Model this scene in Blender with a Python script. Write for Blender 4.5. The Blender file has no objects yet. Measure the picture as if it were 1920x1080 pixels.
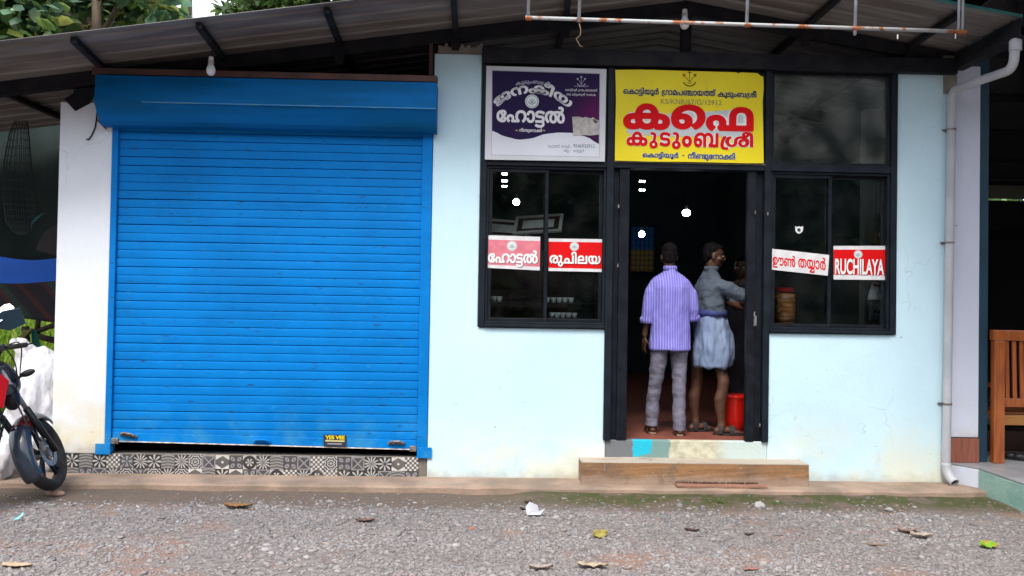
import bpy, math, random
import numpy as np
from mathutils import Vector, Matrix, noise as mnoise
rnd = random.Random(7)
R = math.radians
sc = bpy.context.scene
col = sc.collection

# ------------------------------------------------------------------ camera, sky, sun, exposure
CAM_H, CAM_D = 1.58, 7.0
cam = bpy.data.cameras.new('camera'); cam.lens = 28.125; cam.sensor_width = 36; cam.clip_end = 600
cam_ob = bpy.data.objects.new('camera', cam); col.objects.link(cam_ob)
CM = Matrix.Rotation(-R(1.5), 4, 'Z') @ Matrix.Rotation(R(91.0), 4, 'X') @ Matrix.Rotation(R(.95), 4, 'Z')
cam_ob.matrix_world = Matrix.Translation((0, -CAM_D, CAM_H)) @ CM
sc.camera = cam_ob
sc.view_settings.view_transform = 'Standard'; sc.view_settings.look = 'None'
sc.view_settings.exposure = 1.56; sc.view_settings.gamma = 1; sc.view_settings.use_curve_mapping = False
w = bpy.data.worlds.new('World'); sc.world = w; w.use_nodes = True
nt = w.node_tree; bg = nt.nodes['Background']
sky = nt.nodes.new('ShaderNodeTexSky'); sky.sky_type = 'NISHITA'; sky.sun_disc = False
SUN_EL, SUN_AZ = 56, 200        # azimuth clockwise from +Y
sky.sun_elevation = R(SUN_EL); sky.sun_rotation = R(SUN_AZ); sky.dust_density = 6; sky.air_density = 1.0; sky.ozone_density = 1.0
# thin overcast: a pale cloud layer over the sky, uneven
tcw = nt.nodes.new('ShaderNodeTexCoord'); cn = nt.nodes.new('ShaderNodeTexNoise'); cn.inputs['Scale'].default_value = 2.2; cn.inputs['Detail'].default_value = 5
cr = nt.nodes.new('ShaderNodeMapRange'); cr.inputs['From Min'].default_value = .3; cr.inputs['From Max'].default_value = .7; cr.inputs['To Min'].default_value = .35; cr.inputs['To Max'].default_value = .85
mx = nt.nodes.new('ShaderNodeMix'); mx.data_type = 'RGBA'; mx.inputs[7].default_value = (7.2, 7.9, 8.8, 1)
nt.links.new(tcw.outputs['Generated'], cn.inputs['Vector']); nt.links.new(cn.outputs['Fac'], cr.inputs['Value'])
nt.links.new(cr.outputs['Result'], mx.inputs[0]); nt.links.new(sky.outputs[0], mx.inputs[6]); nt.links.new(mx.outputs[2], bg.inputs['Color'])
bg.inputs['Strength'].default_value = 0.10
sun = bpy.data.lights.new('sun', 'SUN'); sun.energy = 1.1; sun.angle = R(18); sun.color = (1, .95, .88)
sun_ob = bpy.data.objects.new('sun', sun); col.objects.link(sun_ob)
sd = Vector((math.sin(R(SUN_AZ)) * math.cos(R(SUN_EL)), math.cos(R(SUN_AZ)) * math.cos(R(SUN_EL)), math.sin(R(SUN_EL))))
sun_ob.rotation_euler = sd.to_track_quat('Z', 'Y').to_euler(); sun_ob.location = sd * 20 + Vector((0, -4, 6))

def P(px, py, Y):
    "point of the photograph (1920x1080) on the plane y = Y -> (x, z)"
    d = CM.to_3x3() @ Vector((px - 960, 540 - py, -1500)); t = (Y + CAM_D) / d.y
    return d.x * t, CAM_H + d.z * t
def G(px, py, z):
    "point of the photograph on the level z -> (x, y)"
    d = CM.to_3x3() @ Vector((px - 960, 540 - py, -1500)); t = (z - CAM_H) / d.z
    return d.x * t, -CAM_D + d.y * t

# ------------------------------------------------------------------ materials
def new_mat(name):
    m = bpy.data.materials.new(name); m.use_nodes = True
    return m, m.node_tree, m.node_tree.nodes['Principled BSDF']
class N:
    "small wrapper to write node maths"
    def __init__(s, nt): s.nt = nt
    def m(s, op, a, b=None, c=None, clamp=False):
        n = s.nt.nodes.new('ShaderNodeMath'); n.operation = op; n.use_clamp = clamp
        for i, v in enumerate((a, b, c)):
            if v is None: continue
            if isinstance(v, (int, float)): n.inputs[i].default_value = v
            else: s.nt.links.new(v, n.inputs[i])
        return n.outputs[0]
    def coord(s, kind='Object'):
        if kind == 'Position': return s.nt.nodes.new('ShaderNodeNewGeometry').outputs['Position']
        return s.nt.nodes.new('ShaderNodeTexCoord').outputs[kind]
    def xyz(s, v):
        n = s.nt.nodes.new('ShaderNodeSeparateXYZ'); s.nt.links.new(v, n.inputs[0]); return n.outputs
    def noise(s, v, scale, detail=4, stretch=None, rough=.55):
        if stretch:
            mp = s.nt.nodes.new('ShaderNodeMapping'); mp.inputs['Scale'].default_value = stretch; s.nt.links.new(v, mp.inputs[0]); v = mp.outputs[0]
        n = s.nt.nodes.new('ShaderNodeTexNoise'); n.inputs['Scale'].default_value = scale; n.inputs['Detail'].default_value = detail; n.inputs['Roughness'].default_value = rough
        s.nt.links.new(v, n.inputs['Vector']); return n.outputs['Fac']
    def rng(s, v, a, b, c=0., d=1.):
        n = s.nt.nodes.new('ShaderNodeMapRange'); n.interpolation_type = 'SMOOTHSTEP'
        for i, x in zip((1, 2, 3, 4), (a, b, c, d)): n.inputs[i].default_value = x
        s.nt.links.new(v, n.inputs[0]); return n.outputs[0]
    def mix(s, f, a, b):
        n = s.nt.nodes.new('ShaderNodeMix'); n.data_type = 'RGBA'
        for i, v in ((0, f), (6, a), (7, b)):
            if isinstance(v, (int, float)): n.inputs[i].default_value = v
            elif isinstance(v, tuple): n.inputs[i].default_value = (*v[:3], 1)
            else: s.nt.links.new(v, n.inputs[i])
        return n.outputs[2]
    def bump(s, bsdf, h, strength=.3, dist=.01):
        n = s.nt.nodes.new('ShaderNodeBump'); n.inputs['Strength'].default_value = strength; n.inputs['Distance'].default_value = dist
        s.nt.links.new(h, n.inputs['Height']); s.nt.links.new(n.outputs[0], bsdf.inputs['Normal'])
MC = {}
def mat(name, c1, c2=None, scale=6, rough=.7, metal=0, bump=.15, bscale=60, kind='Position', stretch=None, spec=.4, lo=.35, hi=.65, dist=.004, coat=0):
    if name in MC: return MC[name]
    m, nt, b = new_mat(name); n = N(nt); v = n.coord(kind)
    if c2 is None: c2 = tuple(x * .78 for x in c1)
    nt.links.new(n.mix(n.rng(n.noise(v, scale, 5, stretch), lo, hi), c1, c2), b.inputs['Base Color'])
    b.inputs['Roughness'].default_value = rough; b.inputs['Metallic'].default_value = metal
    b.inputs['Specular IOR Level'].default_value = spec; b.inputs['Coat Weight'].default_value = coat
    if bump: n.bump(b, n.noise(v, bscale, 4, stretch), bump, dist)
    MC[name] = m; return m
def attr_mat(name, rough=.8, spec=.3, trans=0, bump=0):
    if name in MC: return MC[name]
    m, nt, b = new_mat(name); a = nt.nodes.new('ShaderNodeAttribute'); a.attribute_name = 'col'
    nt.links.new(a.outputs['Color'], b.inputs['Base Color']); b.inputs['Roughness'].default_value = rough; b.inputs['Specular IOR Level'].default_value = spec
    if trans:
        t = nt.nodes.new('ShaderNodeBsdfTranslucent'); nt.links.new(a.outputs['Color'], t.inputs['Color']); mxs = nt.nodes.new('ShaderNodeMixShader'); mxs.inputs[0].default_value = trans
        nt.links.new(b.outputs[0], mxs.inputs[1]); nt.links.new(t.outputs[0], mxs.inputs[2]); nt.links.new(mxs.outputs[0], nt.nodes['Material Output'].inputs[0])
    if bump: n = N(nt); n.bump(b, n.noise(n.coord('Position'), 90, 3), bump, .004)
    MC[name] = m; return m

def wall_mat(name, base, stain, dirt=(.32, .27, .2), algae=None, zb=.03, zt=.75):
    m, nt, b = new_mat(name); n = N(nt); v = n.coord('Position'); X, Y, Z = n.xyz(v)
    c = n.mix(n.rng(n.noise(v, 1.1, 4), .3, .7), base, tuple(x * .93 for x in base))
    low = n.rng(Z, zb, zt, 1, 0)
    f = n.m('MULTIPLY', low, n.rng(n.noise(v, 2.3, 5), .32, .62)); c = n.mix(n.m('MULTIPLY', f, .85), c, stain)
    # rain splash right above the ground, ragged
    f2 = n.m('MULTIPLY', n.rng(n.m('ADD', Z, n.m('MULTIPLY', n.noise(v, 9, 5), .22)), zb + .06, zb + .24, 1, 0), .6); c = n.mix(f2, c, dirt)
    if algae:
        f3 = n.m('MULTIPLY', n.rng(X, -3.74, -3.62, 1, 0), n.rng(Z, .25, .55, 1, 0)); c = n.mix(n.m('MULTIPLY', f3, n.rng(n.noise(v, 7, 4), .3, .6)), c, algae)
    # thin drips and smudges
    st = n.rng(n.noise(v, 3.0, 6, (2.2, 2.2, .5), .65), .60, .78); c = n.mix(n.m('MULTIPLY', st, .18), c, dirt)
    c = n.mix(n.m('MULTIPLY', n.rng(n.noise(v, .8, 7, None, .7), .45, .7), .12), c, tuple(x * .78 for x in base))
    sp = n.rng(n.noise(v, 26, 2), .72, .75); c = n.mix(n.m('MULTIPLY', sp, .55), c, (.2, .19, .18))
    vo = nt.nodes.new('ShaderNodeTexVoronoi'); vo.feature = 'DISTANCE_TO_EDGE'; vo.inputs['Scale'].default_value = 1.3; mp = nt.nodes.new('ShaderNodeMapping'); nt.links.new(v, mp.inputs[0]); dn = nt.nodes.new('ShaderNodeTexNoise'); dn.inputs['Scale'].default_value = 5; nt.links.new(v, dn.inputs['Vector']); va = nt.nodes.new('ShaderNodeVectorMath'); va.operation = 'MULTIPLY_ADD'; va.inputs[1].default_value = (.25, .25, .25); nt.links.new(dn.outputs['Color'], va.inputs[0]); nt.links.new(mp.outputs[0], va.inputs[2]); nt.links.new(va.outputs[0], vo.inputs['Vector'])
    crk = n.m('MULTIPLY', n.rng(vo.outputs['Distance'], 0, .004, 1, 0), n.rng(n.noise(v, .9, 3), .55, .62)); c = n.mix(n.m('MULTIPLY', crk, .4), c, (.25, .24, .22))
    nt.links.new(c, b.inputs['Base Color']); b.inputs['Roughness'].default_value = .85; b.inputs['Specular IOR Level'].default_value = .25
    n.bump(b, n.m('ADD', n.noise(v, 5, 6), n.m('MULTIPLY', n.noise(v, 70, 4), .25)), .35, .02)
    return m
M_wallblue = wall_mat('pale blue wall paint', (.57, .78, .875), (.72, .72, .58))
M_wallwhite = wall_mat('white wall paint', (.76, .81, .88), (.74, .66, .44), algae=(.33, .33, .1), zb=.22, zt=1.3)
M_pier = wall_mat('lavender white pier paint', (.62, .66, .78), (.6, .6, .6), zb=.4, zt=.9)

def shutter_mat():
    m, nt, b = new_mat('blue shutter paint'); n = N(nt); v = n.coord('Position'); X, Y, Z = n.xyz(v)
    c = n.mix(n.rng(n.noise(v, 1.6, 5), .3, .7), (.0, .195, .60), (.0, .160, .50))
    c = n.mix(n.m('MULTIPLY', n.rng(n.noise(v, 2.4, 6, (.5, 1, 2.5), .7), .48, .72), .5), c, (.0, .12, .40))      # handling marks
    c = n.mix(n.m('MULTIPLY', n.rng(n.noise(v, 11, 5, (1, 1, 3)), .63, .72), .38), c, (.04, .28, .46))    # faded streaks
    c = n.mix(n.m('MULTIPLY', n.rng(n.noise(v, 8, 6, (.7, 1, 5)), .655, .69), .85), c, (.02, .05, .14))    # dark scuffs
    c = n.mix(n.m('MULTIPLY', n.rng(Z, .25, .75, 1, 0), n.rng(n.noise(v, 5, 5), .4, .75, 0, .5)), c, (.06, .30, .45))   # dust near the ground
    nt.links.new(c, b.inputs['Base Color']); b.inputs['Roughness'].default_value = .6; b.inputs['Specular IOR Level'].default_value = .12
    n.bump(b, n.noise(v, 22, 4, (.4, 1, 1)), .12, .01); return m
M_shut = shutter_mat()
M_cover = mat('dusty blue cover paint', (.0, .135, .42), (.0, .095, .25), 2.5, .6, bump=.1, spec=.12, stretch=(.35, 1, 3), lo=.35, hi=.7)
M_frame = mat('black window frame paint', (.006, .009, .015), (.012, .017, .025), 5, .5, bump=.05, spec=.2)
M_frame2 = mat('dark sliding frame paint', (.005, .007, .011), (.011, .014, .02), 9, .45, bump=.05, spec=.2)
M_steel = mat('dark steel', (.009, .010, .016), (.02, .019, .022), 6, .65, bump=.1, spec=.2)
M_brownbeam = mat('brown primer steel', (.11, .05, .04), (.06, .035, .035), 4, .7, bump=.15)
M_concrete = mat('bare concrete', (.26, .24, .21), (.17, .15, .13), 5, .9, bump=.5, bscale=40, dist=.01)
M_sheet = mat('galvanised roof sheet', (.235, .225, .215), (.14, .12, .11), 2.2, .65, .2, .1, stretch=(.4, 2.5, 1))
M_pvc = mat('grey pvc pipe', (.48, .49, .52), (.40, .41, .44), 3, .45, bump=.05)
M_white = mat('white plastic', (.75, .76, .8), (.7, .71, .74), 3, .4, bump=0)
M_black = mat('black plastic', (.012, .012, .014), (.02, .02, .022), 8, .45, bump=.1)
M_rubber = mat('tyre rubber', (.016, .016, .018), (.04, .036, .033), 14, .85, bump=.2)
M_rust = mat('rusty painted pipe', (.42, .44, .44), (.35, .11, .03), 7, .7, bump=.3, lo=.5, hi=.6)
M_rustj = mat('orange rust', (.38, .11, .03), (.22, .07, .03), 16, .85, bump=.4)
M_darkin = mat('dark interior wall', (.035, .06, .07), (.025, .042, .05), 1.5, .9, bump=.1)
M_darkroom = mat('near black wall', (.035, .03, .032), (.022, .02, .022), 1.5, .9, bump=.1)  # even near-black tone, also on a floor and the lower roof
M_redfloor = mat('red oxide floor', (.24, .075, .05), (.17, .055, .04), 4, .45, bump=.1)

def glass_mat(name, tint=(.9, .94, .94), refl=.06, rough=.008, haze=.008):
    m = bpy.data.materials.new(name); m.use_nodes = True; nt = m.node_tree
    nt.nodes.remove(nt.nodes['Principled BSDF']); n = N(nt)
    t = nt.nodes.new('ShaderNodeBsdfTransparent'); t.inputs[0].default_value = (*tint, 1)
    g = nt.nodes.new('ShaderNodeBsdfGlossy'); g.inputs['Roughness'].default_value = rough
    d = nt.nodes.new('ShaderNodeBsdfDiffuse'); d.inputs[0].default_value = (.5, .5, .48, 1)
    lw = nt.nodes.new('ShaderNodeFresnel'); lw.inputs[0].default_value = 1.5
    v = n.coord('Position'); f = n.m('ADD', n.m('MULTIPLY', lw.outputs[0], 1.2), refl - .04, clamp=True)
    a = nt.nodes.new('ShaderNodeMixShader'); nt.links.new(f, a.inputs[0]); nt.links.new(t.outputs[0], a.inputs[1]); nt.links.new(g.outputs[0], a.inputs[2])
    b = nt.nodes.new('ShaderNodeMixShader'); nt.links.new(n.m('MULTIPLY', n.rng(n.noise(v, 3, 6), .35, .8), haze * 2), b.inputs[0])
    nt.links.new(a.outputs[0], b.inputs[1]); nt.links.new(d.outputs[0], b.inputs[2]); nt.links.new(b.outputs[0], nt.nodes['Material Output'].inputs[0])
    return m
M_glass = glass_mat('window glass')
M_glassdusty = glass_mat('dusty transom glass', refl=.10, haze=.10, rough=.16)

def emit_mat(name, c, s):
    m = bpy.data.materials.new(name); m.use_nodes = True; b = m.node_tree.nodes['Principled BSDF']
    b.inputs['Base Color'].default_value = (*c, 1); b.inputs['Emission Color'].default_value = (*c, 1); b.inputs['Emission Strength'].default_value = s; return m

# ------------------------------------------------------------------ mesh helpers
def tag(o, label=None, cat=None, group=None, kind=None):
    if label: o['label'] = label
    if cat: o['category'] = cat
    if group: o['group'] = group
    if kind: o['kind'] = kind
    return o
def empty(name, label, cat, loc=(0, 0, 0), rz=0, group=None):
    o = bpy.data.objects.new(name, None); o.empty_display_size = .1; col.objects.link(o); o.location = loc; o.rotation_euler = (0, 0, rz)
    return tag(o, label, cat, group)
class MB:
    def __init__(s): s.v = []; s.f = []
    def add(s, vs, fs):
        o = len(s.v); s.v += [tuple(p) for p in vs]; s.f += [tuple(i + o for i in f) for f in fs]; return s
    def box(s, x0, x1, y0, y1, z0, z1):
        return s.add([(x0, y0, z0), (x1, y0, z0), (x1, y1, z0), (x0, y1, z0), (x0, y0, z1), (x1, y0, z1), (x1, y1, z1), (x0, y1, z1)],
                     [(0, 3, 2, 1), (4, 5, 6, 7), (0, 1, 5, 4), (1, 2, 6, 5), (2, 3, 7, 6), (3, 0, 4, 7)])
    def hexa(s, a, b):   # two quads (lists of 4 points), bottom a and top b
        return s.add(list(a) + list(b), [(0, 3, 2, 1), (4, 5, 6, 7), (0, 1, 5, 4), (1, 2, 6, 5), (2, 3, 7, 6), (3, 0, 4, 7)])
    def bar(s, p, q, w, h=None):  # rectangular bar from p to q
        p, q = Vector(p), Vector(q); d = (q - p).normalized(); h = h or w
        a = d.cross(Vector((0, 0, 1)));  a = a.normalized() if a.length > 1e-3 else Vector((1, 0, 0)); b = a.cross(d).normalized()
        r = lambda c: [c - a * w / 2 - b * h / 2, c + a * w / 2 - b * h / 2, c + a * w / 2 + b * h / 2, c - a * w / 2 + b * h / 2]
        return s.hexa(r(p), r(q))
    def tube(s, pts, r, n=12, cap=True):
        pts = [Vector(p) for p in pts]; rs = r if isinstance(r, (list, tuple)) else [r] * len(pts)
        o = len(s.v); prev = None
        for i, p in enumerate(pts):
            d = (pts[min(i + 1, len(pts) - 1)] - pts[max(i - 1, 0)]).normalized()
            if prev is None: a = d.orthogonal().normalized()
            else: a = (prev - d * prev.dot(d)); a = a.normalized() if a.length > 1e-5 else d.orthogonal().normalized()
            prev = a; b = d.cross(a)
            for k in range(n):
                t = 2 * math.pi * k / n; s.v.append(tuple(p + (a * math.cos(t) + b * math.sin(t)) * rs[i]))
        for i in range(len(pts) - 1):
            for k in range(n):
                s.f.append((o + i * n + k, o + i * n + (k + 1) % n, o + (i + 1) * n + (k + 1) % n, o + (i + 1) * n + k))
        if cap: s.f.append(tuple(o + k for k in reversed(range(n)))); s.f.append(tuple(o + (len(pts) - 1) * n + k for k in range(n)))
        return s
    def rings(s, rs, cap=True):  # rs: list of rings, each a list of points
        o = len(s.v); n = len(rs[0])
        for r in rs: s.v += [tuple(p) for p in r]
        for i in range(len(rs) - 1):
            for k in range(n): s.f.append((o + i * n + k, o + i * n + (k + 1) % n, o + (i + 1) * n + (k + 1) % n, o + (i + 1) * n + k))
        if cap: s.f.append(tuple(o + k for k in reversed(range(n)))); s.f.append(tuple(o + (len(rs) - 1) * n + k for k in range(n)))
        return s
    def ell(s, c, r, n=16, m=10, rot=None):  # ellipsoid
        vs = []; 
        for i in range(1, m):
            th = math.pi * i / m
            for k in range(n):
                ph = 2 * math.pi * k / n; vs.append(Vector((r[0] * math.sin(th) * math.cos(ph), r[1] * math.sin(th) * math.sin(ph), r[2] * math.cos(th))))
        vs = [Vector((0, 0, r[2]))] + vs + [Vector((0, 0, -r[2]))]
        if rot: vs = [rot @ v for v in vs]
        vs = [v + Vector(c) for v in vs]; fs = []
        for k in range(n): fs.append((0, 1 + k, 1 + (k + 1) % n)); fs.append((len(vs) - 1, 1 + (m - 2) * n + (k + 1) % n, 1 + (m - 2) * n + k))
        for i in range(m - 2):
            for k in range(n): fs.append((1 + i * n + k, 1 + (i + 1) * n + k, 1 + (i + 1) * n + (k + 1) % n, 1 + i * n + (k + 1) % n))
        return s.add(vs, fs)
    def lathe(s, prof, c=(0, 0, 0), n=20):  # prof (r, z)
        return s.rings([[(c[0] + r * math.cos(2 * math.pi * k / n), c[1] + r * math.sin(2 * math.pi * k / n), c[2] + z) for k in range(n)] for r, z in prof])
    def prism(s, poly, x0, x1, ax='x'):  # polygon in (y, z) pushed along x, or (x, z) along y, or (x, y) along z
        f = {'x': lambda t, a, b: (t, a, b), 'y': lambda t, a, b: (a, t, b), 'z': lambda t, a, b: (a, b, t)}[ax]
        n = len(poly); vs = [f(x0, *p) for p in poly] + [f(x1, *p) for p in poly]
        return s.add(vs, [tuple(range(n))[::-1], tuple(range(n, 2 * n))] + [(k, (k + 1) % n, n + (k + 1) % n, n + k) for k in range(n)])
    def mesh(s, name):
        me = bpy.data.meshes.new(name); me.from_pydata(s.v, [], s.f)
        import bmesh
        bm = bmesh.new(); bm.from_mesh(me); bmesh.ops.recalc_face_normals(bm, faces=bm.faces); bm.to_mesh(me); bm.free(); return me
    def build(s, name, material, parent=None, bevel=0, smooth=False, loc=None, label=None):
        return link(name, s.mesh(name), material, parent, bevel, smooth, loc, label)
def link(name, me, material, parent=None, bevel=0, smooth=False, loc=None, label=None):
    if material is not None and not me.materials: me.materials.append(material)
    o = bpy.data.objects.new(name, me); col.objects.link(o)
    if parent: o.parent = parent
    if loc is not None: o.location = loc
    if smooth:
        for p in me.polygons: p.use_smooth = True
    if bevel:
        b = o.modifiers.new('bevel', 'BEVEL'); b.width = bevel; b.segments = 2; b.limit_method = 'ANGLE'; b.angle_limit = R(35)
    if label: o['label'] = label
    return o
def roughen(me, amp, freq, seed=0, axes=(1, 1, 1)):
    for v in me.vertices:
        q = mnoise.noise_vector(v.co * freq + Vector((seed, seed * .7, 0)))
        v.co += Vector((q.x * amp * axes[0], q.y * amp * axes[1], q.z * amp * axes[2]))
    return me
def subdiv(me, cuts=1, smooth=0):
    import bmesh
    bm = bmesh.new(); bm.from_mesh(me); bmesh.ops.subdivide_edges(bm, edges=bm.edges, cuts=cuts, use_grid_fill=True, smooth=smooth); bm.to_mesh(me); bm.free(); return me
def remesh(mb, voxel, name, smooth_it=6, displace=None):
    me0 = mb.mesh('tmp'); o = bpy.data.objects.new('tmp', me0); col.objects.link(o)
    r = o.modifiers.new('r', 'REMESH'); r.mode = 'VOXEL'; r.voxel_size = voxel; r.use_smooth_shade = True
    s = o.modifiers.new('s', 'SMOOTH'); s.factor = .5; s.iterations = smooth_it
    dg = bpy.context.evaluated_depsgraph_get(); me = bpy.data.meshes.new_from_object(o.evaluated_get(dg), depsgraph=dg)
    bpy.data.objects.remove(o); me.name = name
    if displace: displace(me)
    for p in me.polygons: p.use_smooth = True
    return me

# ------------------------------------------------------------------ ground
def ground():
    m, nt, b = new_mat('gravel ground'); n = N(nt); v = n.coord('Position'); X, Y, Z = n.xyz(v)
    c = n.mix(n.rng(n.noise(v, 24, 6), .35, .65), (.24, .21, .20), (.13, .115, .11))
    c = n.mix(n.rng(n.noise(v, 1.3, 4), .52, .68), c, (.24, .15, .115))                          # reddish soil patches
    # damp soil and moss next to the kerb
    edge = n.m('ADD', Y, n.m('MULTIPLY', n.m('SUBTRACT', n.noise(v, 2.2, 4), .5), .35))
    soil = n.rng(edge, -.98, -.74); c = n.mix(n.m('MULTIPLY', soil, .85), c, (.11, .085, .065))
    moss = n.m('MULTIPLY', n.m('MULTIPLY', n.rng(edge, -.85, -.6), n.rng(X, -.2, .8)), n.rng(n.noise(v, 3.1, 5), .36, .53)); c = n.mix(n.m('MULTIPLY', moss, .9), c, (.055, .066, .022)); c = n.mix(n.m('MULTIPLY', soil, n.rng(n.noise(v, 14, 6), .5, .7)), c, (.15, .105, .08))
    nt.links.new(c, b.inputs['Base Color']); b.inputs['Roughness'].default_value = .95; b.inputs['Specular IOR Level'].default_value = .15
    n.bump(b, n.noise(v, 60, 6), .8, .012)
    mb = MB(); xs = np.unique(np.concatenate([np.linspace(-150, -8, 8), np.linspace(-8, 8, 161), np.linspace(8, 150, 8)])); ys = np.unique(np.concatenate([np.linspace(-120, -6, 8), np.linspace(-6, -.25, 70), np.linspace(0, 12, 8), np.linspace(12, 160, 8)]))
    H = {}
    for j, y in enumerate(ys):
        for i, x in enumerate(xs):
            mb.v.append((x, y, gz(x, y)))
    nx = len(xs)
    for j in range(len(ys) - 1):
        for i in range(nx - 1): mb.f.append((j * nx + i, j * nx + i + 1, (j + 1) * nx + i + 1, (j + 1) * nx + i))
    tag(mb.build('ground', m, smooth=True), kind='structure')
def gz(x, y):
    if y > -.2 and -4 < x < 9: return -.06
    a = mnoise.noise(Vector((x * 1.1, y * 1.1, 3))) * .02 + mnoise.noise(Vector((x * 4, y * 4, 9))) * .010
    t = max(0, min(1, (y + .95) / .45)); hump = t * t * (3 - 2 * t) * (.022 if x > .3 else .008)
    return max(-.06, a * (1 if abs(x) < 9 and y > -7 else 0) + hump - .008)
ground()

def gravel():
    rg = np.random.default_rng(3)
    ico = [(0, -.525731, .850651), (.850651, 0, .525731), (.850651, 0, -.525731), (-.850651, 0, -.525731), (-.850651, 0, .525731), (-.525731, .850651, 0), (.525731, .850651, 0), (.525731, -.850651, 0), (-.525731, -.850651, 0), (0, -.525731, -.850651), (0, .525731, -.850651), (0, .525731, .850651)]
    fc = [(1, 2, 6), (1, 7, 2), (3, 4, 5), (4, 3, 8), (6, 5, 11), (5, 6, 10), (9, 10, 2), (10, 9, 3), (7, 8, 9), (8, 7, 0), (11, 0, 1), (0, 11, 4), (6, 2, 10), (1, 6, 11), (3, 5, 10), (5, 4, 11), (2, 7, 9), (7, 1, 0), (3, 9, 8), (4, 8, 0)]
    ico = np.array(ico); fc = np.array(fc)
    pts = []
    n = 62000
    x = rg.uniform(-4.6, 5.0, n * 2); y = -.42 - rg.uniform(0, 1, n * 2) ** .9 * 2.5
    keep = []
    for i in range(n * 2):
        e = y[i] + (mnoise.noise(Vector((x[i] * 2.2, y[i] * 2.2, 0))) * .16)
        eb = -.80 if x[i] < .3 else -.90; p = 1.0 if e < eb else (.04 + .4 * max(0, (eb + .22 - e) / .22))
        if x[i] < -2.3 and e > -1.15: p *= .35
        q = mnoise.noise(Vector((x[i] * .9 + 5, y[i] * 1.6, 4)))
        if q > .18: p *= .45
        if rg.random() < p * .62: keep.append(i)
    x = x[keep]; y = y[keep]; n = len(x)
    s = np.clip(rg.lognormal(math.log(.0072), .50, n), .003, .024)
    z = np.array([gz(a, b) for a, b in zip(x, y)]) + s * rg.uniform(-.2, .2, n)
    V = np.zeros((n, 12, 3))
    jit = 1 + rg.uniform(-.28, .28, (n, 12, 1)); sc3 = np.stack([s * rg.uniform(.9, 1.6, n), s * rg.uniform(.7, 1.1, n), s * rg.uniform(.35, .65, n)], 1)
    V = ico[None] * jit * sc3[:, None, :]
    a = rg.uniform(0, 6.28, n); t = rg.normal(0, .35, n)
    ct, st = np.cos(t)[:, None], np.sin(t)[:, None]; yy = V[:, :, 1] * ct - V[:, :, 2] * st; zz = V[:, :, 1] * st + V[:, :, 2] * ct; V[:, :, 1] = yy; V[:, :, 2] = zz
    ca, sa = np.cos(a)[:, None], np.sin(a)[:, None]; xx = V[:, :, 0] * ca - V[:, :, 1] * sa; yy = V[:, :, 0] * sa + V[:, :, 1] * ca; V[:, :, 0] = xx; V[:, :, 1] = yy
    V += np.stack([x, y, z], 1)[:, None, :]
    F = (fc[None] + (np.arange(n) * 12)[:, None, None]).reshape(-1, 3)
    pal = np.array([(.25, .245, .255), (.19, .19, .205), (.32, .305, .305), (.28, .25, .24), (.34, .285, .26), (.14, .14, .15), (.44, .42, .41), (.36, .24, .20)])
    ci = rg.choice(len(pal), n, p=[.25, .2, .16, .14, .09, .08, .055, .025]); C = pal[ci] * rg.uniform(.7, 1.2, (n, 1)); dust = np.clip((-.9 - y) / 1.6, 0, 1)[:, None] * .45; C = C * .6 + np.array([(.245, .232, .228)]) * .4; C = C * np.array([1 + .30 * mnoise.noise(Vector((a * .8, b * 1.7, 2))) for a, b in zip(x, y)])[:, None]; C = C * (1 - dust) * .86 + np.array([(.33, .29, .275)]) * dust
    me = fast_mesh('gravel', V.reshape(-1, 3), F, np.repeat(C, 12, 0))
    link('gravel', me, attr_mat('gravel stone', .92, .12)); tag(bpy.data.objects['gravel'], kind='stuff', label='loose grey crushed stone gravel on the yard', cat='gravel')
def fast_mesh(name, V, F, C=None):
    me = bpy.data.meshes.new(name); F = np.asarray(F); k = F.shape[1]
    me.vertices.add(len(V)); me.vertices.foreach_set('co', np.asarray(V, dtype=np.float32).ravel())
    me.loops.add(F.size); me.loops.foreach_set('vertex_index', F.astype(np.int32).ravel())
    me.polygons.add(len(F)); me.polygons.foreach_set('loop_start', np.arange(0, F.size, k, dtype=np.int32))
    me.update(calc_edges=True)
    if C is not None:
        at = me.color_attributes.new('col', 'FLOAT_COLOR', 'POINT'); at.data.foreach_set('color', np.concatenate([C, np.ones((len(C), 1))], 1).astype(np.float32).ravel())
    return me
gravel()

# kerb: a thin concrete apron along the wall, ragged at its front lip
M_apron = mat('dusty concrete apron', (.34, .245, .185), (.20, .15, .115), 3, .95, bump=.7, bscale=30, dist=.012, lo=.3, hi=.7)
mb = MB()
n = 150
for i in range(n + 1):
    x = -6.5 + (4.30 + 6.5) * i / n
    yf = -.37 + mnoise.noise(Vector((x * 3, 0, 0))) * .022 + mnoise.noise(Vector((x * 14, 2, 0))) * .006; zt = .052 + mnoise.noise(Vector((x * 5, 5, 0))) * .006
    if x > 3.7: yf += (x - 3.7) * .1
    for p in ((x, yf - .012, -.05), (x, yf - .004, zt - .016), (x, yf + .012, zt), (x, -.19, zt - .003), (x, .02, .048)): mb.v.append(p)
for i in range(n):
    for k in range(4): mb.f.append((i * 5 + k, (i + 1) * 5 + k, (i + 1) * 5 + k + 1, i * 5 + k + 1))
tag(mb.build('kerb', M_apron, smooth=False), kind='structure')

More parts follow.
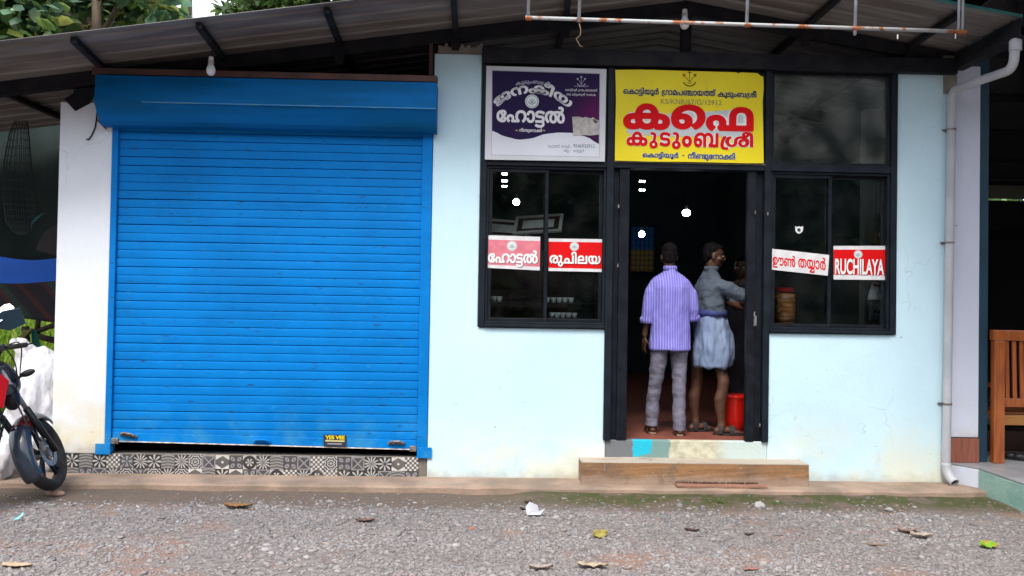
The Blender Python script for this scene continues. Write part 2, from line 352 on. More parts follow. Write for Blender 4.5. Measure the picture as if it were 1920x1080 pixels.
# ------------------------------------------------------------------ shop building
shop = empty('shop_building', 'single storey shop with blue shutter, pale blue walls and tin gable roof', 'shop')
WT = .2
def wall(name, x0, x1, z0, z1, m, y0=0, y1=WT):
    return MB().box(x0, x1, y0, y1, z0, z1).build(name, m, shop, bevel=.008)
wall('pillar', -3.755, -3.30, .215, 3.25, M_wallwhite)
MB().prism([(-.53, -.05), (1.02, -.05), (1.02, 1.355), (-.112, 1.355), (-.112, 3.75), (-.53, 3.75)], 0, WT, 'y').build('wall', M_wallblue, shop, bevel=.008)
MB().prism([(2.455, -.05), (4.075, -.05), (4.075, 3.712), (3.587, 3.712), (3.587, 1.345), (2.455, 1.345)], 0, WT, 'y').build('wall', M_wallblue, shop, bevel=.008)
wall('pillar', 4.078, 4.36, .44, 3.765, M_pier, y0=.03, y1=.25)
wall('wall', 4.078, 4.36, -.05, .22, M_wallblue, y0=.03)
# ragged tops
mb = MB()
for k in range(14): x = -.50 + k * .028; mb.box(x, x + .029, .012, .18, 3.752, 3.83 + rnd.uniform(-.02, .03))
mb.build('wall_top', M_concrete, shop)
mb = MB()
for k in range(10): x = 3.62 + k * .03; mb.box(x, x + .031, .012, .18, 3.714, 3.722 + rnd.uniform(0, .015))
mb.box(4.0, 4.12, -.01, .1, 3.50, 3.84)
mb.build('wall_top', M_concrete, shop)
# back and side walls, inner floors, partition (they keep the rooms dark)
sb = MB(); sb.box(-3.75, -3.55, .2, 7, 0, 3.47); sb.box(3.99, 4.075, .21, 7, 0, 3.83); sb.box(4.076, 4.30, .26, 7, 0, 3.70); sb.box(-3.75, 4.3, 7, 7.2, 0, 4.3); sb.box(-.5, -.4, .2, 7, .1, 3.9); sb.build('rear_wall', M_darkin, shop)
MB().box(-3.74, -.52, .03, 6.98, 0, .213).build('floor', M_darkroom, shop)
MB().box(-.39, 4.09, .08, 6.98, .1, .385).build('floor', M_redfloor, shop)
MB().box(1.02, 2.455, .215, .079, .2, .3).build('floor', M_redfloor, shop)
# threshold riser under the doorway, patched with leftover paints
m, nt_, b = new_mat('patched threshold paint'); n = N(nt_); v = n.coord('Position'); X, Y, Z = n.xyz(v)
xn = n.m('ADD', X, n.m('MULTIPLY', n.m('SUBTRACT', n.noise(v, 9, 4), .5), .07))
c = n.mix(n.rng(n.noise(v, 12, 5), .35, .65), (.60, .58, .44), (.42, .40, .30))
c = n.mix(n.rng(xn, 1.95, 2.15), c, (.50, .60, .58))
c = n.mix(n.rng(xn, 1.585, 1.60, 1, 0), c, (.17, .29, .27))
blob = n.m('MULTIPLY', n.rng(xn, 1.42, 1.445, 1, 0), n.rng(n.m('SUBTRACT', Z, n.m('MULTIPLY', xn, .22)), -.045, -.035)); c = n.mix(blob, c, (.01, .45, .62))
c = n.mix(n.rng(xn, 1.255, 1.27, 1, 0), c, (.15, .16, .17))
nt_.links.new(c, b.inputs['Base Color']); b.inputs['Roughness'].default_value = .85; n.bump(b, n.noise(v, 30, 5), .4, .01)
MB().box(1.022, 2.453, .006, .2, -.02, .384).build('threshold', m, shop, bevel=.006)
# doorstep
m, nt_, b = new_mat('ochre doorstep plaster'); n = N(nt_); v = n.coord('Position'); X, Y, Z = n.xyz(v)
c = n.mix(n.rng(n.noise(v, 3, 6), .3, .7), (.31, .165, .070), (.20, .115, .065))
c = n.mix(n.rng(n.m('ADD', Z, n.m('MULTIPLY', n.noise(v, 8, 4), .1)), .13, .2, 1, 0), c, (.30, .215, .16))
c = n.mix(n.rng(Z, .228, .234), c, (.40, .35, .29))
c = n.mix(n.m('MULTIPLY', n.rng(n.noise(v, 6, 7, None, .7), .52, .66), .6), c, (.13, .105, .085)); c = n.mix(n.m('MULTIPLY', n.rng(n.noise(v, 30, 4), .64, .68), .6), c, (.34, .27, .2))
nt_.links.new(c, b.inputs['Base Color']); b.inputs['Roughness'].default_value = .9; n.bump(b, n.noise(v, 22, 6), .5, .012)
me = subdiv(MB().box(.79, 2.735, -.225, .004, .03, .236).mesh('doorstep'), 8); roughen(me, .008, 7); roughen(me, .004, 25)
link('doorstep', me, m, shop)

# ---- tiled plinth under the shutter
MB().box(-3.755, -.525, .012, .2, -.05, .2145).build('plinth', M_concrete, shop)
plinth = bpy.data.objects['plinth']
def tile_mat(k, dark, light):
    m, nt, b = new_mat('patterned tile %d' % k); n = N(nt); v = n.coord('Object'); X, Y, Z = n.xyz(v)
    x = n.m('DIVIDE', X, .057); z = n.m('DIVIDE', Z, .057); ax = n.m('ABSOLUTE', x); az = n.m('ABSOLUTE', z)
    r = n.m('SQRT', n.m('ADD', n.m('MULTIPLY', x, x), n.m('MULTIPLY', z, z))); a = n.m('ARCTAN2', z, x)
    cosk = lambda k_, ph=0: n.m('COSINE', n.m('ADD', n.m('MULTIPLY', a, k_), ph))
    gt = lambda s, t: n.m('GREATER_THAN', s, t); lt = lambda s, t: n.m('LESS_THAN', s, t); mul = lambda p, q: n.m('MULTIPLY', p, q); add = lambda p, q: n.m('ADD', p, q, clamp=True)
    if k == 0: f = mul(gt(n.m('MULTIPLY', cosk(8), n.m('SUBTRACT', 1.2, r)), .1), gt(r, .2))
    elif k == 1: f = add(lt(n.m('ABSOLUTE', n.m('SUBTRACT', ax, az)), .13), gt(n.m('MAXIMUM', ax, az), .84))
    elif k == 2: f = n.m('SUBTRACT', 1, mul(lt(n.m('ADD', az, n.m('MULTIPLY', ax, .6)), .95), gt(r, .18)))
    elif k == 3: f = gt(n.m('SINE', n.m('ADD', n.m('MULTIPLY', r, 16), n.m('MULTIPLY', cosk(8), 1.2))), .1)
    elif k == 4:
        cx_ = n.m('SUBTRACT', ax, .5); cz_ = n.m('SUBTRACT', az, .5); d = n.m('SQRT', add(mul(cx_, cx_), mul(cz_, cz_))); f = mul(lt(n.m('ADD', d, n.m('MULTIPLY', n.m('ABSOLUTE', n.m('SUBTRACT', ax, az)), .35)), .42), gt(d, .12))
    elif k == 5: f = gt(mul(n.m('SINE', n.m('MULTIPLY', x, 9)), n.m('SINE', n.m('MULTIPLY', z, 9))), .1)
    elif k == 6: f = gt(n.m('ADD', cosk(12), n.m('MULTIPLY', n.m('SUBTRACT', .62, n.m('ABSOLUTE', n.m('SUBTRACT', r, .55))), 2)), .9)
    elif k == 7: f = add(mul(gt(cosk(4), .2), lt(r, .8)), mul(gt(cosk(4, 3.14), .9), gt(r, .5)))
    elif k == 8: f = n.m('MULTIPLY', gt(n.m('SINE', n.m('ADD', n.m('MULTIPLY', z, 14), n.m('MULTIPLY', ax, 3))), .2), .35)
    else: f = add(mul(gt(cosk(6), -.1), lt(r, .6)), gt(r, 1.02))
    f = n.m('MULTIPLY', f, n.rng(n.noise(n.coord('Position'), 60, 3), .25, .5, .55, 1))
    c = n.mix(f, dark, light); c = n.mix(n.rng(n.noise(n.coord('Position'), 7, 4), .5, .75, 0, .28), c, (.28, .24, .21))
    nt.links.new(c, b.inputs['Base Color']); b.inputs['Roughness'].default_value = .4; return m
TM = []
for k in range(10):
    d = .035 + .035 * (k % 3); TM.append(tile_mat(k, (d * 1.02, d, d * 1.02), ((.46, .45, .44), (.27, .26, .28), (.60, .58, .54))[k % 3]))
full = []; half = []
for k in range(10):
    me = MB().box(-.0572, .0572, 0, .012, -.0575, .0575).mesh('tile'); me.materials.append(TM[k]); full.append(me)
    me = MB().box(-.0572, .0572, 0, .012, -.0075, .0575).mesh('tile'); me.materials.append(TM[k]); half.append(me)
order = [3, 0, 8, 0, 5, 7, 6, 0, 8, 6, 3, 1, 2, 4, 9, 6, 8, 4, 1, 5, 3, 4, 1, 6, 0, 2, 5, 9]
for i in range(28):
    x = -3.692 + i * .1165
    if x > -.56: break
    o = link('tile', full[order[i % 28]], None, plinth, loc=(x, rnd.uniform(-.001, .001), .1545)); o.rotation_euler.y = rnd.uniform(-.01, .01)
    o = link('tile', half[order[(i * 5 + 3) % 28]], None, plinth, loc=(x + rnd.uniform(-.001, .001), rnd.uniform(-.001, .001), .0375))

# ---- rolling shutter
sh = MB().box(-3.240, -.625, .07, .074, .30, 3.2).build('rolling_shutter', M_shut, shop)
prof = [(.060, 0), (.030, .0005), (.0175, .0015), (.0152, .004), (.0140, .020), (.0135, .040), (.0140, .060), (.0155, .0685), (.018, .0705), (.030, .0712), (.060, .0716)]
sl = MB().prism(prof, -3.245, -.622).mesh('slat')
for p in sl.polygons: p.use_smooth = False
PITCH = .0735; z = .362; i = 0
while z < 3.1:
    o = link('slat', sl, M_shut, sh, loc=(rnd.uniform(-.003, .003), rnd.uniform(-.0015, .0015), z)); o.rotation_euler.y = rnd.uniform(-.0006, .0006); z += PITCH
mb = MB(); mb.hexa([(-3.245, .006, .325), (-.622, .006, .283), (-.622, .05, .283), (-3.245, .05, .325)], [(-3.245, .010, .397), (-.622, .010, .360), (-.622, .05, .360), (-3.245, .05, .397)])
mb.build('bottom_bar', M_shut, sh, bevel=.004)
mb = MB(); mb.hexa([(-3.20, .000, .320), (-.64, .000, .278), (-.64, .012, .278), (-3.20, .012, .320)], [(-3.20, .004, .328), (-.64, .004, .286), (-.64, .012, .286), (-3.20, .012, .328)])
mb.build('bottom_lip', mat('worn steel edge', (.36, .36, .36), (.2, .14, .1), 20, .5, .4), sh)
M_hasp = mat('weathered zinc hasp', (.28, .26, .25), (.16, .12, .1), 30, .55, .5)
for x, z, t in ((-3.10, .385, -.18), (-1.96, .345, 0), (-.80, .345, 0)):
    h = MB(); h.tube([(-.055, -.022, 0), (-.03, -.03, .012), (.03, -.03, .012), (.055, -.022, 0)], .0085, 8); h.box(-.075, .075, -.012, .006, -.016, .0); h.tube([(-.05, -.02, .0), (-.05, .006, 0)], .008, 6); h.tube([(.05, -.02, .0), (.05, .006, 0)], .008, 6)
    o = h.build('hasp', M_hasp if x != -1.96 else M_shut, sh, loc=(x, 0, z)); o.rotation_euler.y = -t
for x, z in ((-3.215, .322), (-.655, .285)):
    MB().box(-.03, .03, -.01, .01, -.02, .03).build('lock_eye', M_hasp, sh, bevel=.004, loc=(x, 0, z))
# guide rails with their splayed feet
for s, x0, x1 in ((-1, -3.300, -3.247), (1, -.620, -.533)):
    mb = MB(); mb.box(x0, x1, -.012, .05, .225, 3.06); mb.build('guide_rail', M_shut, shop, bevel=.003)
    xf0, xf1 = (-3.375, -3.2475) if s < 0 else (-.6195, -.49)
    MB().box(xf0, xf1, -.018, -.0125, .212, .305).build('rail_foot', M_shut, shop, bevel=.012)
# roller cover: folded sheet box in four bands
cx0, cx1 = P(178, 180, -.2)[0], P(818, 190, -.2)[0]; ct, cm_, cb_ = (P(500, q, -.2)[1] for q in (147, 198, 229))
pf = [(-.005, cb_ - .035), (-.09, cb_ - .03), (-.125, cb_), (-.215, cm_ - .006), (-.222, cm_), (-.20, ct - .004), (-.195, ct), (-.005, ct + .006)]
MB().prism(pf, cx0, cx1).build('roller_cover', M_cover, shop, bevel=.004)
MB().prism([(-.2225, cm_ - .004), (-.229, cm_ - .004), (-.2255, cm_ + .006), (-.2225, cm_ + .006)], cx0 + .4, cx1 - .002).build('cover_lip', mat('worn pale edge', (.10, .28, .36), (.02, .2, .5), 6, .6), shop)
mb = MB(); mb.box(-3.40, cx1 + .004, -.19, -.10, ct + .008, ct + .062); mb.build('shutter_beam', M_brownbeam, shop, bevel=.004)
MB().box(-.575, -.545, -.02, .02, 3.556, 3.83).build('post', M_brownbeam, shop)
MB().box(-3.62, -3.32, .0, .12, 3.251, 3.30).build('wall_top', M_concrete, shop)
mb = MB(); mb.add([(-3.72, -.01, 3.27), (-3.62, -.02, 3.17), (-3.50, -.02, 3.24), (-3.45, -.01, 3.34), (-3.60, 0, 3.36), (-3.72, .03, 3.27), (-3.62, .02, 3.17), (-3.50, .02, 3.24), (-3.45, .03, 3.34), (-3.60, .04, 3.36)], [(0, 1, 2, 3, 4), (9, 8, 7, 6, 5), (0, 5, 6, 1), (1, 6, 7, 2), (2, 7, 8, 3), (3, 8, 9, 4), (4, 9, 5, 0)])
mb.build('bracket', M_steel, shop)

# ---- front of windows and door: black metal frame
FY0, FY1 = -.02, .10
fr = MB()
fr.box(-.112, 4.10, -.06, .10, 3.665, 3.80)      # lintel beam
fr.build('lintel', M_steel, shop, bevel=.006)
def fbox(name, x0, x1, z0, z1, y0=FY0, y1=FY1, mt=M_frame, par=None, bev=.004): return MB().box(x0, x1, y0, y1, z0, z1).build(name, mt, par or shop, bevel=bev)
def ring(name, x0, x1, z0, z1, w, y0, y1, mt, par):
    mb = MB(); mb.box(x0, x1, y0, y1, z0, z0 + w); mb.box(x0, x1, y0, y1, z1 - w, z1); mb.box(x0, x0 + w, y0, y1, z0 + w + .0005, z1 - w - .0005); mb.box(x1 - w, x1, y0, y1, z0 + w + .0005, z1 - w - .0005)
    return mb.build(name, mt, par, bevel=.003)
def pane(x0, x1, z0, z1, y, par, mt=M_glass): return MB().box(x0, x1, y, y + .004, z0, z1).build('pane', mt, par)
ZT0, ZT1 = 2.775, 2.835      # transom bar
# uprights of the front, running full height
for x0, x1, z0 in ((-.109, -.055, 1.357), (1.000, 1.062, .386), (2.400, 2.455, .386), (3.530, 3.584, 1.347)):
    fbox('frame_post', x0, x1, z0, 3.664)
fbox('transom_bar', -.054, .999, ZT0, ZT1); fbox('transom_bar', 1.063, 2.399, ZT0, ZT1); fbox('transom_bar', 2.456, 3.529, ZT0, ZT1)
mb = MB(); mb.box(1.064, 2.398, -.024, -.0205, 2.822, 2.834); mb.build('trim', mat('bare aluminium trim', (.35, .3, .27), (.2, .17, .16), 20, .5, .3), shop)
# transom lights
for x0, x1, mt in ((-.054, .999, M_glass), (1.063, 2.399, M_glass), (2.456, 3.529, M_glassdusty)):
    wn = ring('transom_window', x0 + .001, x1 - .001, ZT1 + .001, 3.663, .026, .0, .06, M_frame2, shop); pane(x0 + .028, x1 - .028, ZT1 + .028, 3.636, .03, wn, mt)
# two sliding windows
def sliding(x0, x1, z0, z1):
    wn = ring('window', x0, x1, z0, z1, .022, .0, .08, M_frame, shop); xm = (x0 + x1) / 2
    for a, b_, y in ((x0 + .023, xm + .02, .012), (xm - .02, x1 - .023, .045)):
        s = ring('sash', a, b_, z0 + .023, z1 - .023, .030, y, y + .022, M_frame2, wn)
        pane(a + .031, b_ - .031, z0 + .054, z1 - .054, y + .009, wn)
    mb = MB(); mb.box(x0, x1, -.03, .0795, z0 - .025, z0 - .0005); mb.build('sill', M_frame, wn, bevel=.003)
sliding(-.054, .999, 1.386, 2.774); sliding(2.456, 3.529, 1.376, 2.774)
MB().box(-.054, .999, .09, .2, 1.357, 1.37).build('sill', M_frame, shop); MB().box(2.456, 3.529, .09, .2, 1.346, 1.36).build('sill', M_frame, shop)
# door: side lights beside the opening, leaves folded inwards
for x0, x1, xp0, xp1 in ((1.064, 1.118, 1.118, 1.205), (2.330, 2.398, 2.258, 2.330)):
    fbox('door_post', xp0, xp1, .386, ZT0 - .001, .0, .06, M_frame2); fbox('side_panel', x0 + .001, x1 - .001, .386, ZT0 - .001, .03, .045, M_frame2, bev=0)
for x0, y1_ in ((1.125, .72), (2.262, .72)):
    dx = .0 if x0 < 2 else .22
    lf = MB().hexa([(x0, .07, .40), (x0 + .03, .07, .40), (x0 + .03 + dx, y1_, .40), (x0 + dx, y1_, .40)], [(x0, .07, 2.74), (x0 + .03, .07, 2.74), (x0 + .03 + dx, y1_, 2.74), (x0 + dx, y1_, 2.74)]).build('door_leaf', M_frame2, shop, bevel=.004)
hd = MB(); hd.box(2.318, 2.328, -.012, -.001, 1.40, 1.53); hd.tube([(2.323, -.012, 1.49), (2.323, -.05, 1.49), (2.323, -.05, 1.41), (2.323, -.012, 1.41)], .007, 8); hd.build('handle', mat('brushed metal handle', (.5, .5, .48), None, 20, .35, .8), shop)
for x, z in ((1.10, 2.42), (1.10, 1.9), (2.42, 2.38), (2.31, 2.39), (2.37, .52)): MB().box(x, x + .012, -.026, -.021, z, z + .03).build('hinge', M_hasp, shop)

# ---- gable roof of ribbed sheet on dark steel
XR, ZR = 1.70, 4.285; SL, SRr = .1445, .165; XL, XRR = -6.6, 4.13
YF, YB = -.86, 7.6
def roof_z(x): return ZR - (XR - x) * SL if x < XR else ZR - (x - XR) * SRr
roof = empty('roof', None, None); roof.parent = shop; del_keys = [roof.pop(k) for k in list(roof.keys())]
def sheet(x0, x1, y0, y1):
    mb = MB(); ys = []; y = y0
    while y < y1 - .001:
        e = min(y + .2, y1)
        for dy, dz in ((0, 0), (.085, 0), (.10, .014), (.13, .014), (.145, 0)):
            if y + dy < e: ys.append((y + dy, dz))
        y += .2
    ys.append((y1, 0))
    z0, z1 = roof_z(x0), roof_z(x1)
    for x, z in ((x0, z0), (x1, z1)):
        for yy, dz in ys: mb.v.append((x, yy, z + dz))
    k = len(ys)
    for i in range(k - 1): mb.f.append((i, i + 1, k + i + 1, k + i))
    o = mb.build('roof_sheet', M_sheet, roof); s = o.modifiers.new('t', 'SOLIDIFY'); s.thickness = .004; s.offset = 1; return o
y = YF
for w_ in (1.2, 1.2, 1.2, 1.2, 1.2, 1.2, 1.26):
    k = 0
    for (a, b_) in ((XL, XR), (XR, XRR)):
        if a == XL and y > .5: a = -3.95
        o = sheet(a, b_, y, y + w_ + .05 if y + w_ < 7.4 else y + w_)
        o.location.z = .0045 * (int(round((y - YF) / 1.2)) % 2)
    y += w_
# front rafter along each slope at the wall line, then more inside
def rafter(y, w_=.07, h=.12, nm='rafter'):
    for a, b_ in ((XL if y < 1 else -3.9, XR - .001), (XR + .001, XRR)):
        za, zb = roof_z(a) - .004, roof_z(b_) - .004
        mb = MB(); mb.hexa([(a, y, za - h), (b_, y, zb - h), (b_, y + w_, zb - h), (a, y + w_, za - h)], [(a, y, za), (b_, y, zb), (b_, y + w_, zb), (a, y + w_, za)]); mb.build(nm, M_steel, roof, bevel=.003)
rafter(.02); rafter(2.4); rafter(4.8)
for x, sk in ((-5.35, .14), (-4.37, .14), (-3.37, .13), (-2.37, .08), (-1.36, .05), (-.35, .02), (.62, -.04), (2.76, .0), (3.70, -.02)):
    z0 = roof_z(x) - .006
    mb = MB(); xa, xb = x + sk, x
    za, zb = roof_z(xa) - .007, roof_z(xb) - .007
    mb.hexa([(xa - .025, -.80, za - .05), (xa + .025, -.80, za - .05), (xb + .025, .019, zb - .05), (xb - .025, .019, zb - .05)], [(xa - .025, -.80, za - .004), (xa + .025, -.80, za - .004), (xb + .025, .019, zb - .004), (xb - .025, .019, zb - .004)])
    mb.build('outrigger', M_steel, roof, bevel=.003)
    mb = MB(); mb.hexa([(x - .03, .0, zb - .20), (x + .03, .0, zb - .20), (x + .03, .018, zb - .20), (x - .03, .018, zb - .20)], [(x - .05, .0, zb - .10), (x + .05, .0, zb - .10), (x + .05, .018, zb - .10), (x - .05, .018, zb - .10)]); mb.build('gusset', M_steel, roof)
    mb = MB(); mb.box(x - .025, x + .025, .1, 7.5 if x > -3.9 else 1.5, zb - .055, zb - .006); mb.build('purlin', M_steel, roof)
mb = MB(); mb.box(XR - .045, XR + .045, .03, .10, 3.801, ZR - .13); mb.build('king_post', M_steel, roof)
mb = MB(); mb.bar((-.4, 1.9, 3.78), (XR, 1.9, 4.1), .05, .08); mb.build('truss_bar', M_steel, roof)
# front edge trim and the gutter along the right eave
mb = MB()
za, zb = roof_z(XR), roof_z(XRR); mb.hexa([(XR, YF - .012, za - .006), (XRR, YF - .012, zb - .006), (XRR, YF - .002, zb - .006), (XR, YF - .002, za - .006)], [(XR, YF - .012, za + .016), (XRR, YF - .012, zb + .016), (XRR, YF - .002, zb + .016), (XR, YF - .002, za + .016)])
mb.build('edge_trim', mat('teal trim', (.04, .22, .20), (.03, .13, .13), 4, .5), roof)
ze = roof_z(XRR)
g = MB(); g.prism([(4.10, ze - .02), (4.085, ze - .13), (4.10, ze - .165), (4.20, ze - .165), (4.22, ze - .02), (4.212, ze - .02), (4.193, ze - .157), (4.105, ze - .157), (4.095, ze - .13), (4.108, ze - .02)], -.90, 7.4, 'y'); g.build('gutter', M_steel, roof)
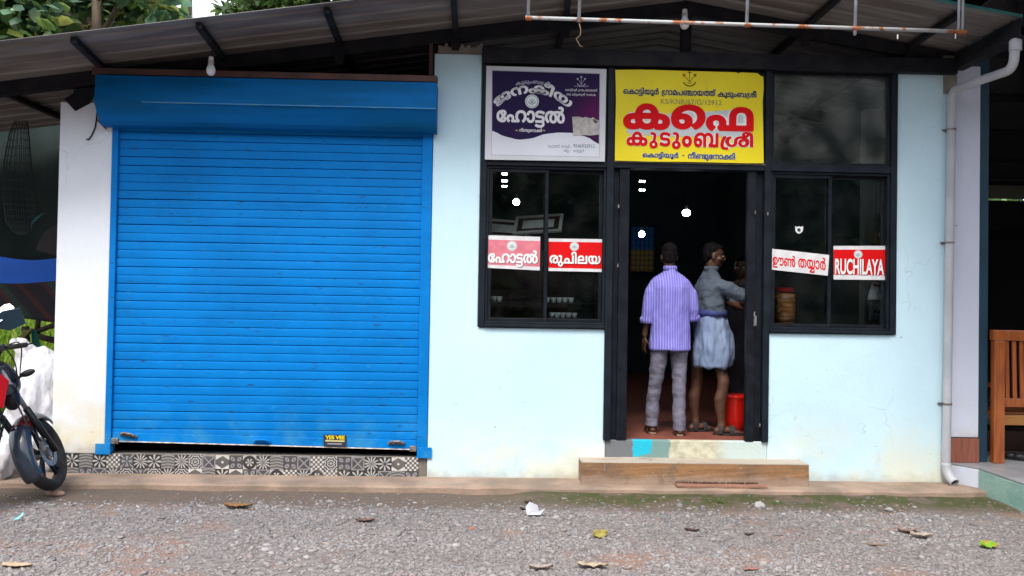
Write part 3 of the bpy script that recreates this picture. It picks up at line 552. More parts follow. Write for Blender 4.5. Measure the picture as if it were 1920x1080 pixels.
# glyph outlines: advance width and contours (1000 units per em)
GLYPHS = {
 6: (453, "226,-12 188,-9 153,-1 122,12 96,30 73,52 56,78 42,108 35,141 32,176 35,212 43,244 56,274 75,300 98,322 125,340 156,353 189,360 226,363 263,360 297,353 328,340 354,323 377,301 396,276 410,246 418,213 421,176 418,140 410,107 396,77 377,51 354,29 328,12 297,-2 263,-9;226,295 196,292 170,282 148,266 130,242 120,212 116,175 120,138 130,109 148,86 171,69 197,59 226,56 256,59 282,69 305,86 323,109 333,139 337,176 334,213 323,242 306,266 283,282 256,292"),
 14: (1451, "347,566 401,563 449,555 490,542 527,524 558,503 585,478 607,450 624,421 637,390 646,357 651,324 653,291 651,245 644,204 633,166 617,133 597,104 573,79 550,61 525,45 498,32 468,22 434,14 398,8 358,3 313,1 263,0 236,0 215,-1 199,-3 180,-7 166,-13 152,-22 143,-33 138,-47 136,-62 137,-76 141,-90 148,-101 159,-110 174,-118 194,-124 212,-127 233,-128 259,-129 633,-129 633,-201 255,-201 222,-200 193,-197 167,-193 144,-187 124,-179 106,-170 89,-158 75,-143 64,-127 56,-109 52,-89 50,-68 51,-46 56,-25 62,-6 73,12 86,27 103,40 118,49 135,56 155,62 178,66 206,69 238,70 249,70 300,71 344,73 382,78 415,84 444,92 468,102 489,113 507,127 523,143 537,162 548,183 556,206 561,232 564,260 565,290 564,316 560,341 553,366 543,390 531,412 514,432 495,450 472,466 445,478 414,488 379,494 339,496 308,495 280,492 255,486 232,479 211,469 193,458 177,446 162,432 150,417 139,401 130,383 122,365 122,358 123,351 120,340 118,330 117,319 117,308 120,271 127,240 140,215 157,197 180,187 209,183 236,186 258,195 274,209 286,227 293,248 295,270 293,291 287,310 276,326 261,339 240,347 214,350 185,347 160,338 138,324 120,307 103,289 89,271 66,329 78,342 91,356 106,369 122,382 140,393 160,402 181,410 204,414 229,416 262,414 290,407 314,396 334,380 350,363 362,342 371,319 376,295 378,270 376,244 370,219 360,194 346,172 328,153 305,137 278,125 246,117 210,115 177,118 148,125 120,138 97,156 77,178 61,204 49,236 42,271 40,311 42,346 49,379 60,410 75,439 94,466 118,491 146,513 178,531 214,546 255,557 299,564;1207,566 1248,562 1285,552 1318,534 1346,509 1369,478 1388,442 1401,401 1409,355 1412,305 1409,241 1398,184 1380,133 1356,89 1325,53 1288,25 1244,4 1195,-8 1139,-12 1093,-11 1053,-6 1016,2 983,12 949,25 916,40 959,108 985,94 1011,83 1037,73 1066,66 1098,61 1134,60 1179,64 1217,74 1248,92 1273,117 1293,146 1307,180 1316,219 1322,260 1324,305 1320,365 1310,413 1292,449 1267,474 1239,489 1205,494 1185,493 1168,489 1153,482 1140,474 1129,463 1120,450 1112,431 1108,408 1106,390 1105,367 1105,340 1105,258 1019,258 1019,333 1019,359 1017,383 1015,404 1012,423 1007,438 1000,451 991,465 979,476 966,484 945,492 920,494 888,490 861,479 840,460 826,434 817,405 814,372 814,351 816,332 818,316 823,293 829,271 748,254 742,273 737,294 733,316 730,338 729,359 728,378 730,411 737,442 748,472 765,499 786,522 812,540 842,555 878,563 918,566 951,564 981,556 1006,544 1029,526 1049,505 1066,480 1053,481 1073,508 1095,530 1120,546 1146,557 1175,564"),
 20: (757, "448,566 508,564 558,557 600,545 635,529 662,510 682,488 696,462 704,434 707,404 706,386 702,368 696,352 688,336 677,321 664,308 647,295 628,284 605,274 601,280 636,267 665,249 688,227 705,201 715,172 718,140 713,96 697,59 670,29 635,7 591,-7 539,-11 512,-10 486,-8 462,-4 441,0 459,69 477,65 494,62 511,60 529,59 560,61 585,68 605,78 619,94 628,116 631,144 629,162 624,180 615,196 601,210 590,219 576,226 562,232 543,236 519,239 490,240 468,240 468,310 492,310 512,311 532,313 552,318 569,323 584,331 597,341 607,353 614,366 619,381 620,399 616,425 602,448 580,468 547,482 502,491 445,494 397,492 351,485 310,474 271,459 237,441 207,419 181,394 160,367 142,336 130,304 122,269 120,233 120,225 122,191 127,160 135,134 146,111 160,92 176,77 195,66 216,60 239,58 263,61 284,70 296,78 306,90 314,104 320,119 324,137 325,157 322,187 313,212 298,232 279,246 257,255 231,258 209,256 187,251 166,242 146,231 127,217 109,201 113,283 132,296 153,306 176,316 199,322 222,327 245,328 276,326 305,320 330,309 353,294 372,276 388,254 399,227 406,198 408,165 406,130 399,98 387,70 371,45 351,25 328,9 300,-3 270,-10 237,-12 203,-9 171,0 140,14 111,34 87,61 66,94 51,132 42,178 39,229 42,278 51,323 66,366 88,405 114,441 147,473 185,501 228,524 276,542 329,555 386,563"),
 23: (1038, "216,-12 161,-7 115,8 79,32 53,65 37,105 32,152 34,182 41,209 53,234 69,255 87,273 109,288 126,297 143,304 162,311 184,316 207,321 234,324 263,326 296,328 333,328 716,328 770,327 815,324 854,318 886,310 916,298 942,282 960,267 976,250 988,230 998,208 1004,182 1006,152 1001,105 986,65 961,32 927,8 884,-7 832,-12 807,-11 780,-10 755,-6 731,0 750,67 765,63 784,60 802,59 819,58 850,61 875,68 895,82 909,100 917,123 920,151 917,177 909,198 896,215 880,229 860,240 837,247 812,252 782,256 748,257 708,258 331,258 287,257 251,256 222,252 199,247 177,240 157,229 141,216 128,199 121,178 118,154 119,133 124,115 130,100 140,86 152,76 166,68 182,62 200,59 219,58 240,59 262,63 284,68 306,77 328,90 352,106 402,52 382,38 362,26 343,16 324,7 304,0 284,-5 262,-9 240,-11;523,566 573,562 617,549 654,528 686,501 711,466 731,426 745,381 753,332 756,279 753,220 744,167 728,120 707,80 680,47 648,22 611,3 570,-8 524,-12 489,-10 457,-4 426,6 399,21 374,39 352,62 333,89 317,119 304,154 295,192 290,234 288,279 295,362 316,432 351,490 398,532 455,558;523,496 477,490 439,472 410,442 390,400 378,345 374,278 376,231 381,190 390,155 403,125 420,101 440,82 464,69 491,61 521,58 552,61 579,68 603,82 623,100 640,124 653,154 662,190 668,231 670,278 668,325 663,366 654,402 641,431 624,455 604,473 580,486 553,493"),
 25: (897, "622,566 668,562 710,551 747,532 780,506 807,475 829,437 845,394 855,346 858,293 856,250 850,211 840,174 827,139 810,106 788,76 764,46 735,19 703,-8 649,53 672,71 693,90 712,111 729,134 743,160 754,188 763,220 768,253 770,290 768,329 762,365 752,397 738,425 720,449 700,468 676,483 649,491 620,494 596,493 575,488 558,480 544,471 531,460 521,447 511,428 504,406 498,380 495,347 493,304 492,252 492,243 491,213 490,186 486,161 482,139 476,118 470,100 461,82 451,66 439,51 420,33 399,17 374,4 346,-5 314,-10 278,-12 231,-8 189,2 151,20 118,45 90,77 68,115 52,159 42,208 39,263 41,307 47,347 56,384 70,419 88,452 109,482 134,512 162,539 194,566 248,504 226,487 205,468 186,446 169,422 154,396 142,367 134,336 129,302 127,265 129,225 135,189 145,157 159,129 176,105 196,86 220,71 246,63 274,60 301,61 323,66 340,72 355,82 367,93 377,106 387,125 394,149 399,176 402,210 403,251 404,300 404,313 405,356 410,393 416,425 426,453 439,477 454,499 474,519 497,536 522,549 550,558 584,564"),
 28: (933, "862,554 862,0 17,0 17,70 448,70 394,58 407,69 421,84 434,102 446,123 453,149 455,179 452,211 443,239 428,263 408,281 382,291 351,295 320,292 294,282 274,265 259,243 250,216 247,185 247,173 248,162 249,154 250,146 167,135 165,147 163,162 162,178 161,194 167,242 184,283 214,318 252,344 299,360 354,365 386,363 414,358 439,350 461,339 480,325 496,309 509,291 520,272 528,251 534,229 538,207 539,185 538,166 536,148 532,132 526,116 519,101 512,88 499,69 485,54 460,70 776,70 776,554"),
 30: (939, "297,566 332,565 365,561 394,555 422,546 447,535 470,520 491,503 512,482 531,458 501,470 522,496 546,519 572,539 603,554 641,563 685,566 731,563 772,554 806,538 835,518 859,494 876,467 889,438 896,408 899,377 898,351 894,328 888,307 880,288 869,271 856,255 840,241 822,228 801,216 636,181 574,173 554,171 532,169 507,168 482,167 459,166 439,166 242,166 218,166 197,165 182,164 163,160 149,156 136,148 127,138 122,127 121,114 124,92 134,76 148,66 166,60 183,57 199,56 229,57 259,60 288,66 316,73 344,82 370,91 396,101 420,111 444,121 459,128 474,134 488,140 503,147 517,153 532,158 554,167 576,174 598,182 621,188 642,196 658,204 672,210 684,216 695,222 706,226 719,228 735,229 759,228 782,224 804,218 823,208 840,196 854,181 865,163 871,141 873,115 869,77 856,46 834,21 805,3 769,-8 726,-12 691,-10 661,-3 636,8 617,22 601,38 590,58 582,78 578,98 576,119 578,137 584,154 593,168 606,181 621,191 638,198 690,217 680,210 670,199 660,185 652,168 647,148 645,124 648,100 655,82 668,68 684,58 703,52 725,50 749,52 768,59 781,70 790,83 795,98 797,115 794,138 786,155 773,167 758,175 740,180 722,181 697,179 675,172 661,165 647,156 632,146 626,155 612,142 598,130 581,117 563,105 550,97 535,89 520,81 483,63 446,47 410,32 375,19 340,8 304,0 269,-7 234,-11 199,-12 172,-11 146,-7 121,0 98,9 78,22 61,38 48,59 41,84 38,113 39,131 43,148 50,165 60,181 73,194 89,206 104,214 120,221 140,226 163,230 191,232 225,233 572,233 607,234 639,235 666,238 691,241 712,246 732,252 748,258 763,267 775,276 787,288 797,302 804,318 809,335 812,353 813,373 812,391 807,410 800,428 790,447 776,462 758,476 736,487 709,494 677,496 657,495 638,492 621,486 606,479 593,470 582,459 571,444 563,426 557,405 553,380 551,348 550,310 550,259 467,259 467,323 466,352 463,379 458,404 449,428 435,449 417,467 404,476 389,483 372,490 351,495 325,498 294,499 259,498 228,495 200,490 177,482 155,471 136,456 132,451 129,444 126,437 124,430 120,416 117,404 116,393 115,381 117,355 125,334 137,318 153,308 172,302 194,300 219,302 238,310 251,321 260,336 264,351 266,367 264,386 258,401 248,414 234,423 215,428 192,430 166,428 142,422 120,412 101,400 85,387 71,373 75,415 93,432 113,447 135,460 159,470 185,476 212,478 241,476 266,471 288,462 305,450 319,436 329,420 336,403 341,385 342,366 340,344 335,324 327,304 315,286 299,270 280,258 256,248 228,242 195,240 150,244 113,257 82,278 61,306 47,342 43,385 46,418 56,449 72,477 94,502 123,524 158,542 198,555 245,563"),
 33: (563, "269,566 326,564 377,557 422,546 464,533 502,517 536,500 489,433 461,449 429,464 394,476 356,486 314,492 268,494 236,493 208,489 185,482 166,473 150,462 138,450 129,435 124,420 122,403 123,386 127,371 133,359 142,349 158,337 178,329 203,323 232,320 264,318 299,317 307,317 356,315 397,310 430,301 458,289 481,273 500,253 509,240 516,226 522,210 526,184 528,158 525,126 516,96 502,70 482,46 455,26 423,10 385,-2 340,-10 289,-12 235,-10 186,-4 142,7 100,21 60,39 20,59 66,125 87,113 108,102 130,92 154,83 179,75 206,68 233,64 262,61 293,60 326,61 355,65 378,72 398,81 414,92 426,105 434,120 439,136 441,153 439,174 434,192 426,208 412,220 400,227 384,233 366,238 343,241 314,243 280,244 270,244 226,246 184,251 146,259 113,271 86,287 65,307 56,320 48,333 42,348 38,364 36,382 35,402 38,433 46,461 60,487 80,510 105,529 137,545 175,557 219,564"),
 38: (1014, "507,-12 466,-9 429,0 396,16 368,37 345,64 326,96 313,133 306,174 303,219 305,262 313,301 325,338 341,373 361,405 385,434 411,460 440,484 471,504 486,520 516,535 546,547 576,556 608,561 642,565 678,566 726,564 769,556 808,544 843,527 874,507 901,483 924,456 942,425 956,392 967,357 973,320 975,281 973,236 966,195 954,156 938,122 919,90 897,61 872,35 844,12 814,-9 765,54 786,68 807,85 826,104 843,124 857,148 870,174 879,204 884,236 886,271 883,313 875,352 861,388 842,420 817,446 788,468 753,484 713,494 668,497 639,496 612,494 596,491 579,487 562,482 531,467 506,453 483,435 461,414 441,389 424,361 410,330 399,297 393,260 391,221 393,182 398,148 408,122 420,100 434,84 450,72 469,64 487,60 507,58 527,60 546,64 564,72 581,83 595,99 607,120 616,147 621,181 623,221 621,258 615,293 604,327 590,359 572,388 552,415 529,438 503,458 475,473 454,483 431,490 409,494 386,496 359,497 312,494 269,484 232,468 201,446 175,420 154,388 140,353 131,315 128,273 130,240 135,209 143,180 154,154 169,130 186,108 205,88 226,70 250,54 200,-9 172,9 146,31 120,56 98,84 78,115 62,150 49,189 42,231 39,277 41,317 48,355 60,392 75,425 96,456 120,483 149,507 181,527 218,544 259,556 303,564 351,566 383,565 413,562 442,556 469,548 497,537 524,523 549,503 593,473 632,435 665,389 691,337 706,281 711,219 708,174 701,133 688,96 669,64 646,37 618,16 586,0 549,-9"),
 42: (911, "288,566 317,565 344,560 367,552 388,543 407,530 423,516 438,501 451,484 462,465 449,466 471,498 496,523 523,542 554,555 590,563 630,566 679,562 722,550 761,530 794,502 822,470 844,431 859,388 869,342 872,292 870,249 864,210 854,173 840,139 823,106 802,76 777,46 749,19 717,-8 663,53 686,71 706,90 726,112 743,135 757,161 768,190 777,221 782,255 784,292 782,329 776,364 765,396 751,424 733,448 711,468 686,482 659,491 629,494 603,492 581,488 562,480 545,468 531,454 519,436 511,420 506,402 502,382 500,358 498,327 498,291 498,0 412,0 412,291 412,326 410,356 408,381 404,402 398,420 390,436 378,454 363,468 347,480 328,488 307,492 284,494 255,491 227,482 202,468 181,448 162,424 147,396 136,364 129,329 127,292 129,254 134,219 144,187 156,158 170,133 187,110 206,90 226,71 247,55 189,-8 161,16 136,42 112,68 91,98 73,130 58,164 48,203 41,245 39,292 42,344 53,391 70,434 93,473 122,505 156,531 196,550 240,562"),
 44: (896, "229,346 272,343 309,335 340,320 367,302 389,280 406,256 417,229 425,201 427,173 426,147 421,124 414,102 405,83 394,68 382,57 357,70 739,70 739,554 825,554 825,0 328,0 299,52 311,66 322,81 331,96 338,114 342,135 343,158 340,192 330,220 314,244 292,262 263,272 229,276 207,274 187,269 168,260 153,249 140,236 130,220 122,203 118,184 116,164 118,142 122,121 130,102 141,84 156,67 175,51 129,-7 103,15 79,39 60,66 44,96 35,130 32,166 35,200 43,231 56,260 75,285 98,306 126,323 157,336 191,343"),
 45: (1129, "229,346 272,343 309,335 340,320 367,302 389,280 406,256 417,229 425,201 427,173 426,147 421,124 414,102 405,83 394,68 382,57 357,70 634,70 634,0 328,0 299,52 311,66 322,81 331,96 338,114 342,135 343,158 340,192 330,220 314,244 292,262 263,272 229,276 207,274 187,269 168,260 153,249 140,236 130,220 122,203 118,184 116,164 118,142 122,121 130,102 141,83 156,66 175,51 129,-7 102,14 79,39 59,66 44,96 35,130 32,166 35,200 43,231 56,260 75,285 98,306 126,323 157,336 191,343;816,566 856,564 892,558 924,549 953,536 979,520 1001,501 1022,477 1038,450 1050,419 1059,383 1064,341 1066,292 1066,0 573,0 573,292 574,327 576,358 580,386 586,410 593,432 602,452 612,470 624,487 638,502 660,521 685,536 714,549 745,558 779,564;817,494 793,493 771,489 752,482 733,474 717,463 703,451 690,435 679,415 670,392 664,362 660,325 659,279 659,70 980,70 980,271 979,317 975,355 968,387 959,413 948,434 934,451 920,463 904,474 886,482 866,489 843,493"),
 46: (1306, "358,566 410,563 455,554 492,539 524,519 552,496 576,469 596,428 608,266 608,0 522,0 522,306 521,343 517,374 512,400 503,422 492,440 478,456 463,468 447,477 430,484 409,490 385,493 357,494 311,490 270,479 232,460 200,436 173,405 152,370 136,329 126,286 123,239 123,228 125,193 130,161 138,134 149,111 163,92 180,77 198,66 219,60 242,58 266,61 286,70 298,78 308,90 316,103 322,119 326,137 327,157 324,188 315,213 301,232 282,247 259,255 233,258 207,256 183,249 159,238 136,223 115,206 95,186 80,248 101,270 126,290 154,306 184,318 216,326 248,328 279,326 307,320 332,309 355,294 374,276 390,254 401,227 408,198 410,165 408,130 401,98 389,70 373,45 353,25 330,9 303,-3 273,-10 240,-12 206,-9 174,0 142,14 114,35 90,62 70,96 54,137 45,185 42,241 47,308 61,367 84,419 116,463 154,500 198,528 248,549 301,562;1235,554 1235,0 821,0 785,54 803,72 821,92 838,112 853,135 866,160 878,187 887,218 892,253 894,292 892,329 886,364 875,396 861,424 843,448 822,468 797,482 770,491 740,494 714,492 692,488 673,480 657,468 642,454 630,436 623,420 617,402 613,382 610,357 609,325 608,285 608,0 522,0 522,258 571,422 566,477 587,505 611,528 638,545 668,557 702,564 741,566 790,562 833,550 872,530 905,502 932,470 954,431 970,388 979,342 982,292 981,256 977,224 970,194 961,167 951,142 939,120 926,99 912,80 897,61 877,70 1149,70 1149,554"),
 47: (654, "394,566 436,564 475,559 511,550 542,538 569,522 590,502 606,480 616,454 619,425 618,403 614,383 606,365 596,350 585,338 571,329 556,321 535,315 509,312 477,311 448,311 415,310 392,308 376,305 364,301 356,295 350,288 347,280 346,270 349,254 358,243 372,236 392,232 416,230 444,229 456,229 486,228 513,225 536,220 556,214 573,205 587,195 602,179 612,160 618,138 620,113 618,90 611,68 600,48 585,31 566,16 542,4 514,-5 481,-10 443,-12 420,-11 397,-10 373,-7 350,-3 327,1 306,6 286,12 268,18 252,25 283,93 308,83 334,74 360,68 386,63 413,60 441,59 473,61 498,66 516,74 532,91 537,111 534,129 527,142 514,150 498,155 478,158 454,159 439,159 399,160 366,164 339,170 317,179 299,190 285,203 276,217 270,232 265,248 264,268 266,290 272,312 279,324 288,336 299,346 314,356 333,365 354,372 378,377 407,380 441,381 482,381 506,383 522,390 532,402 535,423 531,445 518,463 497,477 469,486 434,492 393,494 337,490 288,478 248,458 214,430 187,397 166,358 152,315 143,268 140,217 141,182 143,147 146,111 151,76 157,42 165,9 83,-4 74,30 66,67 60,106 56,146 53,183 52,219 56,285 69,345 90,400 119,448 157,489 203,522 258,546 322,561"),
 48: (723, "354,566 404,564 449,558 490,548 525,533 556,516 583,494 601,477 616,458 628,437 639,415 648,390 654,363 659,334 662,301 663,266 663,0 60,0 60,268 61,302 64,333 68,362 75,388 84,413 94,436 107,456 122,476 138,493 164,515 194,533 228,547 265,558 307,564;307,495 280,493 255,486 233,474 213,458 196,440 181,418 171,398 163,375 156,350 150,320 147,287 146,249 146,68 195,103 235,138 272,175 305,213 333,251 356,289 372,327 383,365 386,402 384,428 378,450 367,469 352,483 332,492;472,393 469,354 460,315 445,277 424,239 399,201 368,162 333,124 293,85 249,45 247,65 266,66 285,67 304,68 332,70 360,70 577,70 577,249 575,296 571,337 562,372 551,402 535,429 515,450 491,468 462,483 428,494 430,501 442,486 452,471 460,454 467,437 471,416"),
 49: (1035, "661,-12 634,-11 606,-8 578,-3 549,5 521,15 493,29 486,32 478,36 469,40 463,43 429,70 399,99 375,129 355,161 339,194 327,229 319,265 314,301 312,338 313,364 316,389 322,412 329,434 338,454 349,473 356,484 370,501 386,516 402,529 421,540 440,549 460,556 481,562 503,565 525,566 586,559 637,538 679,502 710,455 728,398 734,332 730,274 717,220 696,170 668,124 633,86 593,53 585,47 578,42 569,38 560,33 532,19 502,7 472,-2 441,-7 409,-11 376,-12 325,-9 277,0 234,14 194,34 159,58 128,86 101,119 79,156 62,196 49,240 42,286 39,335 42,380 51,420 66,456 86,488 111,515 141,537 176,553 214,563 256,566 293,564 325,557 354,546 379,530 402,512 421,490 362,431 352,448 339,463 324,476 305,487 283,494 257,496 233,494 210,488 190,478 171,464 156,446 143,424 134,397 128,367 126,333 129,286 139,241 155,198 177,159 206,124 241,96 282,74 329,60 383,56 404,57 426,58 448,62 469,66 480,70 492,74 504,78 514,82 537,96 558,113 579,134 598,159 614,187 628,219 639,254 645,291 647,332 645,369 639,401 630,428 617,450 602,467 585,480 566,489 546,494 525,496 501,494 479,488 458,477 441,462 426,444 414,422 406,395 401,366 399,332 401,297 406,262 416,228 428,196 444,166 462,139 484,115 508,95 534,78 544,75 552,74 560,72 570,69 589,64 611,60 636,57 661,56 713,60 759,71 798,90 831,115 858,146 879,182 894,222 903,266 906,312 904,351 898,388 887,424 873,458 855,490 833,519 902,566 930,529 953,489 970,448 983,404 990,360 993,314 991,268 983,224 972,183 955,145 934,110 908,80 877,53 842,30 803,12 760,-1 712,-9"),
 50: (736, "364,566 417,563 466,555 510,542 549,524 584,501 614,474 639,443 660,409 676,371 688,330 695,287 697,242 694,186 685,138 669,96 648,62 623,35 593,14 560,0 524,-9 485,-12 444,-9 408,1 377,17 351,38 329,64 312,94 301,126 293,160 291,196 297,255 314,306 342,348 380,379 426,398 479,404 515,401 547,391 576,375 602,354 624,329 642,301 656,270 664,239 668,206 643,209 637,229 628,249 616,268 602,286 586,302 566,316 545,326 522,332 496,334 458,330 427,317 404,296 388,269 378,236 375,198 376,171 380,147 386,124 395,105 407,89 422,76 439,66 461,60 485,58 511,60 534,66 554,77 572,92 587,113 598,138 607,169 612,206 614,248 614,254 612,270 610,290 607,310 606,316 606,323 606,330 604,335 596,363 583,389 565,414 543,436 516,456 485,472 449,484 409,492 364,494 318,491 276,482 239,468 206,448 179,423 157,393 141,358 131,318 128,273 130,240 135,209 143,180 154,154 169,130 186,108 205,88 226,70 250,54 200,-9 172,9 146,31 120,56 98,84 78,115 62,150 49,189 42,231 39,277 41,314 47,350 58,385 73,418 92,449 116,478 145,503 179,525 218,542 261,556 310,563"),
 52: (859, "788,554 788,0 63,0 63,313 65,359 70,398 80,431 92,459 108,483 126,504 149,523 174,538 202,550 234,559 268,564 305,566 343,564 378,559 410,551 437,539 462,525 483,507 502,485 518,459 530,430 538,397 542,361 544,322 544,222 149,222 149,70 702,70 702,554;304,496 255,491 216,478 186,454 165,421 153,377 149,321 149,292 458,292 458,320 454,377 442,422 421,456 392,478 353,492"),
 56: (1040, "684,566 732,563 777,556 818,543 855,526 888,504 917,478 942,447 963,413 980,376 991,334 999,290 1001,242 998,186 989,138 973,96 952,62 927,35 897,14 864,0 828,-9 789,-12 748,-9 712,1 681,17 655,38 633,64 616,94 605,126 597,160 595,196 601,255 618,306 646,348 684,379 730,398 783,404 819,401 851,391 880,375 906,354 928,329 946,301 960,270 969,239 973,206 947,209 941,229 932,249 920,268 906,286 890,302 870,316 849,326 826,332 800,334 762,330 731,317 708,296 692,269 682,236 679,198 680,171 684,147 690,124 700,105 711,89 726,76 744,66 765,60 789,58 815,60 838,66 858,77 876,92 891,113 902,138 911,169 916,206 918,248 918,254 916,270 914,290 911,310 911,316 912,323 912,330 901,364 887,392 868,417 846,439 820,458 791,474 759,485 725,492 689,494 662,493 636,490 614,485 593,478 575,469 559,459 537,438 519,412 507,382 499,346 494,307 492,263 492,246 491,200 487,161 480,128 470,99 456,74 439,51 420,33 399,17 374,4 346,-5 314,-10 278,-12 231,-8 189,2 151,20 118,45 90,77 68,115 52,159 42,208 39,263 41,307 47,347 56,384 70,419 88,452 109,482 134,512 162,539 194,566 248,504 226,487 205,468 186,446 169,422 154,396 142,367 134,336 129,302 127,265 129,225 135,189 145,157 159,129 176,105 196,86 220,71 246,63 274,60 300,61 322,66 340,72 354,82 367,93 377,106 387,125 394,149 399,176 402,206 403,236 404,265 404,280 406,334 414,381 426,420 442,452 463,481 488,506 515,525 544,541 575,552 608,560 645,564"),
 58: (1223, "627,566 655,564 682,560 707,552 730,540 750,525 768,507 777,496 786,483 794,469 801,452 807,432 812,408 816,379 818,344 819,303 819,269 820,234 821,202 824,173 829,147 836,125 846,106 856,93 869,82 883,72 901,66 923,61 949,60 978,63 1004,71 1027,86 1047,105 1064,129 1078,158 1088,190 1094,226 1096,266 1094,303 1089,336 1080,368 1069,396 1055,422 1038,446 1019,468 998,487 976,504 1029,566 1061,539 1090,512 1114,482 1136,452 1153,419 1166,384 1176,347 1182,307 1184,263 1181,208 1171,159 1155,115 1133,77 1105,45 1072,20 1035,2 992,-8 945,-12 909,-10 877,-5 849,4 824,17 803,32 784,51 772,66 762,82 754,100 747,118 741,139 737,162 734,187 733,215 732,246 732,295 731,338 729,374 724,402 718,425 710,444 699,460 684,475 666,486 643,492 615,494 589,492 566,484 553,477 541,468 531,457 521,442 512,424 506,404 502,379 499,347 498,309 498,0 412,0 412,292 412,327 410,356 408,381 404,402 398,420 390,436 378,454 363,468 346,480 328,488 307,492 284,494 255,491 227,482 202,468 181,448 162,424 147,396 136,364 129,329 127,292 129,254 134,219 144,187 156,158 170,133 187,110 206,90 226,71 247,55 189,-8 161,16 136,42 112,68 91,98 73,130 58,164 48,203 41,245 39,292 42,341 52,387 68,430 90,469 118,502 152,529 192,550 237,562 288,566 328,563 363,555 392,540 417,522 439,499 459,472 454,473 474,502 498,525 525,543 555,556 589,563"),
 59: (1190, "229,346 272,343 309,335 340,320 367,302 389,280 406,256 417,229 425,201 427,173 426,147 421,124 414,102 405,83 394,68 382,57 357,70 676,70 691,0 328,0 299,52 311,66 322,81 331,96 338,114 342,135 343,158 340,192 330,220 314,244 292,262 263,272 229,276 207,274 187,269 168,260 153,249 140,236 130,220 122,203 118,184 116,164 118,142 122,121 130,102 141,84 156,67 175,51 129,-7 103,15 79,39 60,66 44,96 35,130 32,166 35,200 43,231 56,260 75,285 98,306 126,323 157,336 191,343;856,566 904,564 947,556 986,544 1021,527 1052,507 1078,483 1101,456 1119,425 1133,392 1143,357 1149,320 1151,281 1149,236 1142,195 1130,156 1114,122 1095,90 1073,61 1048,35 1020,12 990,-9 940,54 961,68 982,85 1001,104 1018,125 1033,149 1046,176 1055,205 1060,237 1062,271 1059,313 1051,352 1038,387 1019,418 995,444 967,466 934,481 896,491 854,494 812,491 774,481 741,464 712,443 688,416 669,385 655,350 647,313 644,273 646,240 650,210 658,183 668,158 681,135 696,114 715,94 735,76 757,59 719,0 686,0 638,64 624,81 611,100 598,120 586,142 576,165 567,190 560,218 556,247 555,278 557,318 564,356 574,392 590,425 609,456 632,483 660,507 692,527 727,544 766,556 809,564"),
 64: (504, "463,279 462,241 458,204 452,169 442,136 429,105 413,76 393,51 369,29 342,12 309,-2 273,-9 231,-12 199,-10 169,-5 142,4 119,17 98,31 80,48 64,67 50,86 39,107 30,128 23,149 17,169 104,186 109,168 116,149 124,129 135,110 148,93 164,78 182,67 204,60 230,58 263,61 291,70 314,86 334,107 349,133 360,164 369,198 373,236 375,278 373,320 369,358 360,392 349,422 334,448 315,468 292,484 266,493 235,496 210,494 189,487 170,476 154,461 140,444 129,426 120,407 113,388 107,370 21,387 28,408 36,429 46,450 59,471 73,490 89,508 108,524 129,538 152,550 179,559 208,564 241,566 280,563 315,556 346,542 372,525 395,504 414,478 430,450 442,420 452,386 458,352 462,316"),
 65: (228, "-34,843 -10,842 12,839 32,835 51,829 68,820 83,810 100,795 115,779 127,760 137,740 144,715 150,686 154,653 156,613 157,567 157,0 71,0 71,542 71,575 70,605 68,632 66,656 63,678 60,696 55,713 48,727 41,739 28,753 12,764 -8,771 -32,773 -54,771 -76,764 -89,756 -101,746 -111,734 -119,718 -123,700 -125,678 -125,669 -124,660 -122,650 -121,641 -205,626 -207,638 -209,650 -210,663 -211,674 -208,710 -200,741 -186,768 -168,791 -147,810 -122,824 -94,835 -65,841"),
 66: (228, "-109,843 -81,842 -52,839 -24,835 5,828 32,817 59,803 93,777 119,744 136,706 148,660 155,606 157,542 157,0 71,0 71,525 71,551 70,574 70,596 68,616 66,635 64,652 58,676 50,696 33,726 12,748 -12,762 -42,772 -77,777 -117,779 -140,777 -162,770 -181,760 -196,746 -206,728 -209,706 -205,683 -194,664 -182,653 -166,647 -145,645 -122,647 -105,654 -92,666 -84,680 -79,695 -77,711 -80,734 -87,756 -95,769 -104,780 -116,790 -24,770 -17,758 -12,743 -8,725 -7,706 -8,684 -13,663 -20,643 -31,625 -46,609 -65,596 -88,586 -116,580 -149,578 -172,580 -195,585 -216,593 -236,605 -253,619 -268,637 -278,658 -285,681 -287,708 -285,733 -278,756 -266,778 -250,796 -230,812 -205,826 -177,835 -145,841"),
 67: (332, "155,-227 103,-222 59,-205 22,-178 -4,-143 -21,-101 -26,-53 -23,-20 -16,10 -3,37 14,61 36,81 61,98 90,110 121,118 154,120 189,118 220,111 248,99 274,83 295,63 312,40 325,12 332,-19 335,-53 332,-87 325,-117 312,-145 295,-169 274,-189 248,-206 220,-217 189,-225;155,-161 181,-158 204,-149 224,-134 240,-113 250,-86 253,-53 250,-21 241,6 225,27 205,42 181,51 154,54 128,51 104,42 84,27 68,6 59,-21 56,-54 59,-86 69,-112 84,-134 105,-149 128,-158;104,566 141,564 173,556 198,544 219,527 236,507 248,483 256,457 260,429 262,400 260,357 254,309 244,256 232,199 216,142 199,84 119,99 135,155 148,208 159,258 167,305 172,351 174,395 172,422 167,445 158,466 143,481 122,491 94,494 78,493 62,492 46,489 34,486 17,555 35,560 56,563 80,565"),
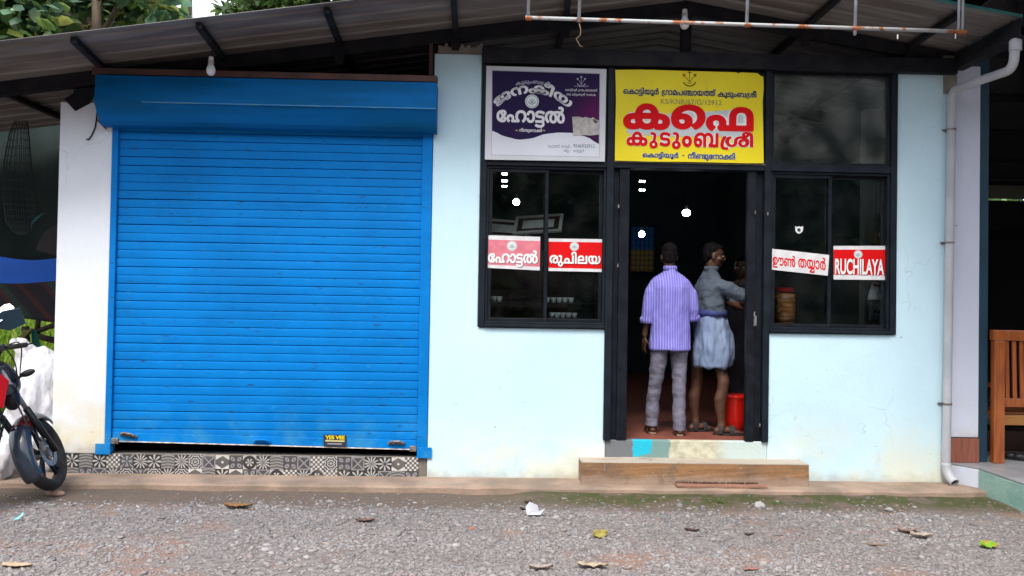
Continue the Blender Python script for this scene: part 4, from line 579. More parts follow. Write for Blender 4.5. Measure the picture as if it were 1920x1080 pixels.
 68: (332, "154,-227 102,-222 58,-205 22,-178 -5,-143 -21,-101 -26,-53 -23,-20 -16,10 -3,37 14,61 35,81 60,98 89,110 120,118 154,120 188,118 219,111 248,99 273,83 295,63 312,40 325,12 332,-19 335,-53 332,-87 325,-117 312,-145 295,-169 273,-189 248,-206 219,-217 188,-225;153,57 123,54 97,45 73,30 55,8 44,-20 40,-54 44,-88 54,-115 72,-136 96,-152 123,-161 154,-164 184,-161 211,-152 234,-136 253,-114 264,-87 268,-53 264,-19 253,8 234,30 211,45 183,54;154,-98 119,-94 91,-84 69,-66 53,-42 44,-14 41,19 44,36 52,55 59,68 69,82 81,97 124,68 108,59 98,47 92,34 90,21 92,6 98,-6 107,-17 120,-24 136,-28 155,-30 173,-28 188,-24 200,-17 209,-6 215,6 217,21 215,32 210,43 200,54 185,63 228,97 241,82 251,68 259,56 266,39 269,18 268,-1 264,-20 258,-38 249,-54 237,-69 222,-81 203,-90 181,-96;104,566 141,564 173,556 198,544 219,527 236,507 248,483 256,457 260,429 262,400 260,357 254,309 244,256 232,199 216,142 199,84 119,99 135,155 148,208 159,258 167,305 172,351 174,395 172,422 167,445 158,466 143,481 122,491 94,494 78,493 62,492 46,489 34,486 17,555 35,560 56,563 80,565"),
 71: (715, "237,-12 203,-9 171,0 140,14 111,34 87,61 66,94 51,134 42,180 39,232 42,282 50,329 64,372 84,411 107,446 136,477 168,503 203,525 242,543 284,556 328,563 374,566 424,564 469,556 509,544 545,527 576,507 603,483 626,456 644,425 658,392 668,357 674,320 676,281 674,236 667,195 655,156 639,122 620,90 598,61 573,35 545,12 515,-9 466,54 487,68 508,85 526,104 544,125 558,149 570,176 580,205 585,237 587,271 584,314 576,354 562,389 543,420 518,446 488,466 454,482 414,491 370,494 324,490 281,479 242,460 207,434 177,402 152,365 134,323 124,277 120,228 122,192 127,160 135,133 146,110 160,91 177,76 196,66 217,60 240,58 264,61 284,70 296,78 306,90 314,104 320,120 324,138 325,158 322,188 313,212 298,232 279,246 257,255 231,258 205,256 181,249 157,238 134,224 113,207 93,187 77,248 99,270 123,290 152,306 182,318 213,326 245,328 276,326 305,320 330,309 353,294 372,276 388,254 399,227 406,198 408,165 406,130 399,98 387,70 371,45 351,25 328,9 300,-3 270,-10"),
 72: (595, "364,-12 322,-10 281,-4 242,5 204,18 169,36 138,58 109,83 85,114 66,148 51,188 42,232 39,281 42,328 51,371 66,409 86,443 111,473 140,498 172,519 207,536 244,550 284,559 324,564 366,566 407,564 444,558 474,548 500,535 521,519 538,500 549,479 556,456 558,431 556,404 550,380 539,359 525,341 508,327 488,315 467,307 444,302 421,300 388,302 360,308 336,318 317,332 302,348 290,368 283,388 278,410 277,432 278,451 282,469 288,485 294,498 387,517 375,507 366,494 358,480 350,457 348,434 350,419 355,404 364,388 376,375 394,368 417,365 437,367 453,374 465,384 476,405 480,429 477,452 468,471 452,485 433,495 412,501 389,503 375,503 362,503 349,502 335,501 294,495 257,484 224,468 195,447 171,422 152,392 139,359 131,321 128,280 131,239 139,202 153,167 172,136 196,109 224,88 256,71 292,60 332,54 344,53 356,52 369,51 380,51 405,53 428,59 447,69 462,84 472,103 475,127 471,150 460,171 448,182 432,188 411,190 388,187 370,180 358,167 349,152 344,136 342,121 344,98 352,75 360,61 369,49 381,39 289,58 282,71 276,86 272,105 271,126 273,148 277,169 285,189 296,207 311,223 330,236 353,247 380,253 412,255 437,253 460,249 482,240 502,229 519,215 534,197 544,176 551,152 553,125 551,100 544,77 532,55 516,36 496,19 470,6 440,-4 404,-10"),
 77: (0, "-111,591 -148,593 -181,600 -210,612 -234,627 -255,646 -271,668 -283,693 -290,721 -292,752 -291,770 -289,788 -286,804 -282,818 -208,804 -211,793 -212,780 -214,767 -214,755 -212,733 -208,714 -200,698 -190,686 -177,675 -162,668 -146,663 -129,660 -111,659 -92,660 -74,663 -58,668 -44,675 -32,686 -22,698 -14,714 -10,733 -8,755 -8,767 -10,780 -11,793 -14,804 60,818 64,804 67,788 69,770 70,752 68,721 61,693 49,668 33,646 12,627 -12,612 -41,600 -74,593"),
 116: (1519, "358,566 410,563 455,554 492,539 524,519 552,496 576,469 562,472 585,501 611,524 640,542 671,556 704,563 740,566 782,563 818,555 850,540 877,521 902,496 924,465 911,443 955,288 955,0 869,0 869,316 868,350 866,380 862,404 855,425 846,444 834,459 823,469 810,478 796,485 779,490 760,493 739,494 719,493 701,489 685,484 670,476 657,467 646,456 634,441 625,423 618,402 613,377 610,345 609,307 609,0 523,0 523,299 522,339 518,373 512,400 503,422 492,440 478,456 463,468 446,477 428,484 407,490 383,493 357,494 311,490 270,479 232,460 200,436 173,405 152,370 136,329 126,286 123,239 123,228 125,193 130,161 138,134 149,111 163,92 180,77 198,66 219,60 242,58 266,61 286,70 298,78 308,90 316,103 322,119 326,137 327,157 324,188 315,213 301,232 282,247 259,255 233,258 207,256 183,249 159,238 136,223 115,206 95,186 80,248 101,270 126,290 154,306 184,318 216,326 248,328 279,326 307,320 332,309 355,294 374,276 390,254 401,227 408,198 410,165 408,130 401,98 389,70 373,45 353,25 330,9 303,-3 273,-10 240,-12 206,-9 174,0 142,14 114,35 90,62 70,96 54,137 45,185 42,241 47,308 61,367 84,419 116,463 154,500 198,528 248,549 301,562;1279,-12 1238,-9 1202,0 1170,14 1143,35 1121,61 1103,92 1090,129 1083,171 1080,217 1082,255 1088,291 1098,324 1112,357 1129,388 1150,418 1172,447 1197,474 1224,501 1253,532 1271,550 1288,568 1302,587 1314,607 1321,628 1323,651 1321,668 1315,684 1305,699 1290,711 1270,718 1245,720 1224,719 1203,717 1185,714 1170,709 1151,778 1171,783 1197,788 1217,790 1237,792 1258,792 1295,790 1326,782 1351,770 1371,755 1386,738 1397,720 1404,701 1409,684 1410,668 1407,635 1398,604 1384,575 1364,547 1339,519 1310,491 1290,464 1264,440 1241,415 1221,388 1205,361 1191,333 1181,304 1174,275 1169,245 1168,215 1170,177 1175,145 1184,120 1195,99 1209,83 1224,72 1242,64 1260,60 1279,58 1313,62 1341,76 1362,98 1378,128 1388,167 1391,215 1389,250 1384,284 1375,318 1363,350 1347,381 1327,409 1304,434 1276,456 1245,473 1230,480 1215,485 1199,489 1174,493 1146,494 1113,493 1084,489 1060,483 1040,475 1023,464 1008,452 997,440 988,427 979,412 972,395 966,376 961,354 958,329 956,300 955,266 955,100 879,100 879,292 905,451 922,475 941,496 963,514 987,530 1014,543 1043,553 1074,560 1107,565 1142,566 1169,565 1195,562 1220,558 1244,552 1267,543 1290,533 1295,531 1300,528 1305,525 1309,523 1346,499 1378,472 1406,440 1429,407 1448,371 1462,334 1472,296 1478,258 1480,221 1474,154 1457,97 1428,50 1389,16 1339,-5"),
 118: (736, "495,-12 455,-9 419,0 388,14 360,35 338,61 320,92 307,129 300,171 297,217 299,255 305,291 315,324 329,357 345,388 366,418 388,447 413,474 440,501 469,532 487,550 504,568 519,587 531,607 538,628 540,651 538,668 532,684 522,699 507,711 487,718 462,720 440,719 420,717 402,714 387,709 368,778 388,783 414,788 434,790 454,792 475,792 512,790 543,782 568,770 588,755 603,738 614,720 621,701 626,684 627,668 624,635 615,604 600,575 581,547 556,519 527,491 507,464 481,440 458,415 438,388 422,361 408,333 398,304 391,275 386,245 385,215 387,177 392,145 400,120 412,99 426,83 442,72 459,64 477,60 496,58 530,62 558,76 580,98 595,128 605,167 608,215 607,241 604,267 599,292 592,318 583,342 572,366 559,388 544,409 526,428 507,445 486,460 462,473 446,480 429,485 411,490 392,493 373,494 352,495 306,492 266,482 230,466 199,444 174,417 154,386 140,351 131,313 128,273 130,240 135,209 143,180 154,154 169,130 186,108 205,88 226,70 250,54 200,-9 172,9 146,31 120,56 98,84 78,115 62,150 49,189 42,231 39,277 41,317 48,355 60,392 75,425 95,456 120,483 148,507 181,527 218,544 258,556 303,564 351,566 380,565 408,562 434,558 460,552 484,543 507,533 512,531 517,528 522,526 526,523 563,499 595,472 623,440 646,407 665,371 679,334 689,296 695,258 697,221 691,154 674,97 645,50 605,16 555,-5"),
 119: (1198, "731,566 760,566 788,564 816,562 842,558 868,553 893,547 917,539 940,530 961,519 984,509 1039,475 1083,434 1116,386 1140,334 1154,279 1159,221 1153,154 1136,97 1107,50 1067,16 1017,-5 957,-12 917,-9 881,0 850,14 822,35 800,61 782,92 769,129 762,171 759,217 761,255 767,291 777,324 791,357 807,388 828,418 850,447 875,474 902,501 929,530 948,548 965,566 980,586 992,607 1000,628 1002,651 1000,668 994,684 984,699 969,711 949,718 924,720 902,719 882,717 864,714 849,709 830,778 850,783 876,788 896,790 916,792 938,792 975,790 1006,782 1030,770 1050,755 1065,738 1076,720 1083,701 1088,684 1089,668 1086,635 1077,604 1062,575 1043,547 1018,519 990,491 969,464 943,440 920,415 900,388 884,361 870,333 860,304 853,275 848,245 847,215 849,177 854,145 862,120 874,99 888,83 904,72 921,64 939,60 958,58 992,62 1020,76 1042,98 1057,128 1067,167 1070,215 1068,251 1063,286 1054,318 1041,348 1024,376 1004,402 980,424 952,444 919,461 902,468 878,476 852,482 824,488 794,491 763,493 730,494 700,493 669,491 640,488 610,482 582,474 554,464 535,456 495,433 460,404 431,369 409,327 395,278 391,221 393,182 398,148 408,122 420,100 434,84 450,72 469,64 487,60 507,58 527,60 546,64 564,72 581,83 595,99 607,120 616,147 621,181 623,221 621,258 615,293 604,327 590,359 572,388 552,415 529,438 503,458 475,473 454,483 431,490 409,494 386,496 359,497 312,494 269,484 232,468 201,446 175,419 154,388 140,352 131,314 128,273 130,240 135,209 143,180 154,154 169,130 186,108 205,88 226,70 250,54 200,-9 172,9 146,31 120,56 98,84 78,115 62,150 49,189 42,231 39,277 41,317 48,355 60,392 75,425 96,456 120,483 149,507 181,527 218,544 259,556 303,564 351,566 383,565 413,562 442,556 469,549 497,538 524,524 549,503 593,473 632,435 665,389 691,337 706,281 711,219 708,174 701,133 688,96 669,64 646,37 618,16 586,0 549,-9 507,-12 466,-9 429,0 396,16 368,37 345,64 326,96 313,133 306,174 303,219 305,261 312,300 323,336 338,369 357,400 379,428 404,454 432,477 462,498 488,513 524,530 561,544 600,554 641,561 684,565"),
 162: (244, "251,554 225,495 203,438 184,382 167,328 154,275 144,222 137,171 132,120 131,70 133,28 138,-7 146,-37 159,-61 174,-80 194,-94 217,-104 243,-110 273,-112 286,-112 300,-110 316,-109 333,-106 342,-179 317,-182 296,-184 275,-185 254,-185 209,-182 169,-172 136,-155 107,-132 84,-103 66,-68 54,-28 46,18 44,68 46,121 50,174 58,227 69,281 82,335 98,389 116,444 137,499 160,554"),
 163: (1506, "523,566 573,562 617,549 654,528 686,501 711,466 731,426 745,381 753,332 756,279 753,220 744,167 728,120 707,80 680,47 648,22 611,3 570,-8 524,-12 489,-10 457,-4 426,6 399,21 374,39 352,62 333,89 317,119 304,154 295,192 290,234 288,279 295,362 316,432 351,490 398,532 455,558;523,496 477,490 439,472 410,442 390,400 378,345 374,278 376,231 381,190 390,155 403,125 420,101 440,82 464,69 491,61 521,58 552,61 579,68 603,82 623,100 640,124 653,154 662,190 668,231 670,278 668,325 663,366 654,402 641,431 624,455 604,473 580,486 553,493;216,-12 161,-7 115,8 79,32 53,65 37,105 32,152 34,182 41,209 53,234 69,255 87,273 109,288 126,297 143,304 162,311 184,316 207,321 234,324 263,326 296,328 333,328 961,328 994,327 1024,325 1050,322 1073,316 1093,310 1112,302 1128,293 1143,283 1156,271 1169,255 1180,238 1188,219 1194,198 1198,175 1199,151 1194,104 1179,65 1153,32 1118,8 1075,-7 1024,-12 988,-9 955,-2 924,12 897,30 874,54 855,83 841,118 833,158 830,204 830,225 832,247 834,268 836,288 837,293 838,298 839,307 850,347 865,384 883,418 904,448 929,475 956,499 985,519 1017,536 1051,549 1087,558 1125,564 1165,566 1214,564 1259,556 1299,544 1335,527 1366,507 1393,483 1416,456 1434,425 1448,392 1459,357 1465,320 1467,281 1465,236 1458,195 1446,156 1430,122 1411,90 1389,61 1364,35 1336,12 1306,-9 1257,54 1278,68 1299,85 1318,104 1335,125 1349,149 1362,176 1371,205 1376,237 1378,271 1375,313 1367,352 1354,387 1335,418 1310,444 1281,466 1246,481 1207,491 1162,494 1124,492 1089,484 1056,472 1025,455 997,434 972,408 952,377 935,343 922,305 921,300 920,294 918,284 915,265 913,245 912,225 911,206 912,173 917,145 924,120 935,100 948,84 964,72 982,63 1003,58 1026,56 1052,58 1073,66 1092,78 1105,96 1113,119 1116,148 1114,172 1108,193 1099,210 1087,225 1073,236 1056,244 1036,250 1012,255 982,257 946,258 331,258 287,257 251,256 222,252 199,247 177,240 157,229 141,216 128,199 121,178 118,154 119,133 124,115 130,100 140,86 152,76 166,68 182,62 200,59 219,58 240,59 262,63 284,68 306,77 328,90 352,106 402,52 382,38 362,26 343,16 324,7 304,0 284,-5 262,-9 240,-11"),
 180: (1637, "240,-12 206,-9 174,0 142,14 114,35 90,62 70,96 54,137 45,185 42,241 47,308 61,367 84,419 116,463 154,500 198,528 248,549 301,562 358,566 410,563 455,554 493,538 526,518 556,491 583,460 596,428 608,252 608,0 522,0 522,306 521,343 517,375 512,400 503,422 492,440 478,456 463,468 448,477 430,484 411,490 386,493 357,494 311,490 270,479 232,460 200,436 173,405 152,370 136,329 126,286 123,239 123,228 125,193 130,161 138,134 149,111 163,92 180,77 198,66 219,60 242,58 266,61 286,70 298,78 308,90 316,103 322,119 326,137 327,157 324,188 315,213 301,232 282,247 259,255 233,258 207,256 183,249 159,238 136,223 115,206 95,186 80,248 101,270 126,290 154,306 184,318 216,326 248,328 279,326 307,320 332,309 355,294 374,276 390,254 401,227 408,198 410,165 408,130 401,98 389,70 373,45 353,25 330,9 303,-3 273,-10;780,566 809,565 836,563 861,558 884,552 907,544 930,534 941,519 980,494 1014,465 1042,430 1064,390 1077,349 1081,304 1078,269 1071,238 1058,210 1042,186 1022,166 998,151 971,140 942,133 911,131 880,133 850,140 824,151 800,166 780,186 763,210 751,238 743,269 741,304 745,347 759,388 781,428 811,465 846,496 888,521 896,532 921,544 947,553 972,559 996,563 1019,565 1040,566 1085,564 1126,556 1162,544 1195,528 1223,508 1247,485 1267,458 1284,429 1296,396 1306,362 1311,326 1313,288 1311,249 1306,213 1298,180 1286,151 1272,123 1256,98 1239,74 1220,52 1200,31 1098,44 1120,60 1140,79 1160,100 1178,124 1194,151 1207,180 1217,213 1223,248 1225,285 1223,324 1215,360 1203,394 1186,423 1165,448 1139,469 1109,485 1075,494 1037,497 1024,497 1006,496 986,492 963,486 940,480 920,471 901,458 884,444 868,426 854,407 842,385 834,361 829,336 827,308 828,283 832,262 839,244 848,230 858,219 870,211 890,204 911,201 933,203 953,210 965,218 975,229 984,244 990,261 994,283 995,308 993,335 989,361 980,384 970,406 957,426 942,444 924,459 906,471 886,481 866,486 848,491 831,494 813,496 792,497 760,495 733,491 708,483 688,473 670,461 656,448 642,430 630,410 620,386 614,359 609,324 608,282 608,20 543,20 543,278 556,454 573,475 592,494 612,512 635,528 659,541 686,552 714,560 746,564;1566,554 1566,0 737,0 737,70 1480,70 1480,554"),
 184: (563, "269,566 326,564 377,557 422,546 464,533 502,517 536,500 489,433 461,449 429,464 394,476 356,486 314,492 268,494 236,493 208,489 185,482 166,473 150,462 138,450 129,435 124,420 122,403 123,386 127,371 133,359 142,349 158,337 178,329 203,323 232,320 264,318 299,317 313,317 357,315 396,310 428,302 456,290 479,274 498,255 507,242 515,228 520,212 525,195 527,177 528,157 524,120 514,89 496,64 473,43 445,26 413,14 378,6 342,2 305,0 42,0 42,70 270,70 303,70 332,72 358,74 379,79 398,86 413,95 425,106 434,120 439,138 441,158 439,176 434,193 426,208 412,221 400,228 386,234 368,238 348,242 323,243 293,244 270,244 226,246 184,251 146,259 113,271 86,287 65,307 56,320 48,333 42,348 38,364 36,382 35,402 38,433 46,461 60,487 80,510 105,529 137,545 175,557 219,564;289,-253 254,-252 220,-249 188,-244 158,-238 129,-230 100,-220 73,-209 46,-196 20,-183 66,-115 87,-127 108,-138 131,-148 155,-157 180,-165 207,-172 235,-176 263,-179 293,-180 327,-179 356,-175 380,-168 400,-159 416,-148 428,-135 436,-120 441,-105 443,-88 441,-68 434,-49 422,-30 406,-14 385,0 359,12 397,68 423,59 446,48 467,35 485,19 500,2 512,-18 521,-39 526,-62 528,-87 525,-118 516,-147 502,-174 482,-197 455,-216 423,-232 385,-244 340,-251"),
 190: (1368, "358,566 410,563 455,554 492,539 524,519 552,496 576,469 562,472 585,501 611,524 640,542 671,556 704,563 740,566 782,563 818,555 848,541 874,522 896,499 915,472 903,465 929,499 956,525 984,544 1015,556 1049,564 1088,566 1137,562 1180,550 1219,530 1252,502 1279,470 1301,431 1317,388 1326,342 1329,292 1327,250 1321,210 1312,174 1298,140 1281,109 1260,79 1236,51 1208,24 1177,-2 1121,53 1143,71 1164,90 1183,112 1200,135 1214,161 1226,190 1234,221 1239,255 1241,292 1239,329 1233,364 1222,396 1208,424 1190,448 1168,468 1144,482 1117,491 1087,494 1062,492 1040,488 1020,480 1003,469 989,455 977,437 969,421 963,402 960,382 957,357 956,326 955,288 955,10 869,10 869,316 868,350 866,380 862,404 855,425 846,444 834,459 823,469 810,478 796,485 779,490 760,493 739,494 719,493 701,489 685,484 670,476 657,467 646,456 634,441 625,423 618,402 613,377 610,345 609,307 609,10 523,10 523,299 522,339 518,373 512,400 503,422 492,440 478,456 463,468 446,477 428,484 407,490 383,493 357,494 311,490 270,479 232,460 200,436 173,405 152,370 136,329 126,286 123,239 123,228 125,193 130,161 138,134 149,111 163,92 180,77 198,66 219,60 242,58 266,61 286,70 298,78 308,90 316,103 322,119 326,137 327,157 324,188 315,213 301,232 282,247 259,255 233,258 207,256 183,249 159,238 136,223 115,206 95,186 80,248 101,270 126,290 154,306 184,318 216,326 248,328 279,326 307,320 332,309 355,294 374,276 390,254 401,227 408,198 410,165 408,130 401,98 389,70 373,45 353,25 330,9 303,-3 273,-10 240,-12 206,-9 174,0 142,14 114,35 90,62 70,96 54,137 45,185 42,241 47,308 61,367 84,419 116,463 154,500 198,528 248,549 301,562;594,64 637,61 676,51 710,36 739,15 762,-7 778,-31 717,-172 717,-146 716,-115 713,-89 707,-68 699,-51 689,-36 676,-24 659,-14 639,-6 616,-2 591,0 567,-1 543,-6 520,-13 498,-23 478,-36 460,-52 445,-72 434,-94 427,-119 426,-128 424,-137 423,-149 423,-165 424,-191 428,-213 434,-232 441,-246 450,-258 461,-266 479,-274 498,-277 518,-275 535,-269 548,-260 557,-247 562,-230 564,-209 562,-189 556,-173 546,-160 534,-151 518,-146 500,-144 480,-146 461,-151 442,-159 425,-170 410,-183 395,-197 382,-148 399,-131 418,-116 440,-103 463,-92 487,-86 512,-84 548,-88 579,-100 603,-120 621,-145 631,-176 635,-210 631,-245 620,-276 601,-302 574,-321 540,-333 497,-337 455,-332 420,-316 390,-290 369,-254 355,-210 351,-157 355,-115 365,-76 383,-42 407,-11 436,15 470,36 508,52 550,61;883,65 915,63 942,57 966,46 986,32 1004,15 1021,-6 1007,-6 1025,15 1044,33 1065,47 1088,57 1114,63 1143,65 1178,62 1210,54 1238,40 1264,22 1284,-1 1302,-28 1314,-58 1322,-92 1324,-128 1321,-173 1311,-213 1295,-249 1274,-281 1249,-310 1221,-337 1171,-286 1192,-266 1210,-244 1225,-218 1237,-190 1244,-158 1246,-121 1243,-84 1233,-53 1218,-30 1196,-13 1171,-3 1142,0 1120,-2 1102,-8 1087,-16 1075,-27 1064,-45 1057,-68 1054,-89 1053,-115 1052,-147 1052,-332 976,-332 976,-143 975,-112 974,-87 970,-68 966,-52 959,-38 951,-26 938,-15 924,-6 906,-2 884,0 863,-2 846,-6 830,-14 818,-25 809,-37 802,-51 798,-67 795,-87 794,-112 793,-142 793,-332 717,-332 717,-161 749,-5 767,16 786,34 808,48 831,57 856,63"),
 191: (1462, "358,566 410,563 455,554 492,539 524,519 552,496 576,469 562,472 585,501 611,524 640,542 671,556 704,563 740,566 782,563 820,555 855,540 886,518 914,486 939,443 933,413 955,288 955,0 869,0 869,316 868,350 866,380 862,404 855,425 846,444 834,459 823,469 810,478 796,485 779,490 760,493 739,494 719,493 701,489 685,484 670,476 657,467 646,456 634,441 625,423 618,402 613,377 610,345 609,307 609,0 523,0 523,299 522,339 518,373 512,400 503,422 492,440 478,456 463,468 446,477 428,484 407,490 383,493 357,494 311,490 270,479 232,460 200,436 173,405 152,370 136,329 126,286 123,239 123,228 125,193 130,161 138,134 149,111 163,92 180,77 198,66 219,60 242,58 266,61 286,70 298,78 308,90 316,103 322,119 326,137 327,157 324,188 315,213 301,232 282,247 259,255 233,258 207,256 183,249 159,238 136,223 115,206 95,186 80,248 101,270 126,290 154,306 184,318 216,326 248,328 279,326 307,320 332,309 355,294 374,276 390,254 401,227 408,198 410,165 408,130 401,98 389,70 373,45 353,25 330,9 303,-3 273,-10 240,-12 206,-9 174,0 142,14 114,35 90,62 70,96 54,137 45,185 42,241 47,308 61,367 84,419 116,463 154,500 198,528 248,549 301,562;1202,566 1244,564 1283,559 1319,550 1351,538 1377,522 1398,502 1414,480 1424,454 1427,425 1426,403 1422,383 1414,365 1404,350 1393,338 1379,329 1364,321 1343,315 1317,312 1285,311 1256,311 1223,310 1200,308 1184,305 1172,301 1164,295 1158,288 1155,280 1154,270 1157,254 1166,243 1180,236 1200,232 1224,230 1252,229 1264,229 1294,228 1321,225 1344,220 1364,214 1381,205 1395,195 1410,179 1420,160 1426,138 1428,113 1426,90 1419,68 1408,48 1393,31 1374,16 1350,4 1322,-5 1289,-10 1251,-12 1228,-11 1205,-10 1181,-7 1158,-3 1135,1 1114,6 1094,12 1076,18 1060,25 1091,93 1116,83 1142,74 1168,68 1194,63 1221,60 1249,59 1281,61 1306,66 1324,74 1340,91 1345,111 1342,129 1335,142 1322,150 1306,155 1286,158 1262,159 1247,159 1207,160 1174,164 1147,170 1125,179 1107,190 1093,203 1084,217 1078,232 1073,248 1072,268 1074,290 1080,312 1087,324 1096,336 1107,346 1122,356 1141,365 1162,372 1186,377 1215,380 1249,381 1290,381 1314,383 1330,390 1340,402 1343,423 1339,445 1326,463 1305,477 1277,486 1242,492 1201,494 1162,492 1128,487 1098,478 1072,467 1048,453 1028,437 1007,415 989,388 974,358 964,325 957,286 955,244 955,122 904,157 894,372 902,393 913,414 925,436 940,458 958,479 980,500 1005,518 1034,534 1068,548 1108,558 1152,564"),
 196: (1759, "351,566 383,565 413,561 442,556 470,547 498,536 527,522 549,503 593,473 632,435 665,389 691,337 706,281 711,219 708,174 701,133 688,96 669,64 647,37 619,16 587,0 550,-9 509,-12 467,-9 430,0 397,16 369,37 345,64 327,96 314,133 306,174 303,219 305,262 313,301 325,338 341,373 361,405 385,434 411,460 440,484 471,504 486,520 516,535 545,547 576,556 605,561 634,565 661,566 698,564 732,559 764,550 792,539 817,524 840,506 860,486 877,464 892,439 894,407 922,278 922,0 836,0 836,270 835,319 830,359 822,392 811,418 795,441 775,461 759,473 741,482 723,489 703,493 680,496 655,497 634,496 611,494 595,491 579,487 562,482 531,467 506,453 483,435 461,414 441,389 424,361 410,330 399,297 393,260 391,221 393,182 398,148 408,122 420,100 434,84 450,72 469,64 487,60 507,58 528,60 547,64 565,72 581,83 595,99 607,120 616,147 621,181 623,221 621,258 615,293 604,327 590,359 572,388 552,415 529,438 503,458 475,473 454,483 431,490 409,494 386,496 360,497 312,494 269,484 232,468 200,446 174,419 154,388 140,352 131,314 128,273 130,240 135,209 143,180 154,154 169,130 186,108 205,88 226,70 250,54 200,-9 172,9 146,31 120,56 98,84 78,115 62,150 49,189 42,231 39,277 41,317 48,355 60,392 75,425 95,456 120,483 148,507 181,527 218,544 258,556 303,564;1104,566 1138,565 1169,562 1197,556 1224,549 1250,538 1276,524 1301,504 1343,473 1379,435 1412,390 1436,339 1451,282 1456,219 1453,174 1446,133 1432,96 1414,64 1391,37 1364,16 1331,0 1294,-9 1252,-12 1211,-9 1174,0 1141,16 1113,37 1090,64 1072,96 1058,133 1051,174 1048,219 1050,262 1058,301 1070,338 1086,373 1106,404 1130,434 1156,460 1185,483 1216,504 1231,520 1261,535 1291,547 1322,556 1353,561 1387,565 1423,566 1471,564 1514,556 1554,544 1588,527 1619,507 1646,483 1669,456 1687,425 1702,392 1712,357 1718,320 1720,281 1718,236 1711,195 1699,156 1683,122 1664,90 1642,61 1617,35 1589,12 1559,-9 1509,54 1530,68 1551,85 1570,104 1587,124 1602,148 1614,174 1623,204 1629,236 1631,271 1628,312 1620,350 1606,386 1588,417 1563,445 1534,467 1499,484 1458,494 1413,497 1384,496 1358,494 1341,491 1324,487 1307,482 1276,467 1251,453 1228,435 1206,414 1186,389 1169,361 1155,330 1144,297 1138,260 1136,221 1138,182 1143,148 1152,122 1165,100 1179,84 1196,72 1214,64 1232,60 1252,58 1272,60 1291,64 1309,72 1325,84 1339,100 1352,122 1361,148 1366,182 1368,221 1366,258 1360,293 1351,326 1338,358 1322,386 1304,412 1282,436 1258,455 1232,471 1208,482 1195,486 1181,490 1166,493 1150,495 1133,496 1112,497 1079,496 1050,491 1026,484 1005,474 987,463 972,450 957,432 944,412 934,388 928,361 923,328 922,289 922,40 845,40 845,209 869,454 886,475 905,494 926,512 948,527 973,541 1000,552 1031,560 1066,564"),
 216: (1195, "288,566 317,565 344,560 367,552 388,543 407,530 423,516 438,501 451,484 462,465 449,466 471,498 496,523 523,542 554,555 590,563 630,566 679,562 722,550 761,530 794,502 822,470 844,431 859,388 869,342 872,292 871,256 867,224 860,194 851,167 841,142 829,120 816,99 802,80 787,61 791,0 711,0 675,54 693,72 711,92 728,112 743,135 756,160 768,187 777,218 782,253 784,292 782,329 776,364 765,396 751,424 733,448 711,468 686,482 659,491 629,494 603,492 581,488 562,480 545,468 531,454 519,436 511,420 506,402 502,382 500,358 498,327 498,291 498,0 412,0 412,291 412,326 410,356 408,381 404,402 398,420 390,436 378,454 363,468 347,480 328,488 307,492 284,494 255,491 227,482 202,468 181,448 162,424 147,396 136,364 129,329 127,292 129,254 134,219 144,187 156,158 170,133 187,110 206,90 226,71 247,55 189,-8 161,16 136,42 112,68 91,98 73,130 58,164 48,203 41,245 39,292 42,344 53,391 70,434 93,473 122,505 156,531 196,550 240,562;1124,554 1124,0 740,0 766,70 1038,70 1038,554"),
 219: (1035, "661,-10 634,-9 606,-6 588,-4 568,0 550,6 531,12 512,20 493,29 486,32 478,36 469,40 463,43 429,70 399,99 375,129 355,161 339,194 327,229 319,265 314,301 312,338 313,364 316,389 322,412 329,434 338,454 349,473 356,484 370,501 386,516 402,529 421,540 440,549 460,556 481,562 503,565 525,566 586,559 637,538 679,502 710,455 728,398 734,332 730,274 717,220 696,170 668,124 633,86 593,53 585,47 578,42 569,38 560,33 532,19 502,7 472,-2 441,-7 409,-11 376,-12 325,-9 277,0 234,14 194,34 159,58 128,86 101,119 79,156 62,196 49,240 42,286 39,335 42,380 51,420 66,456 86,488 111,515 141,537 176,553 214,563 256,566 293,564 325,557 354,546 379,530 402,512 421,490 362,431 352,448 339,463 324,476 305,487 283,494 257,496 233,494 210,488 190,478 171,464 156,446 143,424 134,397 128,367 126,333 129,286 139,241 155,198 177,159 206,124 241,96 282,74 329,60 383,56 404,57 426,58 448,62 469,66 480,70 492,74 504,78 514,82 537,96 558,113 579,134 598,159 614,187 628,219 639,254 645,291 647,332 645,369 639,401 630,428 617,450 602,467 585,480 566,489 546,494 525,496 501,494 479,488 458,477 441,462 426,444 414,422 406,395 401,366 399,332 401,297 406,262 416,228 428,196 444,166 462,139 484,115 508,95 534,78 544,75 552,74 560,72 570,69 589,64 611,60 636,57 661,56 713,60 759,71 798,90 831,115 858,146 879,182 894,222 903,266 906,312 904,351 898,388 887,424 873,458 855,490 833,519 902,566 930,529 953,489 970,448 983,404 990,360 993,314 991,267 983,224 972,182 955,145 934,111 908,80 877,54 842,31 803,14 760,0 712,-7;908,125 908,-270 400,-270 362,-201 554,-62 576,-46 602,-29 632,-12 663,6 692,22 719,37 800,24 565,-144 548,-155 531,-167 514,-178 497,-190 480,-202 463,-213 462,-206 481,-205 503,-204 528,-202 555,-202 582,-201 609,-201 822,-201 822,61"),
